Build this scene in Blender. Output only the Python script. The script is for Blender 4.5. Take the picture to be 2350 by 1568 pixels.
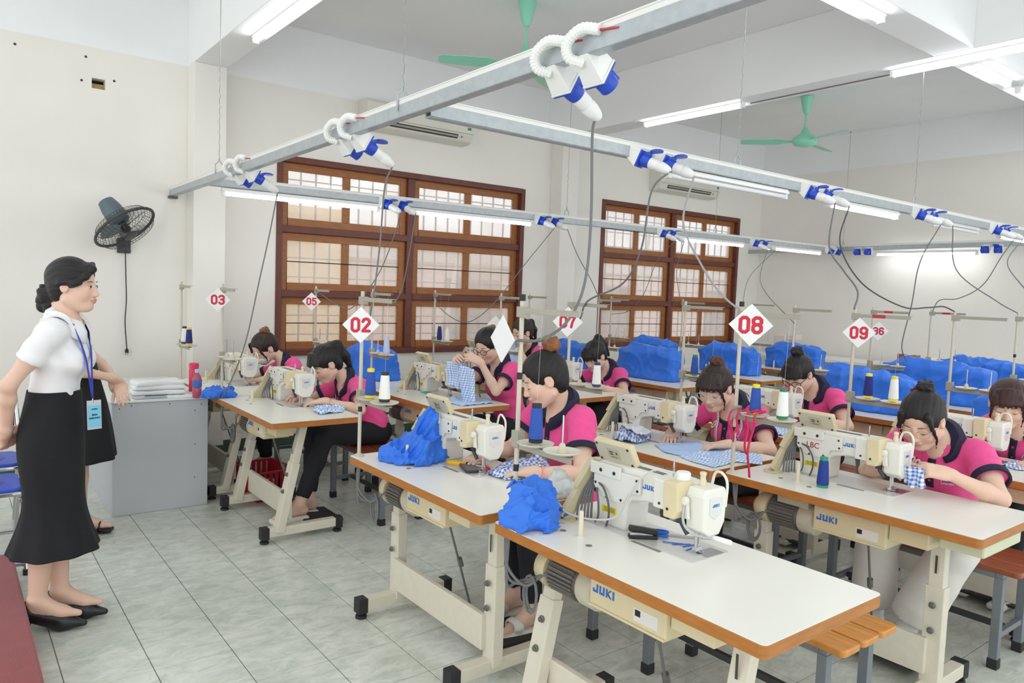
import bpy, bmesh, math, random
import numpy as np
from mathutils import Vector, Matrix
from mathutils.bvhtree import BVHTree
random.seed(7); RNG=np.random.RandomState(7)
for o in list(bpy.data.objects): bpy.data.objects.remove(o, do_unlink=True)
SC=bpy.context.scene; COL=SC.collection
# ---------------------------------------------------------------- camera
CAM_C=(-0.34809,-3.37749,1.55415)
CAM_R=(0.79333,-0.60764,0.03745); CAM_U=(0.01264,0.07793,0.99688); CAM_F=(0.60866,0.79038,-0.06951)
F_PX=1701.57
cd=bpy.data.cameras.new('camera'); cam=bpy.data.objects.new('camera',cd); COL.objects.link(cam)
cd.sensor_fit='HORIZONTAL'; cd.sensor_width=36.0; cd.lens=F_PX/2350*36.0; cd.clip_start=0.05; cd.clip_end=200
cam.matrix_world=Matrix(((CAM_R[0],CAM_U[0],-CAM_F[0],CAM_C[0]),(CAM_R[1],CAM_U[1],-CAM_F[1],CAM_C[1]),(CAM_R[2],CAM_U[2],-CAM_F[2],CAM_C[2]),(0,0,0,1)))
SC.camera=cam
# ---------------------------------------------------------------- world, exposure
w=bpy.data.worlds.new('daylight'); SC.world=w; w.use_nodes=True
bg=w.node_tree.nodes['Background']; bg.inputs[0].default_value=(0.93,0.97,1.0,1); bg.inputs[1].default_value=1.5
TUBE_POWER=17.5
vs=SC.view_settings; vs.view_transform='Standard'; vs.look='None'; vs.exposure=0.13; vs.gamma=1.0; vs.use_curve_mapping=False
# ---------------------------------------------------------------- helpers: materials
def lin(c):
    c=c/255.0
    return c/12.92 if c<=0.04045 else ((c+0.055)/1.055)**2.4
def rgb(r,g,b): return (lin(r),lin(g),lin(b),1.0)
MATS={}
def nd(nt,t,**k):
    n=nt.nodes.new(t)
    for a,b in k.items(): setattr(n,a,b)
    return n
def mat(name,c,rough=0.5,metal=0.0,var=0.0,vscale=8.0,bump=0.0,bscale=60.0,attr=False,spec=0.5,trans=0.0,stretch=None,emit=0.0,coat=0.0,sheen=0.0,sss=0.0):
    if name in MATS: return MATS[name]
    m=bpy.data.materials.new(name); m.use_nodes=True; nt=m.node_tree
    b=nt.nodes['Principled BSDF']; L=nt.links
    b.inputs['Roughness'].default_value=rough; b.inputs['Metallic'].default_value=metal
    b.inputs['Specular IOR Level'].default_value=spec
    if coat: b.inputs['Coat Weight'].default_value=coat; b.inputs['Coat Roughness'].default_value=0.12
    if sheen: b.inputs['Sheen Weight'].default_value=sheen
    if trans: b.inputs['Transmission Weight'].default_value=trans
    if sss:
        b.inputs['Subsurface Weight'].default_value=sss; b.inputs['Subsurface Radius'].default_value=(1.0,0.35,0.2); b.inputs['Subsurface Scale'].default_value=0.006
    col=rgb(*c); src=None
    b.inputs['Base Color'].default_value=col
    if attr:
        a=nd(nt,'ShaderNodeAttribute',attribute_name='col'); src=a.outputs['Color']
    tc=None
    if var or bump:
        tc=nd(nt,'ShaderNodeTexCoord'); vec=tc.outputs['Object']
        if stretch:
            mp=nd(nt,'ShaderNodeMapping'); mp.inputs['Scale'].default_value=stretch; L.new(vec,mp.inputs[0]); vec=mp.outputs[0]
    if var:
        nz=nd(nt,'ShaderNodeTexNoise'); nz.inputs['Scale'].default_value=vscale; nz.inputs['Detail'].default_value=6
        L.new(vec,nz.inputs['Vector'])
        mr=nd(nt,'ShaderNodeMapRange'); mr.inputs[1].default_value=0.25; mr.inputs[2].default_value=0.75
        mr.inputs[3].default_value=1-var; mr.inputs[4].default_value=1+var
        L.new(nz.outputs[0],mr.inputs[0])
        mx=nd(nt,'ShaderNodeMix',data_type='RGBA',blend_type='MULTIPLY'); mx.inputs[0].default_value=1.0
        if src: L.new(src,mx.inputs[6])
        else: mx.inputs[6].default_value=col
        L.new(mr.outputs[0],mx.inputs[7]); src=mx.outputs[2]
    if src: L.new(src,b.inputs['Base Color'])
    if bump:
        n2=nd(nt,'ShaderNodeTexNoise'); n2.inputs['Scale'].default_value=bscale; n2.inputs['Detail'].default_value=3
        L.new(vec,n2.inputs['Vector'])
        bp=nd(nt,'ShaderNodeBump'); bp.inputs['Strength'].default_value=bump; bp.inputs['Distance'].default_value=0.01
        L.new(n2.outputs[0],bp.inputs['Height']); L.new(bp.outputs[0],b.inputs['Normal'])
    if emit:
        b.inputs['Emission Color'].default_value=col; b.inputs['Emission Strength'].default_value=emit
    MATS[name]=m; return m
# ---------------------------------------------------------------- helpers: meshes
def V(*a): return Vector(a)
class MB:
    """collects faces; build() links ONE mesh object"""
    def __init__(s): s.v=[]; s.f=[]; s.mi=[]; s.cur=0
    def add(s,vs,fs):
        n=len(s.v); s.v+= [tuple(p) for p in vs]; s.f+=[tuple(i+n for i in f) for f in fs]; s.mi+=[s.cur]*len(fs); return s
    def box(s,lo,hi,rot=None,piv=None):
        (x0,y0,z0),(x1,y1,z1)=lo,hi
        P=[Vector(p) for p in ((x0,y0,z0),(x1,y0,z0),(x1,y1,z0),(x0,y1,z0),(x0,y0,z1),(x1,y0,z1),(x1,y1,z1),(x0,y1,z1))]
        if rot is not None:
            c=Vector(piv) if piv is not None else Vector(((x0+x1)/2,(y0+y1)/2,(z0+z1)/2))
            P=[c+rot@(p-c) for p in P]
        return s.add(P,[(0,3,2,1),(4,5,6,7),(0,1,5,4),(1,2,6,5),(2,3,7,6),(3,0,4,7)])
    def prism(s,pts,axis,a,b):
        """2-D outline (counter-clockwise) extruded along axis 0/1/2 from a to b"""
        def mk(p,t):
            if axis==0: return (t,p[0],p[1])
            if axis==1: return (p[1],t,p[0])
            return (p[0],p[1],t)
        n=len(pts); P=[mk(p,a) for p in pts]+[mk(p,b) for p in pts]
        fs=[tuple(range(n-1,-1,-1)),tuple(range(n,2*n))]+[(i,(i+1)%n,n+(i+1)%n,n+i) for i in range(n)]
        return s.add(P,fs)
    def beam(s,p,q,wx,wy,up=(0,0,1)):
        p=Vector(p);q=Vector(q);d=(q-p).normalized();u=Vector(up)
        if abs(d.dot(u))>0.98: u=Vector((1,0,0))
        a=d.cross(u).normalized(); b=a.cross(d).normalized()
        P=[]
        for c in (p,q):
            for i,j in ((-1,-1),(1,-1),(1,1),(-1,1)): P.append(c+a*(i*wx/2)+b*(j*wy/2))
        return s.add(P,[(0,1,2,3),(7,6,5,4),(0,4,5,1),(1,5,6,2),(2,6,7,3),(3,7,4,0)])
    def tube(s,path,r,n=8,cap=True,closed=False):
        path=[Vector(p) for p in path]; m=len(path)
        rs=r if isinstance(r,(list,tuple)) else [r]*m
        t0=(path[1]-path[0]).normalized(); u=Vector((0,0,1)) if abs(t0.z)<0.9 else Vector((1,0,0))
        a=t0.cross(u).normalized(); P=[]
        for i,p in enumerate(path):
            if closed: t=(path[(i+1)%m]-path[i-1]).normalized()
            else: t=(path[min(i+1,m-1)]-path[max(i-1,0)]).normalized()
            a=(a-t*a.dot(t)); a=a.normalized() if a.length>1e-6 else t.orthogonal().normalized()
            b=t.cross(a)
            for k in range(n):
                an=2*math.pi*k/n; P.append(p+(a*math.cos(an)+b*math.sin(an))*rs[i])
        fs=[]
        for i in range(m if closed else m-1):
            j=(i+1)%m
            for k in range(n): fs.append((i*n+k,i*n+(k+1)%n,j*n+(k+1)%n,j*n+k))
        if cap and not closed: fs.append(tuple(range(n-1,-1,-1))); fs.append(tuple((m-1)*n+k for k in range(n)))
        return s.add(P,fs)
    def lathe(s,prof,c=(0,0,0),axis=(0,0,1),n=20):
        """prof: (r,t) along axis"""
        ax=Vector(axis).normalized(); a=ax.orthogonal().normalized(); b=ax.cross(a); c=Vector(c); P=[];m=len(prof)
        for r,t in prof:
            for k in range(n):
                an=2*math.pi*k/n; P.append(c+ax*t+(a*math.cos(an)+b*math.sin(an))*max(r,1e-5))
        fs=[(i*n+k,i*n+(k+1)%n,(i+1)*n+(k+1)%n,(i+1)*n+k) for i in range(m-1) for k in range(n)]
        if prof[0][0]>1e-4: fs.append(tuple(range(n-1,-1,-1)))
        if prof[-1][0]>1e-4: fs.append(tuple((m-1)*n+k for k in range(n)))
        return s.add(P,fs)
    def disc(s,c,axis,r,t=0.002,n=16): return s.lathe([(r,0),(r,t)],c,axis,n)
    def ball(s,c,r,n=12,sc=(1,1,1)):
        P=[];m=n//2
        for i in range(m+1):
            th=math.pi*i/m
            for k in range(n):
                an=2*math.pi*k/n; P.append((c[0]+r*sc[0]*math.sin(th)*math.cos(an),c[1]+r*sc[1]*math.sin(th)*math.sin(an),c[2]-r*sc[2]*math.cos(th)))
        return s.add(P,[(i*n+k,i*n+(k+1)%n,(i+1)*n+(k+1)%n,(i+1)*n+k) for i in range(m) for k in range(n)])
    def mesh(s,name,mats,smooth=False,bevel=0.0,seg=2,ang=35):
        me=bpy.data.meshes.new(name); bm=bmesh.new()
        vs=[bm.verts.new(p) for p in s.v]
        for f,mi in zip(s.f,s.mi):
            try: fc=bm.faces.new([vs[i] for i in f]); fc.material_index=mi
            except ValueError: pass
        bmesh.ops.remove_doubles(bm,verts=bm.verts,dist=1e-6)
        bmesh.ops.recalc_face_normals(bm,faces=bm.faces)
        if bevel:
            es=[e for e in bm.edges if len(e.link_faces)==2 and e.calc_face_angle(0)>math.radians(ang)]
            bmesh.ops.bevel(bm,geom=es,offset=bevel,segments=seg,profile=0.5,affect='EDGES',clamp_overlap=True)
        if smooth:
            for f in bm.faces: f.smooth=True
        bm.to_mesh(me); bm.free()
        if smooth:
            try: me.set_sharp_from_angle(angle=math.radians(40))
            except Exception: pass
        for m in (mats if isinstance(mats,(list,tuple)) else [mats]): me.materials.append(m)
        return me
    def build(s,name,mats,parent=None,smooth=False,bevel=0.0,seg=2,ang=35,**t):
        o=bpy.data.objects.new(name,s.mesh(name,mats,smooth,bevel,seg,ang)); COL.objects.link(o)
        if parent is not None: o.parent=parent
        tag(o,**t); return o
def tag(o,label=None,cat=None,group=None,kind=None):
    if label: o['label']=label
    if cat: o['category']=cat
    if group: o['group']=group
    if kind: o['kind']=kind
    return o
def thing(name,loc=(0,0,0),rz=0.0,label=None,cat=None,group=None,kind=None):
    o=bpy.data.objects.new(name,None); COL.objects.link(o); o.empty_display_size=0.1
    o.location=loc; o.rotation_euler=(0,0,rz); return tag(o,label,cat,group,kind)
def part(name,me,parent,loc=None,rot=None,label=None,kind=None,scale=None):
    o=bpy.data.objects.new(name,me); COL.objects.link(o); o.parent=parent
    if loc is not None: o.location=loc
    if rot is not None: o.rotation_euler=rot
    if scale is not None: o.scale=scale
    return tag(o,label=label,kind=kind)
def copy_tree(o,parent=None):
    c=o.copy(); COL.objects.link(c); c.parent=parent
    for ch in list(o.children): copy_tree(ch,c)
    return c
def bez(p0,p1,p2,p3,n=16):
    p0,p1,p2,p3=map(Vector,(p0,p1,p2,p3)); o=[]
    for i in range(n+1):
        t=i/n; o.append(p0*(1-t)**3+p1*3*t*(1-t)**2+p2*3*t*t*(1-t)+p3*t**3)
    return o
def spline(pts,n=8):
    """Catmull-Rom through the points"""
    P=[Vector(p) for p in pts]; P=[P[0]*2-P[1]]+P+[P[-1]*2-P[-2]]; o=[]
    for i in range(1,len(P)-2):
        for k in range(n):
            t=k/n; a,b,c,d=P[i-1],P[i],P[i+1],P[i+2]
            o.append(0.5*((b*2)+(c-a)*t+(a*2-b*5+c*4-d)*t*t+(b*3-a-c*3+d)*t**3))
    o.append(P[-2]); return o
def text_mesh(txt,size,bold=0.0,extrude=0.0005,shear=0.0):
    cu=bpy.data.curves.new('lettering','FONT'); cu.body=txt; cu.size=size; cu.extrude=extrude; cu.offset=bold; cu.shear=shear
    cu.align_x='CENTER'; cu.align_y='CENTER'; cu.resolution_u=3
    o=bpy.data.objects.new('lettering',cu); COL.objects.link(o)
    dg=bpy.context.evaluated_depsgraph_get(); me=bpy.data.meshes.new_from_object(o.evaluated_get(dg))
    bpy.data.objects.remove(o,do_unlink=True); bpy.data.curves.remove(cu); return me
def facing(n,up=(0,0,1)):
    """rotation whose local Z is n and local Y as near to up as can be"""
    n=Vector(n).normalized(); u=Vector(up); x=u.cross(n).normalized(); y=n.cross(x)
    return Matrix((x,y,n)).transposed()
# pixel of the photograph (2350 x 1568) -> point in the room, on a plane of the room
def _ray(px,py):
    a=(px-1175)/F_PX; b=(784-py)/F_PX
    return Vector(CAM_R)*a+Vector(CAM_U)*b+Vector(CAM_F)
def onz(px,py,z): v=_ray(px,py); return Vector(CAM_C)+v*((z-CAM_C[2])/v.z)
def onx(px,py,x): v=_ray(px,py); return Vector(CAM_C)+v*((x-CAM_C[0])/v.x)
def ony(px,py,y): v=_ray(px,py); return Vector(CAM_C)+v*((y-CAM_C[1])/v.y)
# ---------------------------------------------------------------- helpers: smooth blended solids (surface nets on a signed distance field)
def axis_pts(lo,hi,h,fine=()):
    t=lo; o=[lo]
    while t<hi:
        hh=h
        for a,b,f in fine:
            if a<=t<=b: hh=min(hh,f)
        t+=hh; o.append(t)
    return np.array(o,dtype=np.float32)
class SDF:
    def __init__(s,lo,hi,h,fine=()):
        s.ax=[axis_pts(lo[i],hi[i],h,[(f[0][i],f[1][i],f[2]) for f in fine]) for i in range(3)]
        s.d=np.full([len(a) for a in s.ax],0.5,dtype=np.float32); s.sc=1.0
    def _sub(s,lo,hi):
        sl=[]
        for i in range(3):
            a=max(int(np.searchsorted(s.ax[i],lo[i]))-1,0); b=min(int(np.searchsorted(s.ax[i],hi[i]))+1,len(s.ax[i]))
            if b<=a: return None,None
            sl.append(slice(a,b))
        X=s.ax[0][sl[0]][:,None,None]; Y=s.ax[1][sl[1]][None,:,None]; Z=s.ax[2][sl[2]][None,None,:]
        return tuple(sl),(X,Y,Z)
    def _mix(s,sl,dd,k,op):
        d=s.d[sl]
        if op=='+':
            if k>0:
                h=np.maximum(k-np.abs(d-dd),0)/k; s.d[sl]=np.minimum(d,dd)-h*h*k*0.25
            else: s.d[sl]=np.minimum(d,dd)
        else:
            dd=-dd
            if k>0:
                h=np.maximum(k-np.abs(d-dd),0)/k; s.d[sl]=np.maximum(d,dd)+h*h*k*0.25
            else: s.d[sl]=np.maximum(d,dd)
    def cone(s,a,b,ra,rb,k=0.01,op='+'):
        ra,rb,k=ra*s.sc,rb*s.sc,k*s.sc
        a=np.array(a,dtype=np.float32); b=np.array(b,dtype=np.float32); m=max(ra,rb)+max(k,0.0)+0.03
        sl,P=s._sub(np.minimum(a,b)-m,np.maximum(a,b)+m)
        if sl is None: return s
        ab=b-a; L=float(ab@ab)+1e-12
        q=[P[i]-a[i] for i in range(3)]
        t=np.clip((q[0]*ab[0]+q[1]*ab[1]+q[2]*ab[2])/L,0,1)
        dd=np.sqrt((q[0]-ab[0]*t)**2+(q[1]-ab[1]*t)**2+(q[2]-ab[2]*t)**2)-(ra+(rb-ra)*t)
        s._mix(sl,dd,k,op); return s
    def chain(s,pts,rs,k=0.01,op='+'):
        for i in range(len(pts)-1): s.cone(pts[i],pts[i+1],rs[i],rs[i+1],k,op)
        return s
    def ell(s,c,r,M=None,k=0.01,op='+'):
        """ellipsoid: M 3x3 rows = axes"""
        r=tuple(x*s.sc for x in r); k=k*s.sc
        c=np.array(c,dtype=np.float32); m=max(r)+max(k,0)+0.03
        sl,P=s._sub(c-m,c+m)
        if sl is None: return s
        q=[P[i]-c[i] for i in range(3)]
        if M is not None: q=[q[0]*float(a[0])+q[1]*float(a[1])+q[2]*float(a[2]) for a in M]
        k0=np.sqrt((q[0]/r[0])**2+(q[1]/r[1])**2+(q[2]/r[2])**2)
        k1=np.sqrt((q[0]/r[0]**2)**2+(q[1]/r[1]**2)**2+(q[2]/r[2]**2)**2)+1e-9
        s._mix(sl,k0*(k0-1)/k1,k,op); return s
    def rbox(s,c,b,rad,M=None,k=0.01,op='+'):
        c=np.array(c,dtype=np.float32); m=float(np.linalg.norm(b))+max(k,0)+0.03
        sl,P=s._sub(c-m,c+m)
        if sl is None: return s
        q=[P[i]-c[i] for i in range(3)]
        if M is not None: q=[q[0]*float(a[0])+q[1]*float(a[1])+q[2]*float(a[2]) for a in M]
        q=[np.abs(q[i])-(b[i]-rad) for i in range(3)]
        dd=np.sqrt(sum(np.maximum(x,0)**2 for x in q))+np.minimum(np.maximum(np.maximum(q[0],q[1]),q[2]),0)-rad
        s._mix(sl,dd,k,op); return s
    def plane(s,p,n,k=0.0):
        """cut away the side the normal points to"""
        n=np.array(n,dtype=np.float32); n/=np.linalg.norm(n)
        X=s.ax[0][:,None,None]-p[0]; Y=s.ax[1][None,:,None]-p[1]; Z=s.ax[2][None,None,:]-p[2]
        dd=X*n[0]+Y*n[1]+Z*n[2]
        s.d=np.maximum(s.d,dd.astype(np.float32)); return s
    def field(s,fn):
        X=s.ax[0][:,None,None]; Y=s.ax[1][None,:,None]; Z=s.ax[2][None,None,:]
        s.d=s.d+fn(X,Y,Z).astype(np.float32); return s
    def net(s):
        d=s.d; sg=d<0
        c=sg[:-1,:-1,:-1].astype(np.int8)
        for i in (0,1):
            for j in (0,1):
                for k in (0,1):
                    if i+j+k: c=c+sg[i:i+sg.shape[0]-1,j:j+sg.shape[1]-1,k:k+sg.shape[2]-1]
        act=(c>0)&(c<8); I=np.argwhere(act); n=len(I)
        idx=np.full(act.shape,-1,dtype=np.int32); idx[act]=np.arange(n,dtype=np.int32)
        acc=np.zeros((n,3)); cnt=np.zeros(n)
        cor=[(i,j,k) for i in (0,1) for j in (0,1) for k in (0,1)]
        val={q:d[I[:,0]+q[0],I[:,1]+q[1],I[:,2]+q[2]] for q in cor}
        for q in cor:
            for a in range(3):
                if q[a]==0:
                    r=list(q); r[a]=1; r=tuple(r); va=val[q]; vb=val[r]; m=(va<0)!=(vb<0)
                    t=np.where(m,va/(va-vb+1e-20),0.0)
                    for e in range(3):
                        A=s.ax[e]; p0=A[I[:,e]+q[e]]
                        if e==a: p=p0+t*(A[I[:,e]+1]-p0)
                        else: p=p0
                        acc[:,e]+=np.where(m,p,0)
                    cnt+=m
        P=acc/np.maximum(cnt,1)[:,None]
        quads=[]
        for a in range(3):
            b,cx=(a+1)%3,(a+2)%3
            s0=[slice(None)]*3; s1=[slice(None)]*3; s0[a]=slice(0,-1); s1[a]=slice(1,None)
            E=np.argwhere(sg[tuple(s0)]!=sg[tuple(s1)])
            ok=(E[:,b]>0)&(E[:,cx]>0)&(E[:,b]<sg.shape[b]-1)&(E[:,cx]<sg.shape[cx]-1); E=E[ok]
            if not len(E): continue
            def g(ob,oc):
                q=E.copy(); q[:,b]+=ob; q[:,cx]+=oc; return idx[q[:,0],q[:,1],q[:,2]]
            Q=np.stack([g(-1,-1),g(0,-1),g(0,0),g(-1,0)],1)
            ins=sg[E[:,0],E[:,1],E[:,2]]
            Q[~ins]=Q[~ins][:,::-1]
            quads.append(Q[(Q>=0).all(1)])
        return P,np.concatenate(quads) if quads else np.zeros((0,4),int)
    def sample(s,p):
        i=[min(max(int(np.searchsorted(s.ax[a],p[a]))-1,0),len(s.ax[a])-1) for a in range(3)]
        return float(s.d[tuple(i)])
def np_mesh(name,P,Q,mats,smooth=True,col=None,relax=1):
    P=np.array(P,dtype=np.float64)
    for _ in range(relax):
        S=np.zeros_like(P); N=np.zeros(len(P))
        for a in range(4):
            i=Q[:,a]; j=Q[:,(a+1)%4]
            for e in range(3): S[:,e]+=np.bincount(i,P[j,e],len(P))+np.bincount(j,P[i,e],len(P))
            N+=np.bincount(i,minlength=len(P))+np.bincount(j,minlength=len(P))
        P=P*0.5+0.5*S/np.maximum(N,1)[:,None]
    me=bpy.data.meshes.new(name); me.vertices.add(len(P)); me.vertices.foreach_set('co',P.astype(np.float32).ravel())
    me.loops.add(len(Q)*4); me.loops.foreach_set('vertex_index',Q.astype(np.int32).ravel())
    me.polygons.add(len(Q)); me.polygons.foreach_set('loop_start',np.arange(0,len(Q)*4,4,dtype=np.int32))
    try: me.polygons.foreach_set('loop_total',np.full(len(Q),4,dtype=np.int32))
    except Exception: pass
    me.update(calc_edges=True); me.validate()
    if smooth: me.polygons.foreach_set('use_smooth',np.ones(len(me.polygons),dtype=bool))
    if col is not None:
        at=me.attributes.new('col','FLOAT_COLOR','POINT'); C=col(P); C=np.concatenate([C,np.ones((len(P),1))],1)
        at.data.foreach_set('color',C.astype(np.float32).ravel())
    for m in (mats if isinstance(mats,(list,tuple)) else [mats]): me.materials.append(m)
    return me
# ================================================================ the room
YW=3.40; XB=9.57; ZB=3.33; ZC=3.87; X0=-3.2; Y0=-5.0
M_cream=mat('cream wall paint',(238,234,225),0.75,var=0.035,vscale=1.6,bump=0.06,bscale=35)
M_white=mat('white ceiling paint',(243,244,243),0.8,var=0.03,vscale=1.2,bump=0.05,bscale=30)
M_skirt=mat('dark green skirting',(62,84,70),0.5,var=0.15,vscale=20)
M_grout=mat('grey grout',(120,118,108),0.9)
M_wood=mat('brown window wood',(156,96,44),0.42,var=0.22,vscale=9,stretch=(1,1,8),bump=0.1,bscale=40)
M_maroon=mat('maroon frame paint',(104,54,44),0.5,var=0.2,vscale=12)
M_steel=mat('galvanised steel',(176,182,184),0.42,0.35,var=0.1,vscale=30)
M_dark=mat('black rubber',(38,38,40),0.6)
M_black=mat('black plastic',(24,24,26),0.4)
def tile_material():
    m=bpy.data.materials.new('green marbled floor tile'); m.use_nodes=True; nt=m.node_tree; L=nt.links; b=nt.nodes['Principled BSDF']
    g=nd(nt,'ShaderNodeNewGeometry'); oi=nd(nt,'ShaderNodeObjectInfo')
    mp=nd(nt,'ShaderNodeMapping'); mp.inputs['Scale'].default_value=(1.0,1.9,1.0); mp.inputs['Rotation'].default_value=(0,0,0.5); L.new(g.outputs['Position'],mp.inputs[0])
    n1=nd(nt,'ShaderNodeTexNoise'); n1.inputs['Scale'].default_value=7.5; n1.inputs['Detail'].default_value=9; n1.inputs['Roughness'].default_value=0.66; n1.inputs['Distortion'].default_value=1.0
    L.new(mp.outputs[0],n1.inputs['Vector'])
    r=nd(nt,'ShaderNodeValToRGB'); r.color_ramp.elements[0].position=0.30; r.color_ramp.elements[0].color=rgb(190,200,186); r.color_ramp.elements[1].position=0.62; r.color_ramp.elements[1].color=rgb(228,231,221)
    L.new(n1.outputs[0],r.inputs[0])
    n2=nd(nt,'ShaderNodeTexNoise'); n2.inputs['Scale'].default_value=24; n2.inputs['Detail'].default_value=5; n2.inputs['Distortion'].default_value=1.5; L.new(mp.outputs[0],n2.inputs['Vector'])
    r2=nd(nt,'ShaderNodeValToRGB'); r2.color_ramp.elements[0].position=0.55; r2.color_ramp.elements[0].color=(0,0,0,1); r2.color_ramp.elements[1].position=0.68; r2.color_ramp.elements[1].color=(1,1,1,1); L.new(n2.outputs[0],r2.inputs[0])
    mx=nd(nt,'ShaderNodeMix',data_type='RGBA'); L.new(r2.outputs[0],mx.inputs[0]); L.new(r.outputs[0],mx.inputs[6]); mx.inputs[7].default_value=rgb(236,238,230)
    fa=nd(nt,'ShaderNodeMath',operation='MULTIPLY'); L.new(r2.outputs[0],fa.inputs[0]); fa.inputs[1].default_value=0.45; L.new(fa.outputs[0],mx.inputs[0])
    n3=nd(nt,'ShaderNodeTexNoise'); n3.inputs['Scale'].default_value=1.1; n3.inputs['Detail'].default_value=3; L.new(g.outputs['Position'],n3.inputs['Vector'])
    mr=nd(nt,'ShaderNodeMapRange'); mr.inputs[1].default_value=0.3; mr.inputs[2].default_value=0.7; mr.inputs[3].default_value=0.86; mr.inputs[4].default_value=1.04; L.new(n3.outputs[0],mr.inputs[0])
    mu=nd(nt,'ShaderNodeMix',data_type='RGBA',blend_type='MULTIPLY'); mu.inputs[0].default_value=1; L.new(mx.outputs[2],mu.inputs[6]); L.new(mr.outputs[0],mu.inputs[7])
    L.new(mu.outputs[2],b.inputs['Base Color']); b.inputs['Roughness'].default_value=0.22; b.inputs['Specular IOR Level'].default_value=0.45
    return m
M_tile=tile_material()
# floor
fl=MB().box((X0,Y0,-0.08),(XB+0.3,YW+0.3,-0.0035)).build('floor',M_grout,kind='structure'); tag(fl,label='floor of square pale green marbled tiles with grey grout')
T=0.3; g=0.0016
def tile_into(mb,x,y): mb.box((x+g,y+g,-0.0036),(x+T-g,y+T-g,0.0))
tm=MB(); tile_into(tm,0,0); TILE=tm.mesh('floor_tile',M_tile,bevel=0.001,seg=1)
cells=[]
for i in range(int(X0/T)-1,int(XB/T)+1):
    for j in range(int(Y0/T)-1,int(YW/T)+1):
        x,y=i*T,j*T
        if x<X0 or y<Y0 or x+T>XB+0.25 or y+T>YW+0.25: continue
        c=Vector((x+T/2,y+T/2,0))-Vector(CAM_C); zf=c.dot(Vector(CAM_F)); vis=False
        if zf>0.3:
            u=1175+F_PX*c.dot(Vector(CAM_R))/zf; v=784-F_PX*c.dot(Vector(CAM_U))/zf
            vis=-90<u<2440 and v<1660
        cells.append((0 if vis else 1,c.length,x,y))
cells.sort(); rest=MB()
for n,(h,dist,x,y) in enumerate(cells):
    if n<300: part('floor_tile',TILE,fl,(x,y,0))
    else: tile_into(rest,x,y)
rest.build('floor_tile_field',M_tile,fl,kind='stuff')
# walls with openings, cut as a grid of blocks
def wall_mesh(name,umin,umax,zcut,holes,axis,a,b,mats,**t):
    us=sorted({umin,umax,*[h[0] for h in holes],*[h[1] for h in holes]}); zs=sorted({0.0,zcut,ZC,*[h[2] for h in holes],*[h[3] for h in holes]}); m=MB()
    for i in range(len(us)-1):
        for j in range(len(zs)-1):
            uc=(us[i]+us[i+1])/2; zc=(zs[j]+zs[j+1])/2
            if any(h[0]<uc<h[1] and h[2]<zc<h[3] for h in holes): continue
            m.cur=1 if zc>zcut else 0
            if axis==1: m.box((us[i],a,zs[j]),(us[i+1],b,zs[j+1]))
            else: m.box((a,us[i],zs[j]),(b,us[i+1],zs[j+1]))
    me=m.mesh(name,mats); bm=bmesh.new(); bm.from_mesh(me)
    # drop the doubled inner faces between the blocks
    seen={}
    for f in bm.faces: seen.setdefault(tuple(sorted(v.index for v in f.verts)),[]).append(f)
    bmesh.ops.delete(bm,geom=[f for l in seen.values() if len(l)>1 for f in l],context='FACES'); bm.to_mesh(me); bm.free()
    o=bpy.data.objects.new(name,me); COL.objects.link(o); return tag(o,**t)
W1=(2.09,4.98,0.86,2.71); W2=(6.21,9.05,0.86,2.73); HOLE=(0.605,0.70,3.015,3.095)
wall_l=wall_mesh('wall_left',X0,XB+0.25,ZB,[W1,W2,HOLE],1,YW,YW+0.22,[M_cream,M_white],kind='structure',label='cream window wall with white band under the ceiling')
M_brick=mat('raw ochre plaster',(178,152,100),0.9,var=0.25,vscale=30)
hm=MB().box((HOLE[0]-0.02,YW+0.04,HOLE[2]-0.02),(HOLE[1]+0.02,YW+0.1,HOLE[2]+0.045)).build('hole_filling',M_brick,wall_l)
MB().box((HOLE[0]-0.02,YW+0.1,HOLE[2]-0.02),(HOLE[1]+0.02,YW+0.13,HOLE[3]+0.02)).build('hole_back',mat('dark hole',(45,30,25),0.9),wall_l)
for (x,z) in ((0.103,3.239),(0.565,3.247),(0.535,3.061),(0.763,3.099)):
    MB().lathe([(0.010,0),(0.008,0.004),(0.002,0.006)],(x,YW,z),(0,-1,0),8).build('wall_plug',mat('rusty plug',(70,60,55),0.8),wall_l)
wall_mesh('wall_back',Y0,YW+0.2,ZB+0.05,[],0,XB,XB+0.2,[M_cream,M_white],kind='structure',label='cream back wall behind the covered machines')
MB().box((X0,Y0,ZC),(XB+0.2,YW+0.2,ZC+0.15)).build('ceiling',M_white,kind='structure',label='white painted ceiling')
MB().box((1.32,3.2,0),(1.58,YW,ZB)).build('trim_1',M_cream,bevel=0.004,kind='structure',label='square cream pillar beside the wall fan')
MB().box((5.36,3.2,0),(5.62,YW,ZB)).build('trim_2',M_cream,bevel=0.004,kind='structure',label='square cream pillar between the two windows')
MB().box((1.32,Y0,ZB),(1.58,YW,ZC)).build('trim_3',M_white,bevel=0.004,kind='structure',label='white ceiling beam over the first pillar')
MB().box((5.30,Y0,ZB),(5.58,YW,ZC)).build('trim_4',M_white,bevel=0.004,kind='structure',label='white ceiling beam over the second pillar')
MB().box((1.58,-1.12,ZB),(5.30,-0.86,ZC)).build('trim_5',M_white,bevel=0.004,kind='structure',label='white cross beam between the ceiling beams')
MB().box((5.58,-1.12,ZB),(XB,-0.86,ZC)).build('trim_6',M_white,bevel=0.004,kind='structure',label='white cross beam running to the back wall')
bb=MB(); bb.box((X0,YW-0.012,0),(1.32,YW,0.11)); bb.box((1.58,YW-0.012,0),(5.36,YW,0.11)); bb.box((5.62,YW-0.012,0),(XB,YW,0.11))
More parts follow.
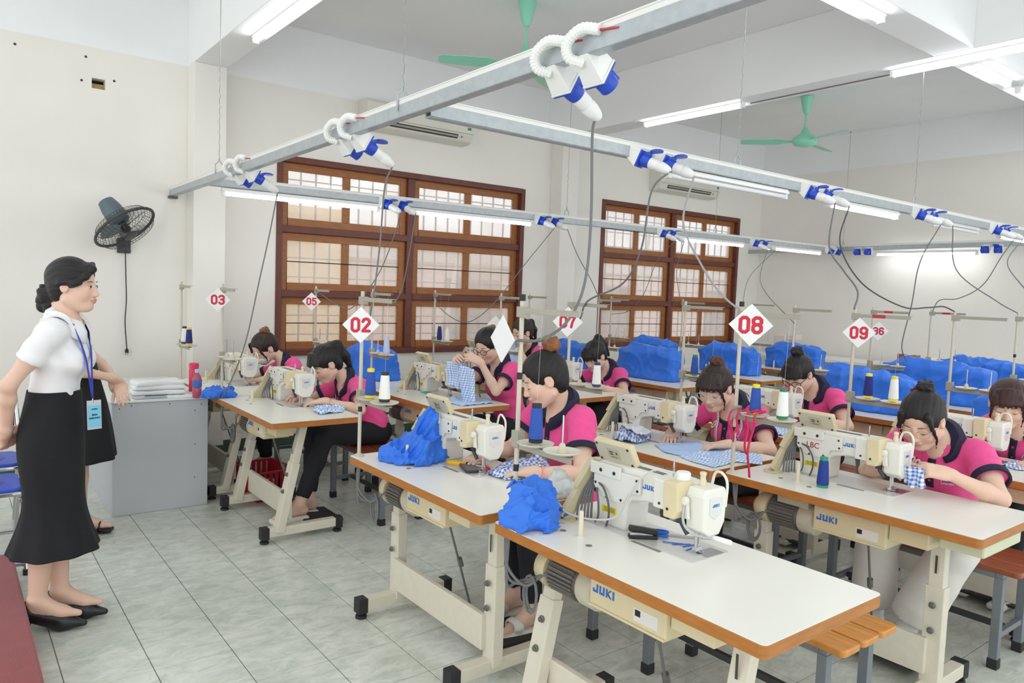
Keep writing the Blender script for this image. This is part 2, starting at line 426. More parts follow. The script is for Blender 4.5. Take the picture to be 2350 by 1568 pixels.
bb.box((1.308,3.188,0),(1.592,3.2,0.11)); bb.box((1.308,3.2,0),(1.32,YW,0.11)); bb.box((5.348,3.188,0),(5.632,3.2,0.11)); bb.box((5.348,3.2,0),(5.36,YW,0.11))
bb.build('baseboard_left',M_skirt,kind='structure',label='dark green skirting along the window wall')
MB().box((XB-0.012,Y0,0),(XB,YW-0.012,0.11)).build('baseboard_back',M_skirt,kind='structure',label='dark green skirting along the back wall')
# windows
def pane_material():
    m=bpy.data.materials.new('dusty window glass'); m.use_nodes=True; nt=m.node_tree; L=nt.links
    for n in list(nt.nodes):
        if n.type=='BSDF_PRINCIPLED': nt.nodes.remove(n)
    out=[n for n in nt.nodes if n.type=='OUTPUT_MATERIAL'][0]
    tr=nd(nt,'ShaderNodeBsdfTransparent'); tl=nd(nt,'ShaderNodeBsdfTranslucent'); tl.inputs[0].default_value=(0.98,0.93,0.9,1)
    df=nd(nt,'ShaderNodeBsdfDiffuse'); df.inputs[0].default_value=(0.72,0.64,0.6,1)
    gl=nd(nt,'ShaderNodeBsdfGlossy'); gl.inputs['Roughness'].default_value=0.08
    a=nd(nt,'ShaderNodeMixShader'); a.inputs[0].default_value=0.22; L.new(tl.outputs[0],a.inputs[1]); L.new(df.outputs[0],a.inputs[2])
    g=nd(nt,'ShaderNodeNewGeometry'); nz=nd(nt,'ShaderNodeTexNoise'); nz.inputs['Scale'].default_value=3; nz.inputs['Detail'].default_value=5; L.new(g.outputs['Position'],nz.inputs['Vector'])
    mr=nd(nt,'ShaderNodeMapRange'); mr.inputs[1].default_value=0.3; mr.inputs[2].default_value=0.7; mr.inputs[3].default_value=0.34; mr.inputs[4].default_value=0.52; L.new(nz.outputs[0],mr.inputs[0])
    b=nd(nt,'ShaderNodeMixShader'); L.new(mr.outputs[0],b.inputs[0]); L.new(tr.outputs[0],b.inputs[1]); L.new(a.outputs[0],b.inputs[2])
    c=nd(nt,'ShaderNodeMixShader'); c.inputs[0].default_value=0.05; L.new(b.outputs[0],c.inputs[1]); L.new(gl.outputs[0],c.inputs[2])
    L.new(c.outputs[0],out.inputs[0]); return m
M_pane=pane_material()
M_grille=mat('grey grille paint',(120,112,108),0.6,0.2)
def window(name,W,label,bars):
    x0,x1,z0,z1=W; r=thing(name,(0,0,0),label=label,kind='structure'); fw=0.055; xm=(x0+x1)/2-0.03; zt=(2.045,1.445)
    f=MB()
    f.box((x0,YW-0.012,z0),(x0+fw,YW+0.16,z1)); f.box((x1-fw,YW-0.012,z0),(x1,YW+0.16,z1)); f.box((x0+fw,YW-0.012,z1-fw),(x1-fw,YW+0.16,z1)); f.box((x0+fw,YW-0.03,z0),(x1-fw,YW+0.16,z0+fw))
    f.box((xm-0.04,YW+0.012,z0+fw),(xm+0.04,YW+0.15,z1-fw))
    for z in zt:
        f.box((x0+fw,YW+0.005,z-0.035),(xm-0.04,YW+0.15,z+0.03)); f.box((xm+0.04,YW+0.005,z-0.035),(x1-fw,YW+0.15,z+0.03))
    f.build('window_frame',M_maroon,r,bevel=0.004)
    rows=[(zt[0]+0.03,z1-fw),(zt[1]+0.03,zt[0]-0.035),(z0+fw,zt[1]-0.035)]
    for ci,(a,b) in enumerate(((x0+fw,xm-0.04),(xm+0.04,x1-fw))):
        for ri,(c,d) in enumerate(rows):
            st=0.07; s=MB(); y0,y1=YW+0.05,YW+0.095; mid=(a+b)/2
            s.box((a,y0,c),(a+st,y1,d)); s.box((b-st,y0,c),(b,y1,d)); s.box((a+st,y0,c),(b-st,y1,c+st)); s.box((a+st,y0,d-st),(b-st,y1,d)); s.box((mid-0.035,y0,c+st),(mid+0.035,y1,d-st))
            sash=s.build('sash',M_wood,r,bevel=0.003)
            for (p,q) in ((a+st,mid-0.035),(mid+0.035,b-st)):
                MB().box((p,YW+0.07,c+st),(q,YW+0.075,d-st)).build('pane',M_pane,sash)
            if ri in bars: MB().tube([(a+st,YW+0.045,(c+d)/2),(b-st,YW+0.045,(c+d)/2)],0.005,6).build('locking_bar',mat('dark bar',(48,42,40),0.5,0.5),sash)
    n=int((x1-x0)/0.145)
    for k in range(1,n):
        x=x0+(x1-x0)*k/n; MB().box((x-0.007,YW+0.19,z0),(x+0.007,YW+0.204,z1)).build('grille_bar',M_grille,r)
    for k in range(1,10):
        z=z0+(z1-z0)*k/10; MB().box((x0,YW+0.204,z-0.006),(x1,YW+0.214,z+0.006)).build('grille_bar',M_grille,r)
    return r
window('window_1',W1,'large brown wooden window of six sashes nearest the wall fan',(1,2))
window('window_2',W2,'brown wooden window of six sashes near the back corner',(0,1,2))
# outside: neighbouring house, yard
ext=thing('neighbouring_house',(0,6.6,-1.0),label='ochre house seen hazily through the dusty window glass',cat='building')
M_och=mat('ochre render',(244,210,150),0.9,var=0.12,vscale=1.5); M_pink=mat('pink render',(236,210,198),0.9,var=0.12,vscale=1.5)
MB().box((-1,0,0),(4.2,0.3,3.6)).build('wall',M_och,ext); MB().box((4.2,0.4,0),(16,0.7,3.1)).build('pink_wall',M_pink,ext)
MB().box((4.2,0.2,2.95),(16,0.5,3.15)).build('ledge',mat('pale ledge',(225,218,210),0.9),ext)
for x in (1.5,6.2,9.5,13.0): MB().box((x,-0.04 if x<4 else 0.36,1.4),(x+1.1,0.06 if x<4 else 0.46,2.7)).build('shutter',mat('grey shutter',(150,140,135),0.7,var=0.1),ext)
for k in range(9): MB().tube([(5+k*1.2,-1.6,2.2),(5.3+k*1.2,-1.6,3.7)],0.03,6).build('balustrade',mat('white rail',(235,235,230),0.6),ext)
MB().box((X0-2,YW+0.5,-1.2),(18,12,-1.0)).build('yard_ground',mat('yard concrete',(170,160,150),0.9),kind='structure',label='concrete yard outside the windows')
# ================================================================ lamps, rails, sockets
def em(name,c,s):
    m=bpy.data.materials.new(name); m.use_nodes=True; nt=m.node_tree
    for n in list(nt.nodes):
        if n.type=='BSDF_PRINCIPLED': nt.nodes.remove(n)
    e=nd(nt,'ShaderNodeEmission'); e.inputs[0].default_value=(*c,1); e.inputs[1].default_value=s
    nt.links.new(e.outputs[0],[n for n in nt.nodes if n.type=='OUTPUT_MATERIAL'][0].inputs[0]); return m
M_tube=em('lit lamp tube',(0.94,0.97,1.0),TUBE_POWER); M_rtube=em('lit rail tube',(0.94,0.97,1.0),TUBE_POWER*0.95)
M_wplast=mat('white plastic',(236,236,232),0.38)
M_trunk=mat('white cable trunking',(232,232,226),0.5)
M_blue=mat('blue socket plastic',(34,74,190),0.35)
M_cable=mat('grey cable sheath',(112,113,112),0.5)
M_wire=mat('twisted steel wire',(150,150,148),0.4,0.6)
# ceiling battens: one mesh set for every lamp (length 1.18 along local Y)
b=MB(); b.box((-0.03,-0.6,-0.012),(0.03,0.6,0.0)); ME_bat=b.mesh('lamp_base',M_wplast,bevel=0.003)
b=MB(); b.tube([(0,-0.58,-0.03),(0,0.58,-0.03)],0.021,12); ME_tub=b.mesh('lamp_tube',M_tube,smooth=True)
ME_cap=MB().box((-0.022,-0.012,-0.052),(0.022,0.012,0.0)).mesh('lamp_end_cap',M_wplast,bevel=0.003)
def ceiling_lamp(x,y,rz,label,ln=1.0):
    t=thing('ceiling_lamp',(x,y,ZB if x>0 else ZC),rz,label,'lamp','strip lamps under the ceiling beams')
    for n,me in (('lamp_base',ME_bat),('lamp_tube',ME_tub)): part(n,me,t,scale=(1,ln,1))
    for sg in (-1,1): part('lamp_end_cap',ME_cap,t,(0,sg*0.59*ln,0))
    return t
ceiling_lamp(1.49,1.62,0,'lit strip lamp under the beam above the wall fan')
ceiling_lamp(5.43,1.42,0,'lit strip lamp under the second beam, left of the green fan')
ceiling_lamp(5.43,-1.10,0,'long lit strip lamp at the upper right under the second beam')
ceiling_lamp(3.68,-0.99,math.pi/2,'lit strip lamp at the top edge on the cross beam')
ceiling_lamp(6.0,-0.99,math.pi/2,'short lit strip lamp just behind the second beam',0.5)
ceiling_lamp(7.1,-0.99,math.pi/2,'lit strip lamp at the right edge on the far cross beam')
for (x,y,r,l) in ((1.45,-1.0,0,'strip lamp under the first beam above the standing women'),(1.45,-3.0,0,'strip lamp under the first beam behind the viewer'),(5.43,-3.0,0,'strip lamp under the second beam beyond the right edge'),(8.8,-0.99,math.pi/2,'strip lamp on the cross beam near the back wall'),(-1.3,1.5,0,'added unseen fill lamp over the left bay, nearer the window wall'),(-1.3,-1.0,0,'added unseen fill lamp over the left bay, nearer the viewer')): ceiling_lamp(x,y,r,l)  # the left bay pair is added out of view to brighten that side
# overhead rails
ZR=2.285
def rail(p,q,label,drop=0.0):
    p=Vector(p); q=Vector(q); d=(q-p); L=d.length; rz=math.atan2(d.y,d.x); t=thing('overhead_rail',p,rz,label,'rail'); t.rotation_euler=(0,-math.asin(d.z/L),rz)
    c=MB(); w=0.022; c.box((0,-w,-0.042),(L,w,-0.036)); c.box((0,-w,-0.036),(L,-w+0.005,0.012)); c.box((0,w-0.005,-0.036),(L,w,0.012)); c.box((0,-w+0.005,0.006),(L,w-0.005,0.012))
    c.build('steel_channel',M_steel,t,bevel=0.0015,seg=1)
    k=MB(); k.box((0,-0.02,0.012),(L,0.02,0.03)); k.box((0,-0.0215,0.03),(L,0.0215,0.036)); k.build('cable_trunking',M_trunk,t,bevel=0.0015,seg=1)
    return t
RL=rail((1.2,YW,ZR-0.012),(1.2,-3.6,ZR+0.03),'long steel overhead rail running from the wall towards the viewer')
MB().box((-0.002,-0.035,-0.06),(0.045,0.035,-0.04)).build('wall_bracket',mat('dark bracket',(105,104,100),0.6,0.3),RL)
RB=rail((1.225,-0.72,ZR-0.005),(XB,-0.74,ZR-0.02),'middle overhead rail of steel and white trunking over the second row')
RC=rail((1.225,2.38,ZR-0.008),(9.28,2.02,ZR-0.015),'far overhead rail crossing in front of both windows')
RD=rail((9.32,YW,ZR-0.01),(9.32,-3.5,ZR+0.05),'overhead rail along the back wall')
def hanger(x,y,label):
    t=thing('rail_hanger',(x,y,ZR),0,label,'hanger','wire hangers of the overhead rails')
    p=[]; h=ZC-ZR
    for i in range(60):
        z=0.115+(h-0.115)*i/59; a=i*2.2; r=0.0035 if z<0.75 else 0.0005; p.append((r*math.cos(a),r*math.sin(a),z))
    MB().tube(p,0.0022,5).build('wire',M_wire,t)
    MB().tube([(-0.026,0,0.0),(-0.026,0,0.065),(-0.006,0,0.085),(0,0,0.115),(0.006,0,0.085),(0.026,0,0.065),(0.026,0,0.0)],0.0045,6).build('stirrup',M_steel,t)
    MB().lathe([(0.012,h-0.012),(0.012,h)],(0,0,0),n=10).build('ceiling_hook',M_steel,t); return t
def on_rail(px,py,which):
    if which=='L': v=onx(px,py,1.2); return 1.2,v.y
    if which=='B': v=ony(px,py,-0.72); return v.x,-0.72
    v=ony(px,py,2.2); return v.x,2.38-0.36*(v.x-1.225)/8.05
for (px,py,r,l) in ((503,395,'L','twisted wire hanger of the long rail near the pillar'),(925,225,'L','twisted wire hanger of the long rail beside the air conditioner'),(1692,380,'B','wire hanger of the middle rail left of the green fan'),(2098,470,'B','wire hanger of the middle rail at the right'),(1305,487,'C','wire hanger of the far rail by the pillar between windows'),(1630,533,'C','wire hanger of the far rail before the second window'),(1905,565,'C','wire hanger at the back end of the far rail')):
    x,y=on_rail(px,py,r); hanger(x,y,l)
# tube lamps hung under the rails: local X along the rail, origin at the middle
def rail_lamp(x,y,z,ln,rz,label,lit=True):
    t=thing('rail_lamp',(x,y,z),rz,label,'lamp','tube lamps under the overhead rails')
    m=MB(); m.prism([(-0.03,-0.012),(0.03,-0.012),(0.018,0.016),(-0.018,0.016)],0,-ln/2,ln/2); m.build('lamp_housing',M_wplast,t,bevel=0.002,seg=1)
    MB().tube([(-ln/2+0.02,0,-0.026),(ln/2-0.02,0,-0.026)],0.0145,10).build('lamp_tube',M_rtube if lit else mat('unlit tube',(240,242,244),0.3),t,smooth=True)
    for s in (-1,1): MB().box((s*(ln/2-0.01)-0.012,-0.016,-0.043),(s*(ln/2-0.01)+0.012,0.016,-0.008)).build('lamp_holder',M_wplast,t)
    return t
def span(a,b,r):
    x0,_=on_rail(*a,r); x1,_=on_rail(*b,r); xm=(x0+x1)/2; y=-0.72 if r=='B' else 2.38-0.36*(xm-1.225)/8.05
    return xm,y,abs(x1-x0)
zl=ZR-0.07
for (a,b,r,lit,l) in (((525,432),(885,468),'C',True,'tube lamp on the far rail left of the first window'),((955,470),(1228,494),'C',True,'lit tube lamp on the far rail before the first window'),((1540,532),(1692,549),'C',True,'lit tube lamp on the far rail before the second window'),((1738,557),(1857,570),'C',True,'lit tube lamp on the far rail right of the second window'),
  ((1530,392),(1803,437),'B',False,'unlit tube lamp on the middle rail before the second air conditioner'),((1900,460),(2058,488),'B',True,'lit tube lamp on the middle rail right of centre'),((2140,502),(2242,523),'B',False,'unlit tube lamp on the middle rail at the right'),((2292,540),(2390,560),'B',True,'lit tube lamp on the middle rail at the right edge')):
    x,y,ln=span(a,b,r); rail_lamp(x,y,zl,max(ln,0.5),math.atan2(-0.36,8.05) if r=='C' else 0,l,lit)
rail_lamp(9.32,0.87,zl,1.2,math.pi/2,'lit tube lamp on the rail along the back wall')
# sockets: local frame = face normal along +X (tilted down), rail behind
def socket_meshes():
    w=MB(); w.prism([(-0.036,-0.036),(0.036,-0.036),(0.036,0.036),(-0.036,0.036)],0,-0.006,0.0)
    w.add([(-0.006,-0.034,-0.034),(-0.006,0.034,-0.034),(-0.006,0.034,0.034),(-0.006,-0.034,0.034),(-0.075,-0.026,-0.004),(-0.075,0.026,-0.004),(-0.06,0.026,0.04),(-0.06,-0.026,0.04)],[(0,1,2,3),(7,6,5,4),(0,4,5,1),(1,5,6,2),(2,6,7,3),(3,7,4,0)])
    box=w.mesh('socket_box',M_wplast,bevel=0.002)
    f=MB(); f.box((0.0,-0.034,-0.034),(0.006,0.034,0.034)); f.lathe([(0.027,0.006),(0.026,0.03),(0.023,0.045)],(0,0,0),(1,0,0),16); fl=f.mesh('socket_collar',M_blue,smooth=True,bevel=0.001)
    l=MB(); rot=Matrix.Rotation(-0.75,3,'Y'); l.lathe([(0.027,0),(0.027,0.006),(0.02,0.010)],(0.052,0,0.045),rot@Vector((0.3,0,1)),16); l.box((0.02,-0.012,0.022),(0.034,0.012,0.036)); lid=l.mesh('socket_lid',M_blue,smooth=True)
    c=MB(); c.lathe([(0.027,0.0),(0.027,0.038)],(0.006,0,0),(1,0,0),16); c.box((0.02,-0.014,0.024),(0.05,0.014,0.03)); closed=c.mesh('socket_lid',M_blue,smooth=True,bevel=0.002)
    p=MB(); p.lathe([(0.0215,0.03),(0.0225,0.05),(0.0225,0.075),(0.0205,0.08),(0.0205,0.083),(0.0225,0.086),(0.0215,0.105),(0.016,0.128),(0.011,0.136),(0.004,0.138)],(0,0,0),(1,0,0),16); plug=p.mesh('power_plug',M_wplast,smooth=True)
    return box,fl,lid,closed,plug
S_box,S_fl,S_lid,S_closed,S_plug=socket_meshes()
PLUGS={}; SK=1.25
def sock(name,pos,rz,label,plug=True,tilt=0.62,rl=None):
    rm=Matrix.Translation(rl.location)@rl.rotation_euler.to_matrix().to_4x4()
    t=part('power_socket',S_box,rl); t.matrix_parent_inverse=rm.inverted(); t.location=pos; t.rotation_euler=(Matrix.Rotation(rz,3,'Z')@Matrix.Rotation(tilt,3,'Y')).to_euler(); t.scale=(SK,SK,SK)
    part('socket_collar',S_fl,t); part('socket_lid',S_lid if plug else S_closed,t)
    if plug:
        e=Matrix.Rotation(rz,3,'Z')@(Matrix.Rotation(tilt,3,'Y')@Vector((0.137*SK,0,0))); PLUGS[name]=(Vector(pos)+e,rz,tilt,Vector(pos))
    return t
# long rail: sockets look to +X and down
CONDUIT=mat('white corrugated conduit',(238,238,234),0.45)
for nm,(px,py),pl,l in (('l1',(1302,168),True,'blue socket with grey cable, second nearest on the long rail'),('l2',(1378,118),False,'closed blue socket nearest to the viewer on the long rail'),('l3',(806,318),False,'closed blue socket left of the air conditioner on the long rail'),('l4',(838,325),True,'plugged blue socket beside the air conditioner on the long rail'),('l5',(560,408),False,'closed blue socket at the wall end of the long rail'),('l6',(585,411),True,'plugged blue socket at the wall end of the long rail')):
    v=onx(px,py,1.262); pos=Vector((1.262,v.y,2.222)); t=sock(nm,pos,0.0,l,pl,0.5,RL); iv=Matrix.Rotation(-0.5,3,'Y')
    def loc(p): return iv@(Vector(p))/SK
    pts=spline([(-0.068,0.0,0.02),(-0.105,0.025,0.035),(-0.118,0.02,0.075),(-0.108,-0.03,0.105),(-0.09,-0.09,0.093)],10)
    pts=[loc(p) for p in pts]; rr=[0.0125+0.0016*(i%2) for i in range(len(pts))]; MB().tube(pts,rr,10).build('conduit',CONDUIT,t,smooth=False)
    MB().tube([loc(p) for p in ((-0.09,-0.088,0.093),(-0.088,-0.13,0.088),(-0.083,-0.16,0.083))],0.003,5).build('red_wire',mat('red wire',(190,50,70),0.4),t)
# middle rail: sockets look to -Y and down
def rsock(nm,px,py,r,l,plug=True):
    x,y=on_rail(px,py,r); sock(nm,(x,y-0.055,ZR-0.055),-math.pi/2+0.35,l,plug,0.42,RB if r=='B' else RC)
for nm,px,py,r,l in (('b1',1452,368,'B','blue socket, first of the pair at the left on the middle rail'),('b2',1508,376,'B','blue socket, second of the pair at the left on the middle rail'),('b3',1838,440,'B','blue socket, first of the centre pair on the middle rail'),('b4',1872,446,'B','blue socket, second of the centre pair on the middle rail'),('b5',2090,491,'B','blue socket, first of the third pair on the middle rail'),('b6',2116,496,'B','blue socket, second of the third pair on the middle rail'),('b7',2266,527,'B','blue socket, first of the last pair on the middle rail'),('b8',2284,531,'B','blue socket, second of the last pair on the middle rail'),
  ('c1',895,462,'C','blue socket, first of the pair before the first window'),('c2',930,466,'C','blue socket, second of the pair before the first window'),('c3',1240,496,'C','blue socket, first of the pair right of the first window'),('c4',1268,499,'C','blue socket, second of the pair right of the first window'),('c5',1508,524,'C','blue socket, first of the pair before the second window'),('c6',1526,527,'C','blue socket, second of the pair before the second window'),('c7',1708,548,'C','blue socket, first of the pair right of the second window'),('c8',1726,550,'C','blue socket, second of the pair right of the second window')): rsock(nm,px,py,r,l)
for px,py,l in ((1868,568,'closed blue socket, first at the back end of the far rail'),(1884,570,'closed blue socket, second at the back end of the far rail')): rsock('',px,py,'C',l,False)
for i,(px,l) in enumerate(((1970,'closed blue socket on the back wall rail, leftmost'),(1994,'closed blue socket on the back wall rail, second from left'),(2262,'closed blue socket on the back wall rail, third from left'),(2292,'plugged blue socket on the back wall rail'))):
    v=onx(px,577,9.27); sock('d%d'%i,(9.25,v.y,ZR-0.06),math.pi,l,i==3,0.25,RD)
# ================================================================ wall and ceiling fittings
M_ac=mat('ivory air conditioner casing',(224,221,206),0.4); M_vent=mat('dark vent',(58,56,54),0.6)
def air_con(x,z,label):
    t=thing('air_conditioner',(x,YW,z),0,label,'air conditioner','wall air conditioners'); w=0.61
    pr=[(0,0),(0,0.27),(-0.17,0.27),(-0.2,0.24),(-0.205,0.08),(-0.17,0.02),(-0.1,0.0)]
    m=MB(); P=[(-w,y,zz) for y,zz in pr]+[(w,y,zz) for y,zz in pr]; n=len(pr)
    m.add(P,[tuple(range(n)),tuple(range(2*n-1,n-1,-1))]+[(i,n+i,n+(i+1)%n,(i+1)%n) for i in range(n)]); m.build('casing',M_ac,t,bevel=0.006)
    v=MB(); v.add([(-0.47,-0.19,0.038),(0.42,-0.19,0.038),(0.42,-0.212,0.078),(-0.47,-0.212,0.078)],[(0,1,2,3)]); v.build('air_outlet',M_vent,t)
    for k in range(2): MB().box((-0.46,-0.214+0.008*k,0.05+0.012*k),(0.41,-0.205+0.008*k,0.054+0.012*k)).build('louvre',M_ac,t)
    MB().box((-w,-0.209,0.098),(w,-0.203,0.102)).build('front_seam',mat('grey seam',(150,148,140),0.5),t)
    s=MB(); s.box((0.53,-0.211,0.125),(0.58,-0.204,0.185)); lab=s.build('energy_label',mat('white label',(240,240,236),0.5),t); MB().box((0.533,-0.2125,0.135),(0.577,-0.2105,0.165)).build('green_band',mat('green print',(50,150,90),0.5),lab)
    MB().box((0.46,-0.205,0.055),(0.475,-0.2,0.065)).build('indicator',M_vent,t)
air_con(3.49,3.06,'ivory wall air conditioner above the first window')
air_con(7.66,2.92,'ivory wall air conditioner above the second window')
M_mint=mat('mint green enamel',(150,226,196),0.35)
def ceiling_fan(x,y,a0,hub,label):
    t=thing('ceiling_fan',(x,y,ZC),0,label,'fan','mint green ceiling fans')
    MB().lathe([(0.072,-0.005),(0.07,-0.02),(0.045,-0.15),(0.022,-0.19)],n=18).build('canopy',M_mint,t,smooth=True)
    MB().tube([(0,0,0),(0,0,hub+0.05)],0.0125,10).build('down_rod',M_mint,t,smooth=True)
    MB().lathe([(0.02,hub+0.16),(0.05,hub+0.09),(0.105,hub+0.05),(0.135,hub+0.02),(0.138,hub-0.01),(0.11,hub-0.045),(0.05,hub-0.06),(0.0,hub-0.062)],n=24).build('motor',M_mint,t,smooth=True)
    for k in range(3):
        a=a0+k*2*math.pi/3; m=MB(); seg=[(0.13,0.03),(0.22,0.045),(0.3,0.075),(0.5,0.07),(0.68,0.06),(0.70,0.04)]
        P=[];
        for r,wd in seg:
            for s in (-1,1):
                p=Vector((r,s*wd,hub+0.0+s*wd*0.22)); P.append(p); 
        P2=[p-Vector((0,0,0.004)) for p in P]; n=len(P); fs=[]
        for i in range(0,n-2,2): fs+=[(i,i+1,i+3,i+2),(n+i,n+i+2,n+i+3,n+i+1),(i,i+2,n+i+2,n+i),(i+1,n+i+1,n+i+3,i+3)]
        fs+=[(0,n,n+1,1),(n-2,n-1,2*n-1,2*n-2)]
        o=m.add(P+P2,fs).build('blade',M_mint,t); o.rotation_euler=(0,0,a)
ceiling_fan(3.42,1.48,0.55,-0.50,'mint green ceiling fan behind the long rail, above the first window')
ceiling_fan(7.48,1.46,0.15,-0.50,'mint green ceiling fan before the back wall')
# wall fan
def wall_fan():
    vw=_ray(285,520).normalized(); rr_=vw.cross(Vector((0,0,1))).normalized(); uu_=rr_.cross(vw); d=(rr_*0.52-uu_*0.74-vw*0.40).normalized()
    c=onx(287,522,0.86); c=ony(287,522,3.05); t=thing('wall_fan',(c.x,YW,c.z-0.12),0,'dark wall fan with wire cage tilted down towards the women','fan')
    O=Vector((c.x,YW,c.z-0.12)); C=c-O; a=d.orthogonal().normalized(); b=d.cross(a); R=0.235
    M_f=mat('dark grey fan plastic',(60,62,64),0.45); M_fm=mat('blue grey motor housing',(92,106,114),0.45); M_cg=mat('cage wire',(70,70,70),0.4,0.4)
    MB().lathe([(0.05,0.02),(0.075,0.0),(0.08,-0.05),(0.075,-0.12),(0.06,-0.19),(0.03,-0.2)],C-d*0.06,d,20).build('motor_housing',M_fm,t,smooth=True)
    MB().tube([C+(a*math.cos(i/32*2*math.pi)+b*math.sin(i/32*2*math.pi))*R for i in range(32)],0.011,8,closed=True).build('cage_rim',M_f,t,smooth=True)
    for side,nm in ((-1,'rear_cage'),(1,'front_cage')):
        m=MB()
        for k in range(44):
            an=k/44*2*math.pi; u=a*math.cos(an)+b*math.sin(an)
            m.tube([C+u*R,C+u*R*0.86+d*side*0.055,C+u*R*0.5+d*side*0.075,C+u*0.05+d*side*0.08],0.0016,4,cap=False)
        for rr,h in ((0.86,0.055),(0.5,0.075)): m.tube([C+(a*math.cos(i/28*2*math.pi)+b*math.sin(i/28*2*math.pi))*R*rr+d*side*h for i in range(28)],0.0018,4,closed=True)
        m.build(nm,M_cg,t)
    MB().lathe([(0.055,0.078),(0.055,0.086),(0.02,0.09)],C,d,16).build('cage_badge',M_f,t,smooth=True)
    h=MB(); h.lathe([(0.03,-0.05),(0.035,0.03),(0.02,0.045)],C,d,14); h.build('hub',M_black,t,smooth=True)
    for k in range(3):
        an=k*2.094+0.4; u=a*math.cos(an)+b*math.sin(an); v=d.cross(u); P=[];
        for r,wd in ((0.03,0.025),(0.1,0.06),(0.17,0.075),(0.205,0.05)):
            P+= [C+u*r+v*wd+d*0.02,C+u*r-v*wd*0.6-d*0.02]
        m=MB().add(P,[(i,i+1,i+3,i+2) for i in range(0,6,2)]+[(i+2,i+3,i+1,i) for i in range(0,6,2)]); 
        o=m.build('blade',mat('translucent grey blade',(120,124,126),0.3),t)
    MB().tube([C-d*0.1,Vector((C.x*0.3+0.02,-0.16,C.z*0.45)),Vector((0.05,-0.05,0.0)),Vector((0.05,0.0,0.0))],0.022,10).build('wall_arm',M_f,t,smooth=True)
    MB().box((0.0,-0.03,-0.07),(0.10,0.0,0.05)).build('wall_plate',M_f,t,bevel=0.008)
    z=-0.02; pts=[(0.06,-0.03,-0.05)]
    for (px,py) in ((288,590),(289,640),(290,690),(287,740),(291,800)):
        v=ony(px,py,YW-0.03); pts.append(tuple(v-O))
    MB().tube(spline(pts,6),0.0045,6).build('power_cord',M_black,t,smooth=True)
    e=Vector(pts[-1]); MB().lathe([(0.006,0),(0.014,-0.012),(0.014,-0.035),(0.004,-0.036)],e,(0,0,1),10).box((e.x-0.009,e.y-0.002,e.z-0.055),(e.x-0.006,e.y+0.002,e.z-0.03)).box((e.x+0.006,e.y-0.002,e.z-0.055),(e.x+0.009,e.y+0.002,e.z-0.03)).build('cord_plug',M_black,t)
    pc=ony(262,565,YW-0.05)-O; MB().tube([tuple(pc),(pc.x,pc.y,pc.z-0.4)],0.0012,4).build('pull_cord',M_wplast,t)
wall_fan()
# lamp cable clipped on the second beam
MB().tube([(5.5,0.8,ZB-0.004),(5.5,-0.45,ZB-0.004)],0.006,6).build('lamp_cable',mat('dark lamp cable',(120,116,110),0.6),label='thin grey cable along the second beam between its lamps',cat='cable')
# ================================================================ sewing tables, machines, thread stands
M_lam=mat('white laminate',(238,236,226),0.28,var=0.012,vscale=3,spec=0.5)
M_band=mat('varnished orange edge wood',(176,112,48),0.4,var=0.16,vscale=14,stretch=(1,1,6),bump=0.05)
M_ivory=mat('ivory enamel',(222,215,196),0.42,var=0.04,vscale=25,bump=0.04,bscale=120)
M_mach=mat('machine white enamel',(231,229,219),0.33,var=0.02,vscale=20)
M_beige=mat('aged beige plastic',(219,205,166),0.45,var=0.05,vscale=15)
M_tan=mat('tan belt cover plastic',(208,196,160),0.5,var=0.06,vscale=18)
M_chrome=mat('bright steel',(200,200,200),0.2,0.9)
M_bolt=mat('dull bolt steel',(120,120,116),0.45,0.6)
M_logo=mat('blue logo print',(40,110,200),0.5)
M_yel=mat('yellow warning label',(238,222,60),0.5)
M_motor=mat('grey beige motor paint',(196,190,168),0.5,var=0.06,vscale=20)
M_fin=mat('dark motor fins',(110,106,98),0.6)
M_card=mat('white card',(240,240,238),0.5)
M_red=mat('red lettering',(204,40,62),0.5)
M_plate=mat('brushed bed plate',(216,214,210),0.3,0.25)
LT=1.06; TW=0.55; HT=0.76
def rrect(x0,y0,x1,y1,r,n=4):
    o=[]
    for (cx,cy,a) in ((x1-r,y0+r,-90),(x1-r,y1-r,0),(x0+r,y1-r,90),(x0+r,y0+r,180)):
        for k in range(n+1):
            t=math.radians(a+90*k/n); o.append((cx+r*math.cos(t),cy+r*math.sin(t)))
    return o
m=MB(); m.prism(rrect(0,-LT/2,TW,LT/2,0.016),2,HT-0.0022,HT); ME_top=m.mesh('tabletop',M_lam)
m=MB(); m.prism(rrect(-0.0008,-LT/2-0.0008,TW+0.0008,LT/2+0.0008,0.017),2,HT-0.037,HT-0.0022); ME_band=m.mesh('edge_band',M_band,bevel=0.0025,seg=2,ang=50)
m=MB()
for (x,y,r) in ((0.144,0.334,0.011),(0.116,0.18,0.011),(0.2,0.39,0.01)): m.disc((x,y,HT),(0,0,1),r,0.0008,12)
ME_holes=[MB().disc((x,y,HT),(0,0,1),0.011,0.0008,12).mesh('cable_hole',mat('hole cap',(128,118,104),0.5)) for (x,y) in ((0.144,0.334),(0.116,0.18),(0.2,0.4))]
ME_slot=MB().box((0.262,0.02,HT),(0.276,0.14,HT+0.0006)).mesh('oil_slot',mat('slot brown',(140,128,116),0.5))
ME_post=MB().lathe([(0.014,0),(0.013,0.004),(0.009,0.006),(0.0075,0.082),(0.006,0.087),(0.0,0.088)],(0.15,0.255,HT),n=12).mesh('rest_pin',mat('cream pin',(226,216,190),0.45),smooth=True)
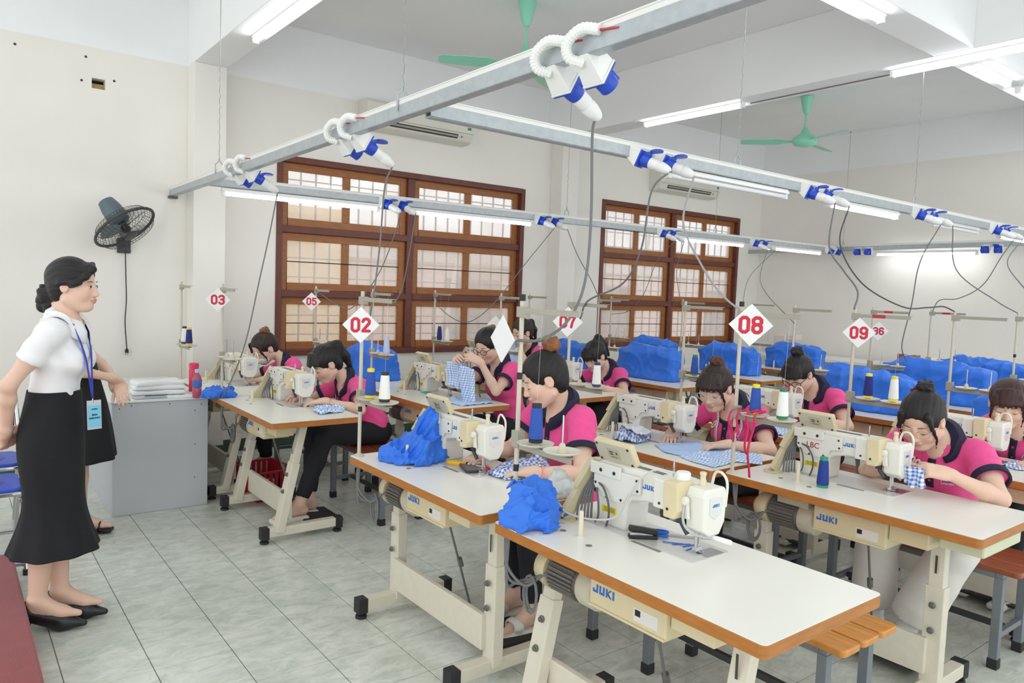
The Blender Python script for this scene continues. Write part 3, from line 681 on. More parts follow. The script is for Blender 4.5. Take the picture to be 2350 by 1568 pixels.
def leg_mesh(y,slant):
    L=MB(); xb,xt=(0.13,0.27) if slant else (0.235,0.235)
    def P(z): return xb+(xt-xb)*(z-0.07)/0.63
    L.beam((P(0.06),y,0.06),(P(0.47),y,0.47),0.072 if not slant else 0.05,0.05 if not slant else 0.075,up=(0,1,0) if slant else (1,0,0))
    L.beam((P(0.43),y,0.43),(P(0.71),y,0.71),0.056 if not slant else 0.042,0.042 if not slant else 0.06,up=(0,1,0) if slant else (1,0,0))
    L.box((P(0.71)-0.11,y-0.035,0.705),(P(0.71)+0.11,y+0.035,HT-0.037))
    L.box((0.05,y-0.026,0.038),(0.50,y+0.026,0.092))
    return L.mesh('leg',M_ivory,bevel=0.004)
ME_foot=MB().box((-0.025,-0.029,0.026),(0.022,0.029,0.096)).lathe([(0.027,0.0),(0.027,0.014),(0.012,0.018),(0.012,0.03)],(0,0,0),n=12).mesh('rubber_foot',M_dark,bevel=0.003)
ME_bolt=MB().lathe([(0.013,0),(0.013,0.004),(0.009,0.006),(0.009,0.012),(0.004,0.013)],(0,0,0),(-1,0,0),10).mesh('bolt',M_bolt,smooth=True)
ME_slit=MB().box((-0.0012,-0.004,-0.035),(0.0,0.004,0.035)).mesh('height_slot',mat('dark slot',(70,66,60),0.7))
LEGS={}
def get_leg(y,s):
    k=(round(y,3),s)
    if k not in LEGS: LEGS[k]=leg_mesh(y,s)
    return LEGS[k]
ME_dome=MB().lathe([(0.0,0.09),(0.03,0.085),(0.058,0.06),(0.068,0.02),(0.068,0.0)],(0.165,0.375,0.61),(0,1,0),20).mesh('motor_cover',M_beige,smooth=True)
m=MB(); m.lathe([(0.05,0.0),(0.056,0.01),(0.056,0.15),(0.05,0.16)],(0.165,0.215,0.61),(0,1,0),20)
for k in range(14):
    a=k/14*2*math.pi; m.box((0.165-0.066,0.24,0.607),(0.165+0.066,0.36,0.613),rot=Matrix.Rotation(a/2,3,'Y'),piv=(0.165,0.3,0.61))
ME_motor=m.mesh('motor',M_fin,smooth=False)
ME_mend=MB().lathe([(0.062,0.0),(0.066,0.01),(0.066,0.07),(0.05,0.085),(0.02,0.088)],(0.165,0.225,0.61),(0,-1,0),20).box((0.12,0.18,0.66),(0.21,0.33,HT-0.037)).mesh('motor_end',M_motor,bevel=0.002,smooth=True)
ME_ctrl=MB().box((0.085,-0.17,0.60),(0.235,0.135,0.7)).box((0.1,-0.165,0.7),(0.22,0.13,HT-0.037)).mesh('control_box',M_beige,bevel=0.005)
ME_lid=MB().box((0.08,-0.168,0.596),(0.24,0.133,0.604)).mesh('control_box_lid',M_beige,bevel=0.002)
ME_sw=MB().box((0.10,-0.32,0.635),(0.21,-0.172,0.70)).box((0.12,-0.31,0.70),(0.19,-0.19,HT-0.037)).mesh('switch_box',M_beige,bevel=0.004)
ME_stick=MB().box((0.084,-0.14,0.616),(0.0853,-0.05,0.655)).mesh('rating_label',mat('white sticker',(226,222,216),0.5))
ME_stickd=MB().box((0.0832,-0.075,0.632),(0.0845,-0.055,0.65)).mesh('label_print',M_black)
M_ped=mat('black pedal',(40,40,42),0.6,var=0.1)
ME_ped=MB().box((0.36,-0.2,0.028),(0.60,0.12,0.040),rot=Matrix.Rotation(0.06,3,'Y')).mesh('pedal',M_ped,bevel=0.004)
ME_rod=MB().tube([(0.17,-0.06,0.6),(0.37,-0.02,0.04)],0.005,8).lathe([(0.012,-0.02),(0.012,0.02)],(0.255,-0.04,0.385),(0.3,0.08,-0.76),8).mesh('pedal_rod',M_bolt)
ME_bar=MB().box((0.19,-0.30,0.12),(0.215,0.44,0.265)).mesh('stretcher',M_ivory,bevel=0.004)
m=MB()
for i in range(3):
    p=spline([(0.03,0.5-0.01*i,0.72),(0.02,0.47,0.62-0.03*i),(0.06,0.42+0.02*i,0.56),(0.1,0.38,0.60),(0.13,0.33,0.63)],6); m.tube(p,0.0055,6)
for i in range(2): m.tube([Vector((0.075+0.006*i,0.41+0.035*math.cos(t*0.5)*(1-0.2*i),0.53+0.065*math.sin(t*0.5)*(1-0.15*i))) for t in range(13)],0.005,6,closed=True)
ME_loops=m.mesh('cable_loops',M_cable,smooth=True)
def juki(h):
    """block lettering JUKI, cap height h, centred, drawn in local XY"""
    m=MB(); w=h*0.85; t=h*0.27; g=h*0.22; x=-(4*w-0.35*w+3*g)/2
    def bx(x0,y0,x1,y1): m.box((x0,y0-h/2,0),(x1,y1-h/2,0.0006))
    bx(x,0,x+w,t); bx(x+w-t,t,x+w,h); bx(x,t,x+t,h*0.45); x+=w+g
    bx(x,0,x+w,t); bx(x,t,x+t,h); bx(x+w-t,t,x+w,h); x+=w+g
    bx(x,0,x+t,h)
    for s in (0,1):
        yA,yB=(h*0.5,h) if s else (h*0.5,0); P=[(x+t,yA-h/2-t*0.3,0),(x+t,yA-h/2+t*0.45,0),(x+w*1.05-t*0.9,yB-h/2,0),(x+w*1.05+t*0.2,yB-h/2,0)]
        m.add(P+[(p[0],p[1],0.0006) for p in P],[(0,1,2,3),(7,6,5,4),(0,4,5,1),(1,5,6,2),(2,6,7,3),(3,7,4,0)])
    x+=w+g; bx(x,0,x+t,h); return m.mesh('lettering',M_logo)
ME_JL=juki(0.026); ME_JS=juki(0.016); ME_JM=juki(0.009)
ROT_BACK=facing((-1,0,0)).to_euler(); ROT_END=facing((0,-1,0)).to_euler()
TABLES={}
def sewing_table(key,xf,yc,label,slant=False,ly=(0.46,-0.32),full=True,drawer=False,pedal=True,logo=True,loops=True):
    t=thing('sewing_table',(xf,yc,0),0,label,'table','white sewing tables in rows'); TABLES[key]=(xf,yc)
    tp=part('tabletop',ME_top,t); part('edge_band',ME_band,t)
    for y in ly:
        lg=part('leg',get_leg(y,slant),t)
        for x in (0.045,0.505): 
            f=part('rubber_foot',ME_foot,lg,(x,y,0)); f.rotation_euler=(0,0,0 if x<0.2 else math.pi)
        if full:
            for z in (0.3,0.4): 
                xb=(0.13+(0.14)*(z-0.07)/0.63-0.027) if slant else 0.199
                part('bolt',ME_bolt,lg,(xb,y,z))
            part('height_slot',ME_slit,lg,((0.13+0.14*(0.56-0.07)/0.63-0.034) if slant else 0.2065,y,0.56))
    st=part('stretcher',ME_bar,t)
    if full:
        for me in ME_holes: part('cable_hole',me,t)
        part('oil_slot',ME_slot,t)
    part('rest_pin',ME_post,t)
    part('motor_cover',ME_dome,t); part('motor',ME_motor,t); part('motor_end',ME_mend,t)
    cb=part('control_box',ME_ctrl,t); part('control_box_lid',ME_lid,cb); part('switch_box',ME_sw,t)
    if logo: part('lettering',ME_JL,cb,(0.0845,0.072,0.655),ROT_BACK)
    if full: s=part('rating_label',ME_stick,cb); part('label_print',ME_stickd,cb)
    if pedal: part('pedal',ME_ped,t); part('pedal_rod',ME_rod,t)
    if loops: part('cable_loops',ME_loops,t,kind='stuff')
    if drawer: MB().box((0.12,-0.50,0.655),(0.47,-0.345,HT-0.038)).build('drawer',mat('pale green tray',(214,216,184),0.45),t,bevel=0.008)
    return t
# ---- machine meshes
X=dict()
m=MB(); m.prism([(0.215,0.0),(0.345,0.0),(0.352,0.06),(0.36,0.13),(0.36,0.2),(0.205,0.2),(0.208,0.13)],0,0.312,0.428); X['pillar']=m.mesh('pillar',M_mach,bevel=0.012,seg=3)
m=MB(); m.prism([(-0.02,0.128),(0.13,0.122),(0.2,0.108),(0.212,0.09),(0.36,0.13),(0.372,0.15),(0.372,0.2),(0.35,0.218),(0.02,0.218),(-0.02,0.214)],0,0.318,0.42); X['arm']=m.mesh('arm',M_mach,bevel=0.01,seg=3)
m=MB(); m.prism([(0.365,0.132),(0.365,0.198),(0.15,0.198),(0.15,0.142),(0.2,0.134),(0.222,0.095),(0.27,0.09),(0.34,0.10)],0,0.305,0.316); X['back_cover']=m.mesh('back_cover',M_mach,bevel=0.003)
m=MB(); m.box((0.298,0.085-0.052,0.122),(0.345,0.088,0.216)); X['rear_module']=m.mesh('rear_module',M_mach,bevel=0.006)
m=MB(); m.prism([(-0.034,0.14),(-0.02,0.112),(0.022,0.112),(0.026,0.225),(-0.03,0.228)],0,0.272,0.35); X['solenoid_cover']=m.mesh('solenoid_cover',M_beige,bevel=0.005)
m=MB(); m.prism([(0.318,0.075),(0.35,0.062),(0.402,0.066),(0.424,0.11),(0.43,0.19),(0.418,0.214),(0.325,0.214),(0.314,0.19)],1,-0.1,-0.035) if False else None
m=MB(); P=[(0.322,0.085),(0.352,0.066),(0.40,0.066),(0.424,0.105),(0.43,0.19),(0.418,0.214),(0.326,0.214),(0.316,0.19)]; n=len(P)
m.add([(x,-0.098,z) for x,z in P]+[(x,-0.028,z) for x,z in P],[tuple(range(n)),tuple(range(2*n-1,n-1,-1))]+[(i,n+i,n+(i+1)%n,(i+1)%n) for i in range(n)]); X['head']=m.mesh('head',M_mach,bevel=0.007,seg=3)
m=MB(); Q=[(0.345,0.135),(0.372,0.118),(0.4,0.135),(0.404,0.185),(0.342,0.185)]; n=len(Q); m.add([(x,-0.1,z) for x,z in Q]+[(x,-0.098,z) for x,z in Q],[tuple(range(n)),tuple(range(2*n-1,n-1,-1))]+[(i,n+i,n+(i+1)%n,(i+1)%n) for i in range(n)]); X['badge']=m.mesh('badge',mat('badge silver',(222,222,218),0.3,0.2))
X['bed_plate']=MB().prism(rrect(0.276,-0.10,0.454,0.376,0.012),2,0.0,0.0035).mesh('bed_plate',M_plate)
X['slide_plate']=MB().box((0.345,-0.098,0.0035),(0.43,-0.045,0.0045)).mesh('slide_plate',M_chrome)
X['needle_plate']=MB().box((0.335,-0.043,0.0035),(0.40,-0.012,0.005)).mesh('needle_plate',M_chrome,bevel=0.001)
m=MB(); m.tube([(0.365,-0.05,0.03),(0.365,-0.05,0.075)],0.0045,8); m.tube([(0.365,-0.05,0.006),(0.365,-0.05,0.03)],0.0012,6); X['needle_bar']=m.mesh('needle_bar',M_chrome,smooth=True)
m=MB(); m.tube([(0.348,-0.05,0.012),(0.348,-0.05,0.085)],0.0042,8); m.box((0.342,-0.058,0.010),(0.372,-0.042,0.022)); m.box((0.358,-0.064,0.006),(0.362,-0.036,0.01)); m.box((0.367,-0.064,0.006),(0.371,-0.036,0.01)); X['presser_foot']=m.mesh('presser_foot',M_chrome,bevel=0.001)
m=MB(); m.tube([(0.332,-0.03,0.06),(0.325,-0.012,0.09),(0.325,-0.01,0.13)],0.008,8); m.box((0.318,-0.02,0.095),(0.33,0.004,0.115)); X['lifter_link']=m.mesh('lifter_link',mat('dark linkage',(72,72,74),0.45,0.4),smooth=True)
m=MB(); m.lathe([(0.0,0.0),(0.012,0.0),(0.014,0.01),(0.012,0.02)],(0.312,-0.038,0.172),(-1,0,0),12); m.prism([(-0.052,0.115),(-0.032,0.115),(-0.028,0.165),(-0.046,0.168)],0,0.305,0.315); X['lifter_lever']=m.mesh('lifter_lever',M_mach,bevel=0.003)
X['pressure_knob']=MB().lathe([(0.011,0.21),(0.011,0.23),(0.0085,0.234),(0.0085,0.246),(0.0105,0.248),(0.0105,0.256),(0.004,0.258)],(0.365,-0.052,0),n=12).mesh('pressure_knob',mat('cream knob',(224,208,176),0.45),smooth=True)
X['thread_guard']=MB().tube(spline([(0.42,-0.04,0.18),(0.428,-0.045,0.235),(0.425,-0.06,0.252),(0.42,-0.085,0.25),(0.428,-0.096,0.22),(0.424,-0.096,0.15)],5),0.0045,7).mesh('thread_guard',M_mach,smooth=True)
X['thread_pin']=MB().tube([(0.36,0.06,0.21),(0.36,0.06,0.265)],0.003,7).mesh('thread_pin',M_chrome)
X['top_groove']=MB().box((0.345,0.09,0.2175),(0.352,0.26,0.2195)).box((0.36,0.09,0.2175),(0.366,0.26,0.2195)).mesh('top_groove',mat('dark groove',(90,88,84),0.6))
X['bracket_plate']=MB().box((0.298,0.235,0.172),(0.306,0.378,0.214)).mesh('bracket_plate',M_mach,bevel=0.003)
for i,(y) in enumerate((0.255,0.268,0.33,0.355)): X['screw_%d'%i]=None
del X['screw_0'],X['screw_1'],X['screw_2'],X['screw_3']
ME_scr=MB().lathe([(0.0048,0),(0.0048,0.0015),(0.002,0.002)],(0,0,0),(-1,0,0),8).mesh('screw',mat('dark screw',(60,58,56),0.45,0.5))
RP=Matrix.Rotation(math.radians(-28),3,'Y')
m=MB(); m.box((0.325,0.2,0.215),(0.35,0.375,0.30),rot=RP,piv=(0.34,0.29,0.25)); X['control_panel']=m.mesh('control_panel',M_beige,bevel=0.007,seg=3)
m=MB(); m.box((0.3235,0.205,0.219),(0.3262,0.37,0.296),rot=RP,piv=(0.34,0.29,0.25)); X['panel_back']=m.mesh('panel_back',mat('grey beige panel',(206,200,178),0.45))
m=MB(); m.box((0.3222,0.262,0.237),(0.3236,0.318,0.278),rot=RP,piv=(0.34,0.29,0.25)); X['panel_label']=m.mesh('panel_label',mat('grey label',(190,182,156),0.5))
m=MB()
for (yy,zz,w,h) in ((0.30,0.265,0.018,0.005),(0.30,0.256,0.014,0.005),(0.275,0.262,0.006,0.01),(0.29,0.245,0.03,0.002)): m.box((0.3216,yy-w/2,zz-h/2),(0.3223,yy+w/2,zz+h/2),rot=RP,piv=(0.34,0.29,0.25))
X['label_print']=m.mesh('label_print',mat('label ink',(80,76,66),0.6))
PSCR=[]
for yy in (0.215,0.36):
    for zz in (0.227,0.289): PSCR.append(Vector((0.34,0.29,0.25))+RP@(Vector((0.3235,yy,zz))-Vector((0.34,0.29,0.25))))
m=MB(); m.beam((0.345,0.385,0.205),(0.30,0.42,0.10),0.075,0.026,up=(0,1,0)); m.beam((0.302,0.419,0.105),(0.225,0.425,0.004),0.05,0.022,up=(0,1,0)); m.lathe([(0.04,0.175),(0.043,0.19),(0.03,0.21)],(0.35,0.39,0.0),n=14); m.lathe([(0.045,0.0),(0.045,0.004),(0.03,0.006)],(0.225,0.425,0.0),n=16); X['belt_cover']=m.mesh('belt_cover',M_tan,bevel=0.007,seg=2)
X['handwheel']=MB().lathe([(0.02,0),(0.052,0.004),(0.055,0.014),(0.052,0.022),(0.02,0.026)],(0.372,0.374,0.135),(0,1,0),22).mesh('handwheel',mat('dark handwheel',(66,64,62),0.45),smooth=True)
m=MB()
for i in range(5):
    m.tube(spline([(0.325+0.006*i,0.372,0.17-0.012*i),(0.30+0.004*i,0.40-0.006*i,0.11),(0.272+0.008*i,0.40-0.008*i,0.05),(0.262+0.01*i,0.398-0.008*i,0.0)],6),0.0042,6)
X['cable_bundle']=m.mesh('cable_bundle',M_cable,smooth=True)
m=MB()
m.tube(spline([(0.308,0.34,0.14),(0.292,0.30,0.13),(0.285,0.27,0.09),(0.29,0.27,0.045),(0.295,0.285,0.003)],6),0.004,6); m.tube(spline([(0.308,0.35,0.12),(0.29,0.33,0.115),(0.283,0.315,0.08),(0.29,0.32,0.03),(0.3,0.345,0.003)],6),0.0035,6)
X['rear_cables']=m.mesh('rear_cables',mat('dark grey cable',(92,92,92),0.5),smooth=True)
X['warning_label']=MB().box((0.3105,0.255,0.045),(0.3122,0.325,0.068)).mesh('warning_label',M_yel)
m=MB()
for k in range(4): m.box((0.3098,0.262,0.05+0.0045*k),(0.3106,0.318-0.006*(k%2),0.0515+0.0045*k))
X['warning_print']=m.mesh('warning_print',mat('black print',(70,66,30),0.6))
X['needle_solenoid']=MB().lathe([(0.023,0.2),(0.023,0.246),(0.02,0.25),(0.0,0.251)],(0.335,0.0,0),n=18).mesh('needle_solenoid',M_wplast,smooth=True)
X['air_hose']=MB().tube(spline([(0.335,-0.01,0.24),(0.325,-0.03,0.2),(0.30,-0.035,0.15),(0.30,-0.04,0.1),(0.325,-0.06,0.07),(0.36,-0.1,0.062)],6),0.004,7).mesh('air_hose',mat('silver hose',(190,192,192),0.35),smooth=True)
X['hand_lever']=MB().lathe([(0.006,0),(0.0085,0.01),(0.009,0.055),(0.006,0.06)],(0.37,-0.095,0.062),(0.35,-0.93,-0.1),10).mesh('hand_lever',M_wplast,smooth=True)
X['power_lead']=MB().tube(spline([(0.335,0.02,0.24),(0.31,0.1,0.235),(0.29,0.16,0.17),(0.28,0.22,0.06),(0.25,0.3,0.03),(0.22,0.4,0.03),(0.21,0.44,0.06)],6),0.0033,6).mesh('power_lead',mat('pale lead',(212,210,204),0.4),smooth=True)
BASIC=['bed_plate','slide_plate','needle_plate','pillar','arm','back_cover','rear_module','head','needle_bar','presser_foot','lifter_link','lifter_lever','pressure_knob','thread_guard','thread_pin','bracket_plate','belt_cover','handwheel','cable_bundle','rear_cables','top_groove']
def machine(key,label,panel=True,extra=False,far=False,text=None,belt=None,beigebox=True):
    xf,yc=TABLES[key]; t=thing('sewing_machine',(xf,yc,HT),0,label,'sewing machine','industrial sewing machines')
    for n in BASIC:
        if far and n in ('top_groove',): continue
        o=part(n,X[n],t,kind='stuff' if n in ('cable_bundle','rear_cables','top_groove') else None)
        if n=='arm': part('lettering',ME_JS,o,(0.3172,0.118,0.172),ROT_BACK)
        if n=='head': bd=part('badge',X['badge'],o); part('lettering',ME_JM,o,(0.373,-0.1003,0.162),ROT_END)
        if n=='back_cover':
            for (y,z) in ((0.355,0.14),(0.34,0.185),(0.165,0.185),(0.16,0.152),(0.232,0.105),(0.3,0.1)): part('screw',ME_scr,o,(0.305,y,z))
        if n=='rear_module': part('screw',ME_scr,o,(0.298,0.06,0.14))
        if n=='bracket_plate':
            for y in (0.262,0.325): part('screw',ME_scr,o,(0.298,y,0.19),scale=(1,1.4,1.4))
        if n=='pillar' and not far: w=part('warning_label',X['warning_label'],o); part('warning_print',X['warning_print'],o,kind='stuff')
    sc=part('solenoid_cover',X['solenoid_cover'],t); 
    part('screw',ME_scr,sc,(0.272,0.005,0.14))
    if panel:
        cp=part('control_panel',X['control_panel'],t); part('panel_back',X['panel_back'],cp); part('panel_label',X['panel_label'],cp); part('label_print',X['label_print'],cp,kind='stuff')
        for p in PSCR: s=part('screw',ME_scr,cp,p); s.rotation_euler=RP.to_euler()
    if extra:
        for n in ('needle_solenoid','air_hose','hand_lever','power_lead'): part(n,X[n],t)
    if text:
        me=text_mesh(text,0.036,0.0002); me.materials.append(mat('dark red lettering',(168,44,58),0.5)); part('lettering',me,t,(0.3045,0.285,0.142),ROT_BACK,label='red letters '+text)
    return t
# ---- thread stands; local origin at the pole foot on the table, arms along -Y
Y=dict()
M_pole=mat('ivory pole paint',(205,198,178),0.45,var=0.05,vscale=30); M_arm=mat('grey green arm paint',(168,164,148),0.45,0.1)
Y['pole']=MB().tube([(0,0,0),(0,0,0.762)],0.0085,10).lathe([(0.024,0),(0.024,0.004),(0.012,0.012)],n=14).mesh('pole',M_pole,smooth=True)
m=MB(); m.box((-0.013,-0.3,0.732),(0.009,0.012,0.735)); m.box((-0.013,-0.3,0.716),(-0.010,0.012,0.732)); m.box((-0.014,-0.03,0.702),(0.014,0.014,0.738)); Y['top_arm']=m.mesh('top_arm',M_arm,bevel=0.001,seg=1)
m=MB(); m.box((-0.010,-0.29,0.268),(0.01,0.012,0.271)); m.box((-0.010,-0.29,0.25),(-0.007,0.012,0.268)); m.box((-0.015,-0.022,0.255),(0.015,0.016,0.31)); Y['lower_arm']=m.mesh('lower_arm',M_arm,bevel=0.001,seg=1)
ME_dish=MB().lathe([(0.01,0.272),(0.055,0.278),(0.063,0.284),(0.063,0.286),(0.054,0.281),(0.0,0.2755)],n=24).mesh('dish',mat('ivory dish',(216,210,192),0.4),smooth=True)
ME_cone=MB().lathe([(0.016,0.276),(0.014,0.282),(0.010,0.305),(0.006,0.31)],n=12).mesh('pin_base',mat('beige pin base',(206,196,168),0.5),smooth=True)
ME_pin=MB().tube([(0,0,0.28),(0,0,0.40)],0.003,7).mesh('spool_pin',M_chrome)
ME_tape=MB().lathe([(0.0095,-0.012),(0.0095,0.012)],n=10).mesh('tape_band',M_black)
ME_capk=MB().lathe([(0.011,0.758),(0.011,0.78),(0.0,0.781)],n=10).mesh('pole_cap',M_black)
def spool(pos,body,cap,label,h=0.125,both=True):
    t=thing('thread_spool',pos,0,label,'thread spool','thread spools on the stands')
    MB().lathe([(0.019,0.01),(0.025,0.014),(0.025,0.022),(0.0185,h-0.012),(0.015,h-0.006)],n=18).build('thread',mat('thread %d %d %d'%body,body,0.75,bump=0.15,bscale=300),t,smooth=True)
    MB().lathe([(0.0235,0.0),(0.0235,0.011),(0.018,0.0135)],n=18).build('spool_foot',mat('spool core %d %d %d'%cap,cap,0.45),t,smooth=True)
    MB().lathe([(0.0165,h-0.010),(0.0165,h+0.006),(0.004,h+0.008)],n=16).build('spool_top',mat('spool core %d %d %d'%cap,cap,0.45),t,smooth=True)
    return t
BLUE_T=(44,82,170); NAVY_T=(30,42,120); WHITE_T=(238,238,232)
def stand(key,label,spools=(None,None),off=(0.03,LT/2-0.02),bands=(),cap=False,rz=0.0,redtape=False,xy=None,z=HT):
    xf,yc=TABLES[key] if key else (0,0); p=Vector((xf+off[0],yc+off[1],z)) if xy is None else Vector((xy[0],xy[1],z))
    t=thing('thread_stand',p,rz,label,'thread stand','thread stands on the sewing tables')
    part('pole',Y['pole'],t); part('top_arm',Y['top_arm'],t); la=part('lower_arm',Y['lower_arm'],t)
    for k,(yy,sp) in enumerate(zip((-0.10,-0.235),spools)):
        part('dish',ME_dish,la,(0,yy,0)); part('pin_base',ME_cone,la,(0,yy,0)); part('spool_pin',ME_pin,la,(0,yy,0),scale=(1,1,1.0))
        if sp:
            MB().tube([(0,yy,0.41),(0.0,yy-0.01,0.722),(0.03,-0.27,0.722)],0.0004,4).build('thread_line',mat('thread line',(225,225,220),0.6),t)
            body,cp,lb=sp; q=p+Matrix.Rotation(rz,3,'Z')@Vector((0,yy,0.287)); spool(q,body,cp,lb)
    for zz in bands: part('tape_band',ME_tape,t,(0,0,zz))
    if cap: part('pole_cap',ME_capk,t)
    if redtape: MB().box((-0.0138,-0.17,0.717),(-0.0129,-0.1,0.735)).build('red_tape',mat('red tape',(190,50,50),0.5),t)
    return t
STROKE={'0':[[(0.15,0.0),(0.35,0.0),(0.5,0.15),(0.5,0.85),(0.35,1.0),(0.15,1.0),(0.0,0.85),(0.0,0.15),(0.15,0.0)]],
'2':[[(0.0,0.78),(0.06,0.93),(0.2,1.0),(0.36,0.98),(0.5,0.84),(0.48,0.66),(0.3,0.42),(0.0,0.04)],[(0.0,0.02),(0.5,0.02)]],
'3':[[(0.0,0.84),(0.15,1.0),(0.36,1.0),(0.5,0.86),(0.5,0.66),(0.36,0.53),(0.2,0.53)],[(0.36,0.53),(0.5,0.4),(0.5,0.14),(0.36,0.0),(0.14,0.0),(0.0,0.16)]],
'5':[[(0.48,1.0),(0.04,1.0),(0.02,0.55),(0.16,0.64),(0.36,0.62),(0.5,0.46),(0.5,0.16),(0.36,0.0),(0.14,0.0),(0.0,0.16)]],
'6':[[(0.48,0.86),(0.36,1.0),(0.15,1.0),(0.0,0.84),(0.0,0.15),(0.15,0.0),(0.35,0.0),(0.5,0.15),(0.5,0.42),(0.36,0.57),(0.16,0.57),(0.0,0.42)]],
'7':[[(0.0,1.0),(0.5,1.0),(0.28,0.5),(0.18,0.0)]],
'8':[[(0.14,0.53),(0.0,0.66),(0.0,0.86),(0.14,1.0),(0.36,1.0),(0.5,0.86),(0.5,0.66),(0.36,0.53),(0.14,0.53),(0.0,0.4),(0.0,0.14),(0.14,0.0),(0.36,0.0),(0.5,0.14),(0.5,0.4),(0.36,0.53)]],
'9':[[(0.02,0.14),(0.14,0.0),(0.35,0.0),(0.5,0.16),(0.5,0.85),(0.35,1.0),(0.15,1.0),(0.0,0.85),(0.0,0.58),(0.14,0.43),(0.34,0.43),(0.5,0.58)]]}
def numeral(txt,h,m):
    """condensed bold numerals, height h, centred in local XY, one flat piece"""
    w=h*0.42; gap=h*0.26; tw=len(txt)*w+(len(txt)-1)*gap; st=h*0.10; x0=-tw/2
    d=SDF((-tw/2-2.2*st,-h/2-st,-2*st),(tw/2+2.2*st,h/2+st,2*st),h/46)
    for ch in txt:
        for line in STROKE[ch]:
            P=[(x0+p[0]*w/0.5,(p[1]-0.5)*(h-2*st),0) for p in line]; d.chain(P,[st]*len(P),k=0.0)
        x0+=w+gap
    P,Q=d.net(); P=P*np.array([1,1,0.0006/st]); return np_mesh('numeral',P,Q,m,relax=1)
def card(pos,txt,label,side=0.125,normal=None,bare=False,name='number_card'):
    n=(Vector(CAM_C)-Vector(pos)); n.z=0; n=n.normalized() if normal is None else Vector(normal).normalized()
    t=thing(name,pos,0,label,'number card','number cards on the thread stands'); R=facing(n)
    if not bare:
        r=side/math.sqrt(2); m=MB(); P=[R@Vector(q) for q in ((0,-r,0),(r,0,0),(0,r,0),(-r,0,0))]; N=n*0.002
        m.add([p+N for p in P]+[p-N for p in P],[(0,1,2,3),(7,6,5,4),(0,4,5,1),(1,5,6,2),(2,6,7,3),(3,7,4,0)]); m.build('card',M_card,t)
    if txt:
        me=numeral(txt,side*0.60,M_red); part('numeral',me,t,tuple(n*0.0026),R.to_euler(),kind='stuff')
    return t
# ================================================================ the rows of tables
for a in (
 ('A',1.14,-1.91,'empty sewing table nearest to the viewer',dict(slant=True)),
 ('B',1.14,-0.77,'sewing table with yellow handled tool and gingham, second in the front row',dict()),
 ('C',1.10,1.20,'sewing table beside the grey desk corner with rolled gingham',dict(slant=True,ly=(0.47,-0.31))),
 ('D',1.10,2.275,'front row sewing table of the woman in a face mask',dict(slant=True,ly=(0.47,-0.31))),
 ('L',2.47,-1.87,'sewing table under the machine lettered LBC',dict(drawer=True,ly=(0.46,-0.31))),
 ('G',2.44,-0.76,'sewing table strewn with cut gingham before the woman with measuring tape',dict(slant=True)),
 ('W',2.22,1.19,'sewing table with folded gingham before the woman in dark glasses',dict()),
 ('K',2.22,2.265,'sewing table with blue covered machine behind the ponytailed woman',dict(full=False)),
 ('R',3.58,-1.86,'sewing table of the auburn haired woman at the right edge',dict(full=False)),
 ('Q',3.50,-0.74,'sewing table of the dark bunned woman behind the number 08 pole',dict(full=False)),
 ('V',3.43,1.21,'sewing table of the ponytailed girl near the number 07 card',dict(full=False)),
 ('U',3.43,2.285,'sewing table of the woman raising cloth near the window',dict(full=False)),
 ('M0',4.75,-1.84,'sewing table with covered machine behind the auburn haired woman',dict(full=False)),
 ('M1',4.78,-0.72,'sewing table with crumpled blue cover right of centre',dict(full=False)),
 ('M2',4.67,1.31,'sewing table with tall blue cover left of the measuring tape woman',dict(full=False)),
 ('M3',4.67,2.385,'sewing table with blue cover under the pillar between windows',dict(full=False)),
 ('N0',5.85,-1.86,'sewing table at the right edge, last but one row',dict(full=False)),
 ('N1',5.85,-0.78,'sewing table with wide blue cover under the number 36 stand',dict(full=False)),
 ('N2',5.94,1.33,'sewing table with blue cover behind the measuring tape woman bun',dict(full=False)),
 ('N3',5.94,2.405,'sewing table with blue cover before the second window',dict(full=False)),
 ('O1',6.95,-0.78,'sewing table with blue cover in the last row at the right',dict(full=False)),
 ('O2',7.19,1.33,'sewing table with blue cover below the number 08 card',dict(full=False))):
    sewing_table(a[0],a[1],a[2],a[3],**a[4])
machine('A','idle white sewing machine nearest to the viewer',extra=True)
machine('B','white sewing machine beside the crumpled blue pouch, second in front row')
machine('C','white sewing machine at the table beside the grey desk',panel=False)
machine('D','white sewing machine of the woman in a face mask',panel=False,far=True)
machine('L','white sewing machine lettered LBC in red',text='LBC')
machine('G','white sewing machine without panel before the measuring tape woman',panel=False)
machine('W','white sewing machine of the woman in dark glasses',far=False)
machine('R','cream sewing machine of the auburn haired woman at the right edge',far=True,panel=False)
machine('Q','white sewing machine of the dark bunned woman',far=True,panel=False)
machine('V','white sewing machine of the ponytailed girl near card 07',far=True,panel=False)
machine('U','white sewing machine of the woman raising cloth near the window',far=True)
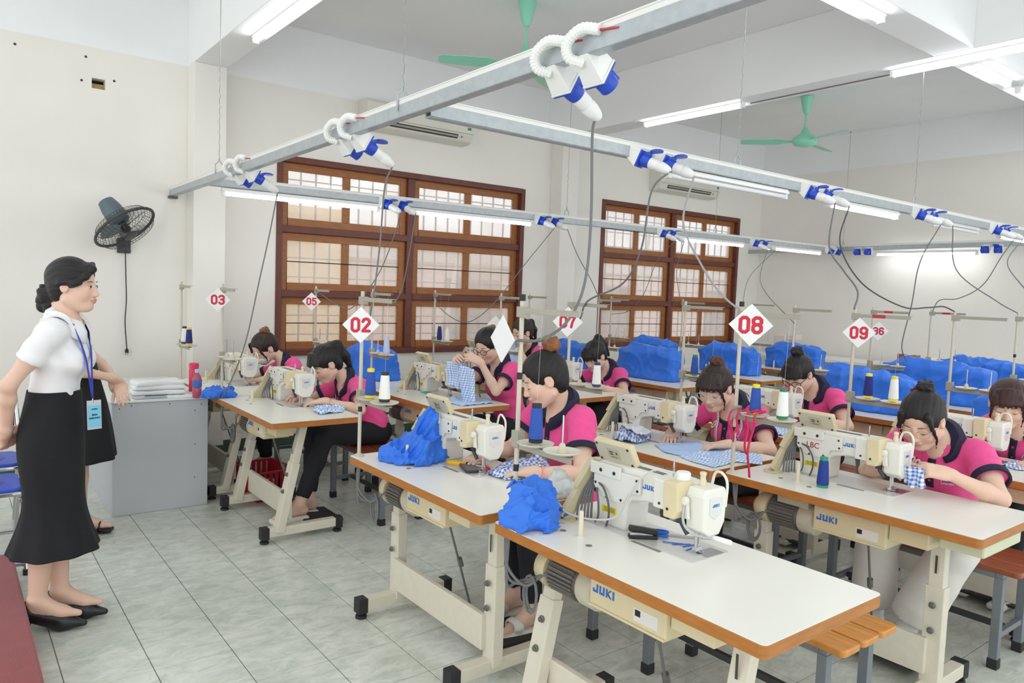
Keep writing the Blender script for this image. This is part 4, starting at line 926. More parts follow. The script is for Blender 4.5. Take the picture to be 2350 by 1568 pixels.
# thread stands
stand('A','ivory thread stand nearest to the viewer with one blue spool',((BLUE_T,(30,32,40),'blue thread spool with black ends on the nearest stand'),None),bands=(0.18,0.5),cap=True,off=(0.085,0.525))
stand('B','ivory thread stand with blue and white spools at the second front table',((BLUE_T,(240,214,40),'blue and yellow thread spool on the card 02 stand'),(WHITE_T,(40,40,44),'white thread spool on the card 02 stand')),bands=(0.22,0.55),off=(0.035,0.50))
stand('C','thread stand with empty pins beside the desk bottle')
stand('D','thread stand at the wall beside the pillar',((WHITE_T,(50,50,54),'white thread spool on the stand by the wall'),(NAVY_T,(235,205,40),'navy thread spool on the stand by the wall')))
stand('L','ivory thread stand draped with red ribbons',(((44,82,170),(240,220,50),'blue thread spool with yellow top on the card 08 stand'),(WHITE_T,(40,130,90),'white thread spool with green ends on the card 08 stand')),bands=(0.2,),cap=True)
stand('G','ivory thread stand of the measuring tape woman with one tall white spool',(None,(WHITE_T,(50,60,110),'tall white thread spool on the card 07 stand')))
stand('W','thread stand just behind the card 02 stand',(None,((190,205,235),(200,205,220),'pale blue spool on the stand behind card 02')),off=(0.016,0.53))
stand('K','thread stand with empty pins before the left half of the first window',off=(0.014,0.53))
stand('U','thread stand before the first window with navy and white spools',((NAVY_T,(30,60,70),'navy thread spool before the first window'),(WHITE_T,(230,230,225),'white thread spool before the first window')),off=(0.014,0.51))
stand('V','thread stand behind the woman in dark glasses',off=(0.014,0.51))
stand('Q','grey thread stand left of the measuring tape woman',((BLUE_T,(40,130,90),'blue thread spool with green top left of measuring tape woman'),(WHITE_T,(40,130,90),'white thread spool with green top left of measuring tape woman')),off=(0.016,0.53))
stand('R','grey thread stand of the auburn haired woman with navy and white spools',((NAVY_T,(240,220,60),'navy thread spool with yellow ends on the card 09 stand'),(WHITE_T,(240,220,60),'white thread spool with yellow ends on the card 09 stand')),redtape=True,off=(0.016,0.55))
stand('M0','thread stand with empty pins above the LBC woman',off=(0.03,0.50))
stand('M1','thread stand right of card 08 near the back wall',off=(0.05,0.53))
stand('M2','thread stand at the left edge of the second window')
stand('M3','thread stand before the pillar between the windows')
stand('N0','thread stand with blue tape at the right edge',bands=(0.45,),off=(0.03,0.53))
stand('N1','thread stand with empty pins and red tape above the widest blue cover',redtape=True,off=(0.06,0.53))
stand('N2','thread stand before the middle of the second window')
stand('N3','thread stand, second at the left edge of the second window',off=(0.016,0.5))
stand('O1','thread stand with red tape near the blue iron',redtape=True,off=(0.06,0.53))
stand('O2','thread stand at the right edge of the second window')
# number cards
def cpos(px,py,x): return tuple(onx(px,py,x-0.03))
card(cpos(828,746,1.165),'02','white diamond card numbered 02 on the second front stand',0.115)
card(cpos(1723,746,2.485),'08','largest white diamond card, numbered 08, above the red ribbons',0.132)
card(cpos(1303,739,2.455),'07','white diamond card numbered 07 beside the thick hanging cable',0.12)
card(cpos(715,692,2.19),'05','white diamond card numbered 05 against the first window',0.11)
card(cpos(500,688,1.12),'03','white diamond card numbered 03 against the pillar',0.11,normal=(-0.3,-0.95,0))
card(cpos(843,744,2.21),'06','white diamond card numbered 06 half hidden behind the front one',0.125)
card(cpos(1153,778,1.215),None,'blank white diamond card turned edgewise on the nearest stand',0.115,normal=(-0.98,0.12,0))
card(cpos(1971,764,3.57),'09','white diamond card numbered 09 partly behind a grey pole',0.115)
card(cpos(2016,760,5.9),'36','small white diamond card numbered 36 near the back wall',0.11)
card(cpos(1137,745,3.40),None,'white diamond card edge before the first window',0.11,normal=(-0.2,-0.97,0))
# ================================================================ people
M_skin=mat('skin',(226,186,164),0.5,attr=True,sss=0.12,spec=0.35,bump=0.02,bscale=400)
def hair_mat(name,c,hi=1.9):
    if name in MATS: return MATS[name]
    m=bpy.data.materials.new(name); m.use_nodes=True; nt=m.node_tree; L=nt.links; b=nt.nodes['Principled BSDF']; b.inputs['Roughness'].default_value=0.38; b.inputs['Specular IOR Level'].default_value=0.4
    at=nd(nt,'ShaderNodeAttribute',attribute_name='strand'); n=nd(nt,'ShaderNodeTexNoise'); n.inputs['Scale'].default_value=1.0; n.inputs['Detail'].default_value=5; n.inputs['Roughness'].default_value=0.7; L.new(at.outputs['Vector'],n.inputs['Vector'])
    r=nd(nt,'ShaderNodeValToRGB'); k=rgb(*c); r.color_ramp.elements[0].position=0.35; r.color_ramp.elements[0].color=(k[0]*0.45,k[1]*0.45,k[2]*0.45,1); r.color_ramp.elements[1].position=0.72; r.color_ramp.elements[1].color=(k[0]*hi,k[1]*hi,k[2]*hi,1); L.new(n.outputs[0],r.inputs[0]); L.new(r.outputs[0],b.inputs['Base Color'])
    bp=nd(nt,'ShaderNodeBump'); bp.inputs['Strength'].default_value=0.55; bp.inputs['Distance'].default_value=0.004; L.new(n.outputs[0],bp.inputs['Height']); L.new(bp.outputs[0],b.inputs['Normal']); MATS[name]=m; return m
M_hairk=hair_mat('black hair',(26,22,22)); M_hairb=hair_mat('dark brown hair',(44,30,26)); M_haira=hair_mat('auburn hair',(58,30,28)); M_hairl=hair_mat('light brown bun hair',(134,84,50))
M_pink=mat('pink polo cotton',(238,80,148),0.85,var=0.05,vscale=40,bump=0.08,bscale=500,sheen=0.15)
M_navy=mat('navy trim cotton',(34,32,58),0.85,bump=0.06,bscale=400)
M_trou=mat('black trousers',(26,27,34),0.85,var=0.1,vscale=30,bump=0.06,bscale=300)
M_wtrou=mat('white trousers',(226,222,216),0.85,var=0.03,vscale=20,bump=0.06,bscale=300)
M_wshirt=mat('white blouse cotton',(238,238,238),0.8,var=0.015,vscale=20,bump=0.05,bscale=300)
M_bskirt=mat('black skirt fabric',(20,21,25),0.85,var=0.12,vscale=30,bump=0.05,bscale=200)
M_brow=mat('brow hair',(92,70,60),0.8); M_lash=mat('lash black',(28,20,18),0.6)
M_eye=mat('eye white',(236,232,228),0.2); M_iris=mat('dark iris',(30,18,14),0.15)
M_lens=None
def npv(v): return np.array([v[0],v[1],v[2]],dtype=np.float64)
def unit(v): v=np.array(v,dtype=np.float64); return v/np.linalg.norm(v)
def frame_from(fwd,up=(0,0,1)):
    f=unit(fwd); l=unit(np.cross(up,f)); u=np.cross(f,l); return f,l,u
def ik(S,W,l1,l2,hint):
    d=W-S; L=np.linalg.norm(d); L2=min(L,(l1+l2)*0.999); W2=S+d/L*L2; d=(W2-S)/L2
    a=(l1*l1-l2*l2+L2*L2)/(2*L2); h=math.sqrt(max(l1*l1-a*a,0)); hh=np.array(hint,float); hh=hh-d*(hh@d); hh=unit(hh)
    return S+d*a+hh*h, W2
def add_hand(s,W,D,Nn,side,curl=(0.35,0.5,0.4),sc=0.95,thumb=0.3,spread=0.06):
    D=unit(D); Nn=unit(np.array(Nn)-D*(np.array(Nn)@D)); T=np.cross(D,Nn)*(1 if side=='R' else -1)
    M=[D,T,Nn]
    s.rbox(W+D*0.047*sc,(0.047*sc,0.036*sc,0.0135*sc),0.0125*sc,M,k=0.012)
    s.cone(W-D*0.01,W+D*0.03*sc,0.0225*sc,0.0215*sc,k=0.02)
    s.cone(W+D*0.02*sc+T*0.016*sc+Nn*0.006,W+D*0.045*sc+T*0.024*sc+Nn*0.008,0.013*sc,0.013*sc,k=0.012)
    for off,seg,fan in ((0.0275,(0.039,0.024,0.019),1.4),(0.0095,(0.043,0.027,0.020),0.4),(-0.0090,(0.040,0.025,0.019),-0.5),(-0.0265,(0.031,0.019,0.017),-1.5)):
        p=W+D*(0.083-abs(off-0.006)*0.22)*sc+T*off*sc; a=0.0; r=0.0088*sc
        base=unit(D+T*fan*spread)
        for i,(L,c) in enumerate(zip(seg,curl)):
            a+=c; d=base*math.cos(a)+Nn*math.sin(a); q=p+d*L*sc; s.cone(p,q,r,r*0.92,k=0.0035); p=q; r*=0.92
    p=W+D*0.026*sc+T*0.026*sc+Nn*0.006; d=unit(D*0.62+T*(0.72-thumb)+Nn*0.30); r=0.0115*sc
    for L,b in ((0.036,0.0),(0.028,0.35),(0.022,0.3)):
        d=unit(d+D*b+Nn*b*0.4); q=p+d*L*sc; s.cone(p,q,r,r*0.88,k=0.006); p=q; r*=0.88
def head_solid(s,hp,hr,M,open_eyes=False):
    s.ell(hp(-0.012,0,0.030),(0.090,0.072,0.083),M,k=0.02)
    s.ell(hp(0.020,0,-0.030),(0.064,0.057,0.072),M,k=0.022)
    s.ell(hp(0.058,0,-0.084),(0.024,0.025,0.020),M,k=0.022)
    for y in (-1,1):
        s.ell(hp(0.045,y*0.036,-0.026),(0.032,0.026,0.03),M,k=0.025)
        s.cone(hp(-0.005,y*0.055,-0.055),hp(0.045,y*0.02,-0.085),0.018,0.014,k=0.03)
        s.ell(hp(0.089,y*0.031,0.006),(0.014,0.019,0.011),M,k=0.012,op='-')
        s.ell(hp(0.070,y*0.0305,0.003),(0.0125,0.0165,0.0125),M,k=0.005)
        s.ell(hp(-0.006,y*0.073,0.0),(0.019,0.0085,0.031),M,k=0.006)
        s.ell(hp(0.0,y*0.081,0.003),(0.010,0.006,0.018),M,k=0.005,op='-')
        s.ell(hp(0.085,y*0.0105,-0.033),(0.009,0.0075,0.007),M,k=0.006)
    s.cone(hp(0.078,0,0.012),hp(0.094,0,-0.027),0.0065,0.0095,k=0.012)
    s.ell(hp(0.095,0,-0.030),(0.010,0.009,0.0085),M,k=0.006)
    s.ell(hp(0.083,0,-0.0515),(0.012,0.021,0.0065),M,k=0.005)
    s.ell(hp(0.081,0,-0.0615),(0.012,0.018,0.0075),M,k=0.005)
    s.ell(hp(0.096,0,-0.0565),(0.006,0.024,0.0014),M,k=0.003,op='-')
SKIN=np.array([lin(229),lin(192),lin(170)]); LIP=np.array([lin(196),lin(104),lin(104)]); BLUSH=np.array([lin(230),lin(172),lin(152)])
def person(label,H,face,N,P,bodyf,arms,legs,hair,shirt='polo',bottom='trousers',skin=1.0,lipc=None,glasses=None,mask=False,openeyes=False,number=None,feet=True,root=None,headscale=1.0,curlset=None,placket=True,plump=1.0,group='seamstresses in pink polo shirts at the machines',socks=False,logo=True):
    H=npv(H); N=npv(N); P=npv(P); F,Lv,U=frame_from(face)
    if 'tilt' in hair:
        a=hair['tilt']; Lv,U=Lv*math.cos(a)+U*math.sin(a),U*math.cos(a)-Lv*math.sin(a)
    hs=headscale; M=[F,Lv,U]
    def hp(f,l,u): return H+(F*f+Lv*l+U*u)*hs
    root_p=np.array([P[0],P[1],0.0]); t=thing('person',tuple(root_p),0,label,'person',group)
    sp=unit(N-P); bf=unit(np.array(bodyf,float)); bl=unit(np.cross(sp,bf))*1.0; bf=np.cross(bl,sp)   # left, forward (perpendicular to the spine)
    # note: z x f = left
    sw=0.142*plump; S={'L':N+bl*sw-sp*0.035,'R':N-bl*sw-sp*0.035}
    ho=0.085 if bottom else 0.05; HJ={'L':P+bl*ho,'R':P-bl*ho}
    A={}
    for sd,(W,D,Nn,hint,curl) in arms.items():
        E,W2=ik(S[sd],npv(W),0.262,0.232,hint); A[sd]=(E,W2,D,Nn,curl)
    K={}
    for sd,(kn,an,toe) in legs.items(): K[sd]=(npv(kn),npv(an),unit(toe))
    pts=[H+0.17,H-0.17,N,P+0.2,P-0.2]+[a[0] for a in A.values()]+[a[1]+0.16*unit(a[2]) for a in A.values()]+[a[1] for a in A.values()]+[k[0] for k in K.values()]+[k[1]-[0,0,0.08] for k in K.values()]+[k[1]+k[2]*0.2 for k in K.values()]
    pts=np.array(pts); lo=pts.min(0)-0.12; hi=pts.max(0)+0.12
    fine=[(H-0.135,H+0.135,0.0040)]+[(np.minimum(a[1],a[1]+0.17*unit(a[2]))-0.035,np.maximum(a[1],a[1]+0.17*unit(a[2]))+0.035,0.0042) for a in A.values()]
    s=SDF(lo,hi,0.011,fine)
    # ---- body, one continuous surface
    chest=P+(N-P)*0.66; belly=P+(N-P)*0.30; MT=[bf,bl,sp]; pl=plump
    s.ell(chest,(0.084*pl,0.118*pl,0.16),MT,k=0.04); s.ell(belly,(0.085*pl,0.112*pl,0.14),MT,k=0.05); s.ell(P,(0.095*pl,0.140*pl,0.10) if bottom else (0.075,0.105,0.10),MT,k=0.05)
    for sd in 'LR':
        E,W,D,Nn,curl=A[sd]; s.cone(N-sp*0.01,S[sd],0.04,0.046,k=0.03)
        s.chain([S[sd],S[sd]*0.45+E*0.55,E],[0.042*pl,0.038*pl,0.032*pl],k=0.02); fm=E*0.7+W*0.3; s.chain([E,fm,W],[0.032*pl,0.0325*pl,0.0215],k=0.02)
    s.cone(hp(-0.036,0,-0.045),N-bf*0.006,0.041,0.049,k=0.02)
    s.cone(N,N+bf*0.03-sp*0.05,0.055,0.06,k=0.04)
    for sd in K:
        kn,an,toe=K[sd]; s.chain([HJ[sd],HJ[sd]*0.4+kn*0.6,kn],[0.078,0.062,0.05] if bottom else [0.058,0.055,0.048],k=0.03); cf=kn*0.62+an*0.38-bf*0.012; s.chain([kn,cf,an],[0.05,0.05,0.033],k=0.025)
        hl=an-toe*0.03-np.array([0,0,0.045]); ball=an+toe*0.10-np.array([0,0,0.055]); tip=an+toe*0.165-np.array([0,0,0.062])
        if 'pitch' in str(type(toe)): pass
        s.chain([an,hl],[0.033,0.027],k=0.015); s.chain([an-toe*0.0,ball,tip],[0.034,0.024,0.014],k=0.02); s.cone(hl,ball,0.024,0.024,k=0.02)
    s.sc=hs; head_solid(s,hp,hs,M); s.sc=1.0
    for sd in 'LR': E,W,D,Nn,curl=A[sd]; add_hand(s,W,npv(D),npv(Nn),sd,curl)
    Pv,Q=s.net(); lc=LIP if lipc is None else np.array(lipc)
    def colour(p):
        q=p+root_p-H; f=q@F/hs; l=q@Lv/hs; u=q@U/hs; c=np.tile(SKIN*skin,(len(p),1))
        b=np.exp(-(((f-0.06)/0.04)**2+((np.abs(l)-0.043)/0.022)**2+((u+0.032)/0.022)**2))[:,None]*0.45; c=c*(1-b)+BLUSH*skin*b
        m=((f>0.062)&((l/0.0215)**2+((u+0.0565)/0.0105)**2<1)).astype(float)[:,None]*0.6; c=c*(1-m)+lc*m
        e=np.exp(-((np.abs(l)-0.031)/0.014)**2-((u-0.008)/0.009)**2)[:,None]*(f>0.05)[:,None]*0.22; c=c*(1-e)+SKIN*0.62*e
        return c
    body=part('body',np_mesh('body',Pv-root_p,Q,M_skin,col=colour,relax=1),t)
    # ---- eyes and brows
    mb=MB(); ml=MB(); me=MB(); mi=MB()
    for y in (-1,1):
        mb.tube([Vector(hp(0.083,y*0.014,0.0235)-root_p),Vector(hp(0.0825,y*0.028,0.0258)-root_p),Vector(hp(0.071,y*0.045,0.0225)-root_p)],[0.0016,0.0022,0.0008],5)
        if openeyes:
            ml.tube([Vector(hp(0.0795,y*0.018,0.002)-root_p),Vector(hp(0.0832,y*0.030,0.0085)-root_p),Vector(hp(0.0755,y*0.0445,0.004)-root_p)],[0.0012,0.0016,0.001],5)
            me.ball(Vector(hp(0.0728,y*0.0305,0.002)-root_p),0.0112,10,(1,1,0.62)); mi.ball(Vector(hp(0.0800,y*0.032,0.002)-root_p),0.0050,8)
        else: ml.tube([Vector(hp(0.0775,y*0.018,-0.003)-root_p),Vector(hp(0.0826,y*0.030,-0.0065)-root_p),Vector(hp(0.0745,y*0.0445,-0.0025)-root_p)],[0.0010,0.0016,0.001],5)
    mb.build('eyebrows',M_brow,t,kind='stuff'); ml.build('eyelashes',M_lash,t,kind='stuff')
    if openeyes: me.build('eyeballs',M_eye,t,smooth=True,kind='stuff'); mi.build('irises',M_iris,t,smooth=True,kind='stuff')
    # ---- hair
    hl=SDF(H-0.33*hs,H+0.24*hs,0.0055); hl.sc=hs
    gm=hair.get('vol',1.0)
    hl.ell(hp(-0.016,0,0.034),(0.099*gm,0.081*gm,0.091*gm),M,k=0.02); hl.ell(hp(-0.05,0,-0.022),(0.048,0.068,0.062),M,k=0.03)
    hl.ell(hp(0.092,0,-0.032+hair.get('line',0.0)),(0.066,0.070,0.096),M,k=0.012,op='-'); hl.ell(hp(0.035,0,-0.09),(0.07,0.12,0.055),M,k=0.01,op='-')
    for y in (-1,1): hl.ell(hp(0.004,y*0.084,-0.012),(0.026,0.02,0.034),M,k=0.008,op='-')
    if hair.get('bangs',0):
        b=hair['bangs']
        for l in np.linspace(-0.055,0.055,9):
            if hair.get('gap') and abs(l)<0.012: continue
            hl.cone(hp(0.055-l*l*6,l*0.8,0.105-l*l*6),hp(0.094-l*l*9,l*1.12,0.052-l*l*3),0.012,0.010,k=0.008); hl.cone(hp(0.094-l*l*9,l*1.12,0.052-l*l*3),hp(0.094-l*l*10,l*1.2,0.040-b),0.009,0.004,k=0.006)
    if hair.get('wisps'):
        for y in (-1,1): hl.chain([hp(0.06,y*0.05,0.07),hp(0.068,y*0.064,0.01),hp(0.055,y*0.068,-0.04),hp(0.06,y*0.062,-0.085)],[0.014,0.008,0.005,0.003],k=0.006)
    for c,r in hair.get('blobs',()): hl.ell(hp(*c),r,M,k=0.008)
    for ch,rs in hair.get('chains',()): hl.chain([hp(*c) for c in ch],rs,k=0.02)
    ax=unit(hair.get('axis',(-0.8,0,0.6))); a1=unit(np.cross(ax,[0.3,1,0.2])); a2=np.cross(ax,a1)
    w=[F*a[0]+Lv*a[1]+U*a[2] for a in (a1,a2)]
    def ridges(Xg,Yg,Zg):
        u=(Xg-H[0])*w[0][0]+(Yg-H[1])*w[0][1]+(Zg-H[2])*w[0][2]; v=(Xg-H[0])*w[1][0]+(Yg-H[1])*w[1][1]+(Zg-H[2])*w[1][2]; an=np.arctan2(v,u)
        return 0.0011*np.sin(an*19)+0.0008*np.sin(an*31+u*60)
    hl.field(ridges); Ph,Qh=hl.net(); hm=np_mesh('hair',Ph-root_p,Qh,hair.get('mat',M_hairk),relax=1); part('hair',hm,t)
    def strand(me_,Pw,cen,kk=26.0):
        q=Pw-cen; u=q@w[0]; v=q@w[1]; an=np.arctan2(v,u); al=q@(F*ax[0]+Lv*ax[1]+U*ax[2]); st=np.stack([np.cos(an)*kk,np.sin(an)*kk,al*14],1)
        at=me_.attributes.new('strand','FLOAT_VECTOR','POINT'); at.data.foreach_set('vector',st.astype(np.float32).ravel())
    strand(hm,Ph,H)
    if 'bun' in hair:
        c,r,bm_=hair['bun']; b=SDF(hp(*c)-0.11,hp(*c)+0.11,0.005); b.sc=hs; b.ell(hp(*c),(r,r,r*0.85),M,k=0.0)
        for i in range(7):
            an=i*0.9; b.cone(hp(c[0]+r*0.7*math.cos(an),c[1]+r*0.7*math.sin(an),c[2]-r*0.4),hp(c[0]+r*0.75*math.cos(an+1.6),c[1]+r*0.75*math.sin(an+1.6),c[2]+r*0.5),r*0.32,r*0.28,k=0.004)
        b.field(lambda a,bb,cc:0.0016*np.sin(a*420+bb*260)*np.sin(cc*380+a*150)); Pb,Qb=b.net(); bme=np_mesh('bun',Pb-root_p,Qb,bm_,relax=1); part('bun',bme,t); strand(bme,Pb,hp(*c),14.0)
        if 'tie' in hair:
            tc,tm=hair['tie']; q=MB(); ctr=hp(*tc)
            q.tube([Vector(ctr-root_p+(F*math.cos(i/10*6.283)*0.03+Lv*math.sin(i/10*6.283)*0.03)+U*0.006*(-1)**i) for i in range(10)],0.011,7,closed=True); q.build('hair_tie',tm,t,smooth=True)
    # ---- shirt
    sl=0.56; c=SDF(np.minimum(np.minimum(P,N),np.minimum(S['L'],S['R']))-0.3,np.maximum(np.maximum(P,N),np.maximum(S['L'],S['R']))+0.3,0.0085)
    if shirt=='polo': c.ell(chest,(0.104*pl,0.136*pl,0.17),MT,k=0.05); c.ell(belly,(0.105*pl,0.134*pl,0.15),MT,k=0.06); c.ell(P+sp*0.03,(0.120*pl,0.168*pl,0.115),MT,k=0.06)
    else: c.ell(chest,(0.102*pl,0.142*pl,0.15),MT,k=0.05); c.cone(chest,P,0.088*pl,0.090*pl,k=0.05); c.ell(belly,(0.095*pl,0.118*pl,0.13),MT,k=0.04)
    for y in (-1,1): c.ell(chest+bl*y*0.058+bf*0.072+sp*0.0,(0.052,0.056,0.055),MT,k=0.05)
    c.cone(N-sp*0.012,N-sp*0.06,0.062,0.08,k=0.04)
    hem=P-sp*0.075 if shirt=='polo' else P+sp*0.105
    c.plane(hem,-sp)
    cuts=[]
    for sd in 'LR':
        E=A[sd][0]; e=S[sd]+(E-S[sd])*sl; c2=SDF.__new__(SDF); c2.ax=c.ax; c2.sc=1.0; c2.d=np.full_like(c.d,0.5)
        c2.cone(S[sd]-unit(e-S[sd])*0.01,e+unit(e-S[sd])*0.05,0.055*pl,0.064*pl,k=0.0); c2.plane(e,unit(e-S[sd]))
        c2.cone(N-sp*0.02,S[sd],0.050,0.053,k=0.03)
        h=np.maximum(0.035-np.abs(c.d-c2.d),0)/0.035; c.d=np.minimum(c.d,c2.d)-h*h*0.035*0.25; cuts.append((e,unit(e-S[sd])))
    ph=random.random()*6
    def wr(Xg,Yg,Zg):
        u=Xg*1.0+Yg*0.6; return 0.0032*np.sin(u*34+Zg*30+ph+2*np.sin(Zg*21+ph))*np.sin(Zg*26-u*17+ph*2)+0.0018*np.sin(u*75+Zg*60+ph)
    c.field(wr)
    # neck opening
    c.cone(N+sp*0.13,N+sp*0.005+bf*0.012,0.10,0.060,k=0.0,op='-'); c.cone(N+sp*0.06+bf*0.06,N-sp*0.03+bf*0.075,0.05,0.028,k=0.0,op='-')
    Ps,Qs=c.net(); smat={'polo':M_pink,'blouse':M_wshirt}[shirt]; sm=np_mesh('shirt',Ps-root_p,Qs,smat,relax=1)
    part('polo_shirt' if shirt=='polo' else 'blouse',sm,t)
    bv=BVHTree.FromPolygons([tuple(p) for p in (Ps-root_p)],[tuple(int(i) for i in q) for q in Qs])
    def onshirt(l,h,extra=0.0016):
        """point on the chest front: l to her left, h above the spine point chest"""
        o=Vector(chest-root_p+bl*l+sp*h+bf*0.5); hit=bv.ray_cast(o,Vector(-bf)); 
        if hit[0] is None: return Vector(chest-root_p+bl*l+sp*h+bf*0.12),Vector(bf)
        return hit[0]+hit[1]*extra*(1 if hit[1].dot(Vector(bf))>0 else -1),hit[1] if hit[1].dot(Vector(bf))>0 else -hit[1]
    trim=M_navy if shirt=='polo' else M_wshirt
    for (e,d),sd in zip(cuts,'LR'):
        if shirt=='polo': MB().lathe([(0.060*pl,-0.014),(0.0695*pl,-0.014),(0.0695*pl,0.013),(0.060*pl,0.013),(0.060*pl,-0.014)],Vector(e-root_p),Vector(d),24).build('sleeve_cuff',trim,t,smooth=True)
    # collar, its outer edge laid on the shirt
    cm=MB(); n=30; top=[];bot=[]; nk=unit(hp(-0.02,0,-0.06)-N); cf=unit(bf-nk*(bf@nk)); cl=np.cross(nk,cf); C0=N+nk*0.012
    for i in range(n+1):
        th=math.radians(13+334*i/n); fr=(1+math.cos(th))/2; d=cf*math.cos(th)+cl*math.sin(th)
        pt=max(0,1-min(i,n-i)/5.0)
        tp=C0+d*(0.060+0.006*fr)+nk*(0.048-0.050*fr)+cf*0.008; top.append(tp)
        r=(0.100+0.006*fr+0.014*pt) if shirt=='polo' else (0.092+0.004*fr+0.004*pt); o=C0+d*r+cf*0.008
        hit=bv.ray_cast(Vector(o-root_p+nk*0.16),Vector(-nk)); hz=None
        if hit[0] is not None: hz=float((npv(hit[0])+root_p-C0)@nk)
        want=0.012-0.055*fr-0.02*pt
        hz=want if hz is None else max(hz+0.007,want-0.03)
        bot.append(C0+d*r+cf*0.008+nk*min(hz,0.045-0.035*fr))
    mid=[a*0.45+b*0.55+nk*0.012+unit(a-C0)*0.006 for a,b in zip(top,bot)]; inn=[a-unit(a-C0)*0.002-nk*0.045 for a in top]
    m_=len(top); vs=[Vector(p-root_p) for p in inn+top+mid+bot]; cm.add(vs,[(r*m_+i,r*m_+i+1,(r+1)*m_+i+1,(r+1)*m_+i) for r in range(3) for i in range(m_-1)])
    co=cm.build('collar',trim,t,smooth=True); md=co.modifiers.new('thick','SOLIDIFY'); md.thickness=0.005; md.offset=0
    if shirt=='polo' and placket:
        hs_=np.linspace(0.135,-0.035,12); pv=[];w2=0.0165
        for h in hs_:
            for l in (-w2,w2): pv.append(onshirt(l,h,0.0025)[0])
        pm=MB().add(pv,[(2*i,2*i+1,2*i+3,2*i+2) for i in range(11)]); po=pm.build('placket',M_navy,t,smooth=True); md=po.modifiers.new('thick','SOLIDIFY'); md.thickness=0.003; md.offset=0
        for h in (0.05,0.0): 
            p,nn=onshirt(0,h,0.004); MB().lathe([(0.0055,0),(0.0055,0.0018),(0.002,0.002)],p,nn,10).build('button',mat('pink button',(214,70,130),0.4),po)
    if logo and shirt=='polo':
        p,nn=onshirt(0.075,0.01,0.002); R=facing(nn,sp); 
        q=MB(); r=0.024; pp=[(r*math.cos(a),r*math.sin(a)) for a in np.linspace(0,math.pi,13)]
        q.add([p+R@Vector((a,b,0.0006)) for a,b in pp]+[p+R@Vector((0,0,0.0006))],[(i,i+1,13) for i in range(12)]); emb=q.build('emblem',mat('emblem violet',(150,90,180),0.6),t)
        q=MB(); o1=[(0.0265*math.cos(a),0.0265*math.sin(a)) for a in np.linspace(0,math.pi,13)]; i1=[(0.024*a/0.024,0.024*b/0.024) for a,b in pp]
        q.add([p+R@Vector((a,b,0.0008)) for a,b in o1]+[p+R@Vector((a,b,0.0008)) for a,b in i1],[(i,i+1,14+i,13+i) for i in range(12)]); q.box(tuple(Vector((0,0,0))),(0,0,0)) if False else None
        q.build('emblem_ring',mat('emblem white',(236,226,236),0.6),emb)
        me2=text_mesh('LONG BIÊN',0.010,0.0002); me2.materials.append(mat('emblem white',(236,226,236),0.6)); part('emblem_lettering',me2,emb,tuple(p+R@Vector((0,-0.008,0.0008))),R.to_euler())
    if number:
        p,nn=onshirt(-0.075,0.055,0.003); R=facing(nn,sp)
        r=0.03; q=MB().add([p+R@Vector(v) for v in ((0,-r*1.1,0),(r,0,0),(0,r*1.1,0),(-r,0,0))],[(0,1,2,3)]); nb=q.build('number_badge',mat('red badge',(214,44,70),0.6),t)
        me2=numeral(number,0.05,mat('white numeral',(240,236,236),0.6)); part('badge_numeral',me2,nb,tuple(p+R@Vector((0,0,0.001))),R.to_euler(),kind='stuff')
    # ---- trousers
    if bottom in ('trousers','white_trousers'):
        wide=bottom=='white_trousers'; z=SDF(lo,hi,0.0095); z.ell(P-sp*0.01,(0.112*pl,0.16*pl,0.105),MT,k=0.04)
        for sd in K:
            kn,an,toe=K[sd]; aend=an+(kn-an)*(0.10 if not wide else 0.16)
            if wide: z.chain([HJ[sd],kn,aend],[0.088,0.088,0.098],k=0.03)
            else: z.chain([HJ[sd],HJ[sd]*0.4+kn*0.6,kn],[0.088,0.072,0.060],k=0.03); z.chain([kn,kn*0.6+an*0.4-bf*0.01,aend],[0.060,0.058,0.047],k=0.025)
            # trouser leg ends: cut below
            d=unit(an-kn); sl_,Pg=z._sub(aend-0.13,aend+0.13+0*aend); 
            if sl_ is not None:
                dd=(Pg[0]-aend[0])*d[0]+(Pg[1]-aend[1])*d[1]+(Pg[2]-aend[2])*d[2]; near=np.sqrt((Pg[0]-aend[0])**2+(Pg[1]-aend[1])**2+(Pg[2]-aend[2])**2)<0.13
                z.d[sl_]=np.where(near&(dd>-0.0),np.maximum(z.d[sl_],dd),z.d[sl_])
        z.field(lambda a,b,c_:0.0022*np.sin(a*38+c_*30+ph)*np.sin(b*33-c_*22)); Pz,Qz=z.net(); part('trousers',np_mesh('trousers',Pz-root_p,Qz,M_wtrou if wide else M_trou,relax=1),t)
    # ---- glasses
    if glasses:
        gmn,rr=glasses; gm_=mat('glasses '+gmn,{'dark':(40,28,36),'gold':(200,176,140),'clear':(206,200,196)}[gmn],0.3,0.3 if gmn=='gold' else 0.0)
        q=MB(); th=0.0016 if gmn!='dark' else 0.0022
        for y in (-1,1):
            q.tube([Vector(hp(0.096-0.006*abs(math.cos(a)) if False else 0.0965-((y*0.033+0.024*rr*math.cos(a))/0.06)**2*0.012,y*0.033+0.024*rr*math.cos(a),0.0+0.0195*rr*math.sin(a))-root_p) for a in np.linspace(0,2*math.pi,21)[:-1]],th,6,closed=True)
            q.tube([Vector(hp(0.088,y*0.056,0.006)-root_p),Vector(hp(0.05,y*0.074,0.010)-root_p),Vector(hp(-0.005,y*0.078,0.012)-root_p)],th,6)
        q.tube([Vector(hp(0.098,-0.010,0.004)-root_p),Vector(hp(0.1,0,0.007)-root_p),Vector(hp(0.098,0.010,0.004)-root_p)],th,6); q.build('glasses',gm_,t,kind=None)
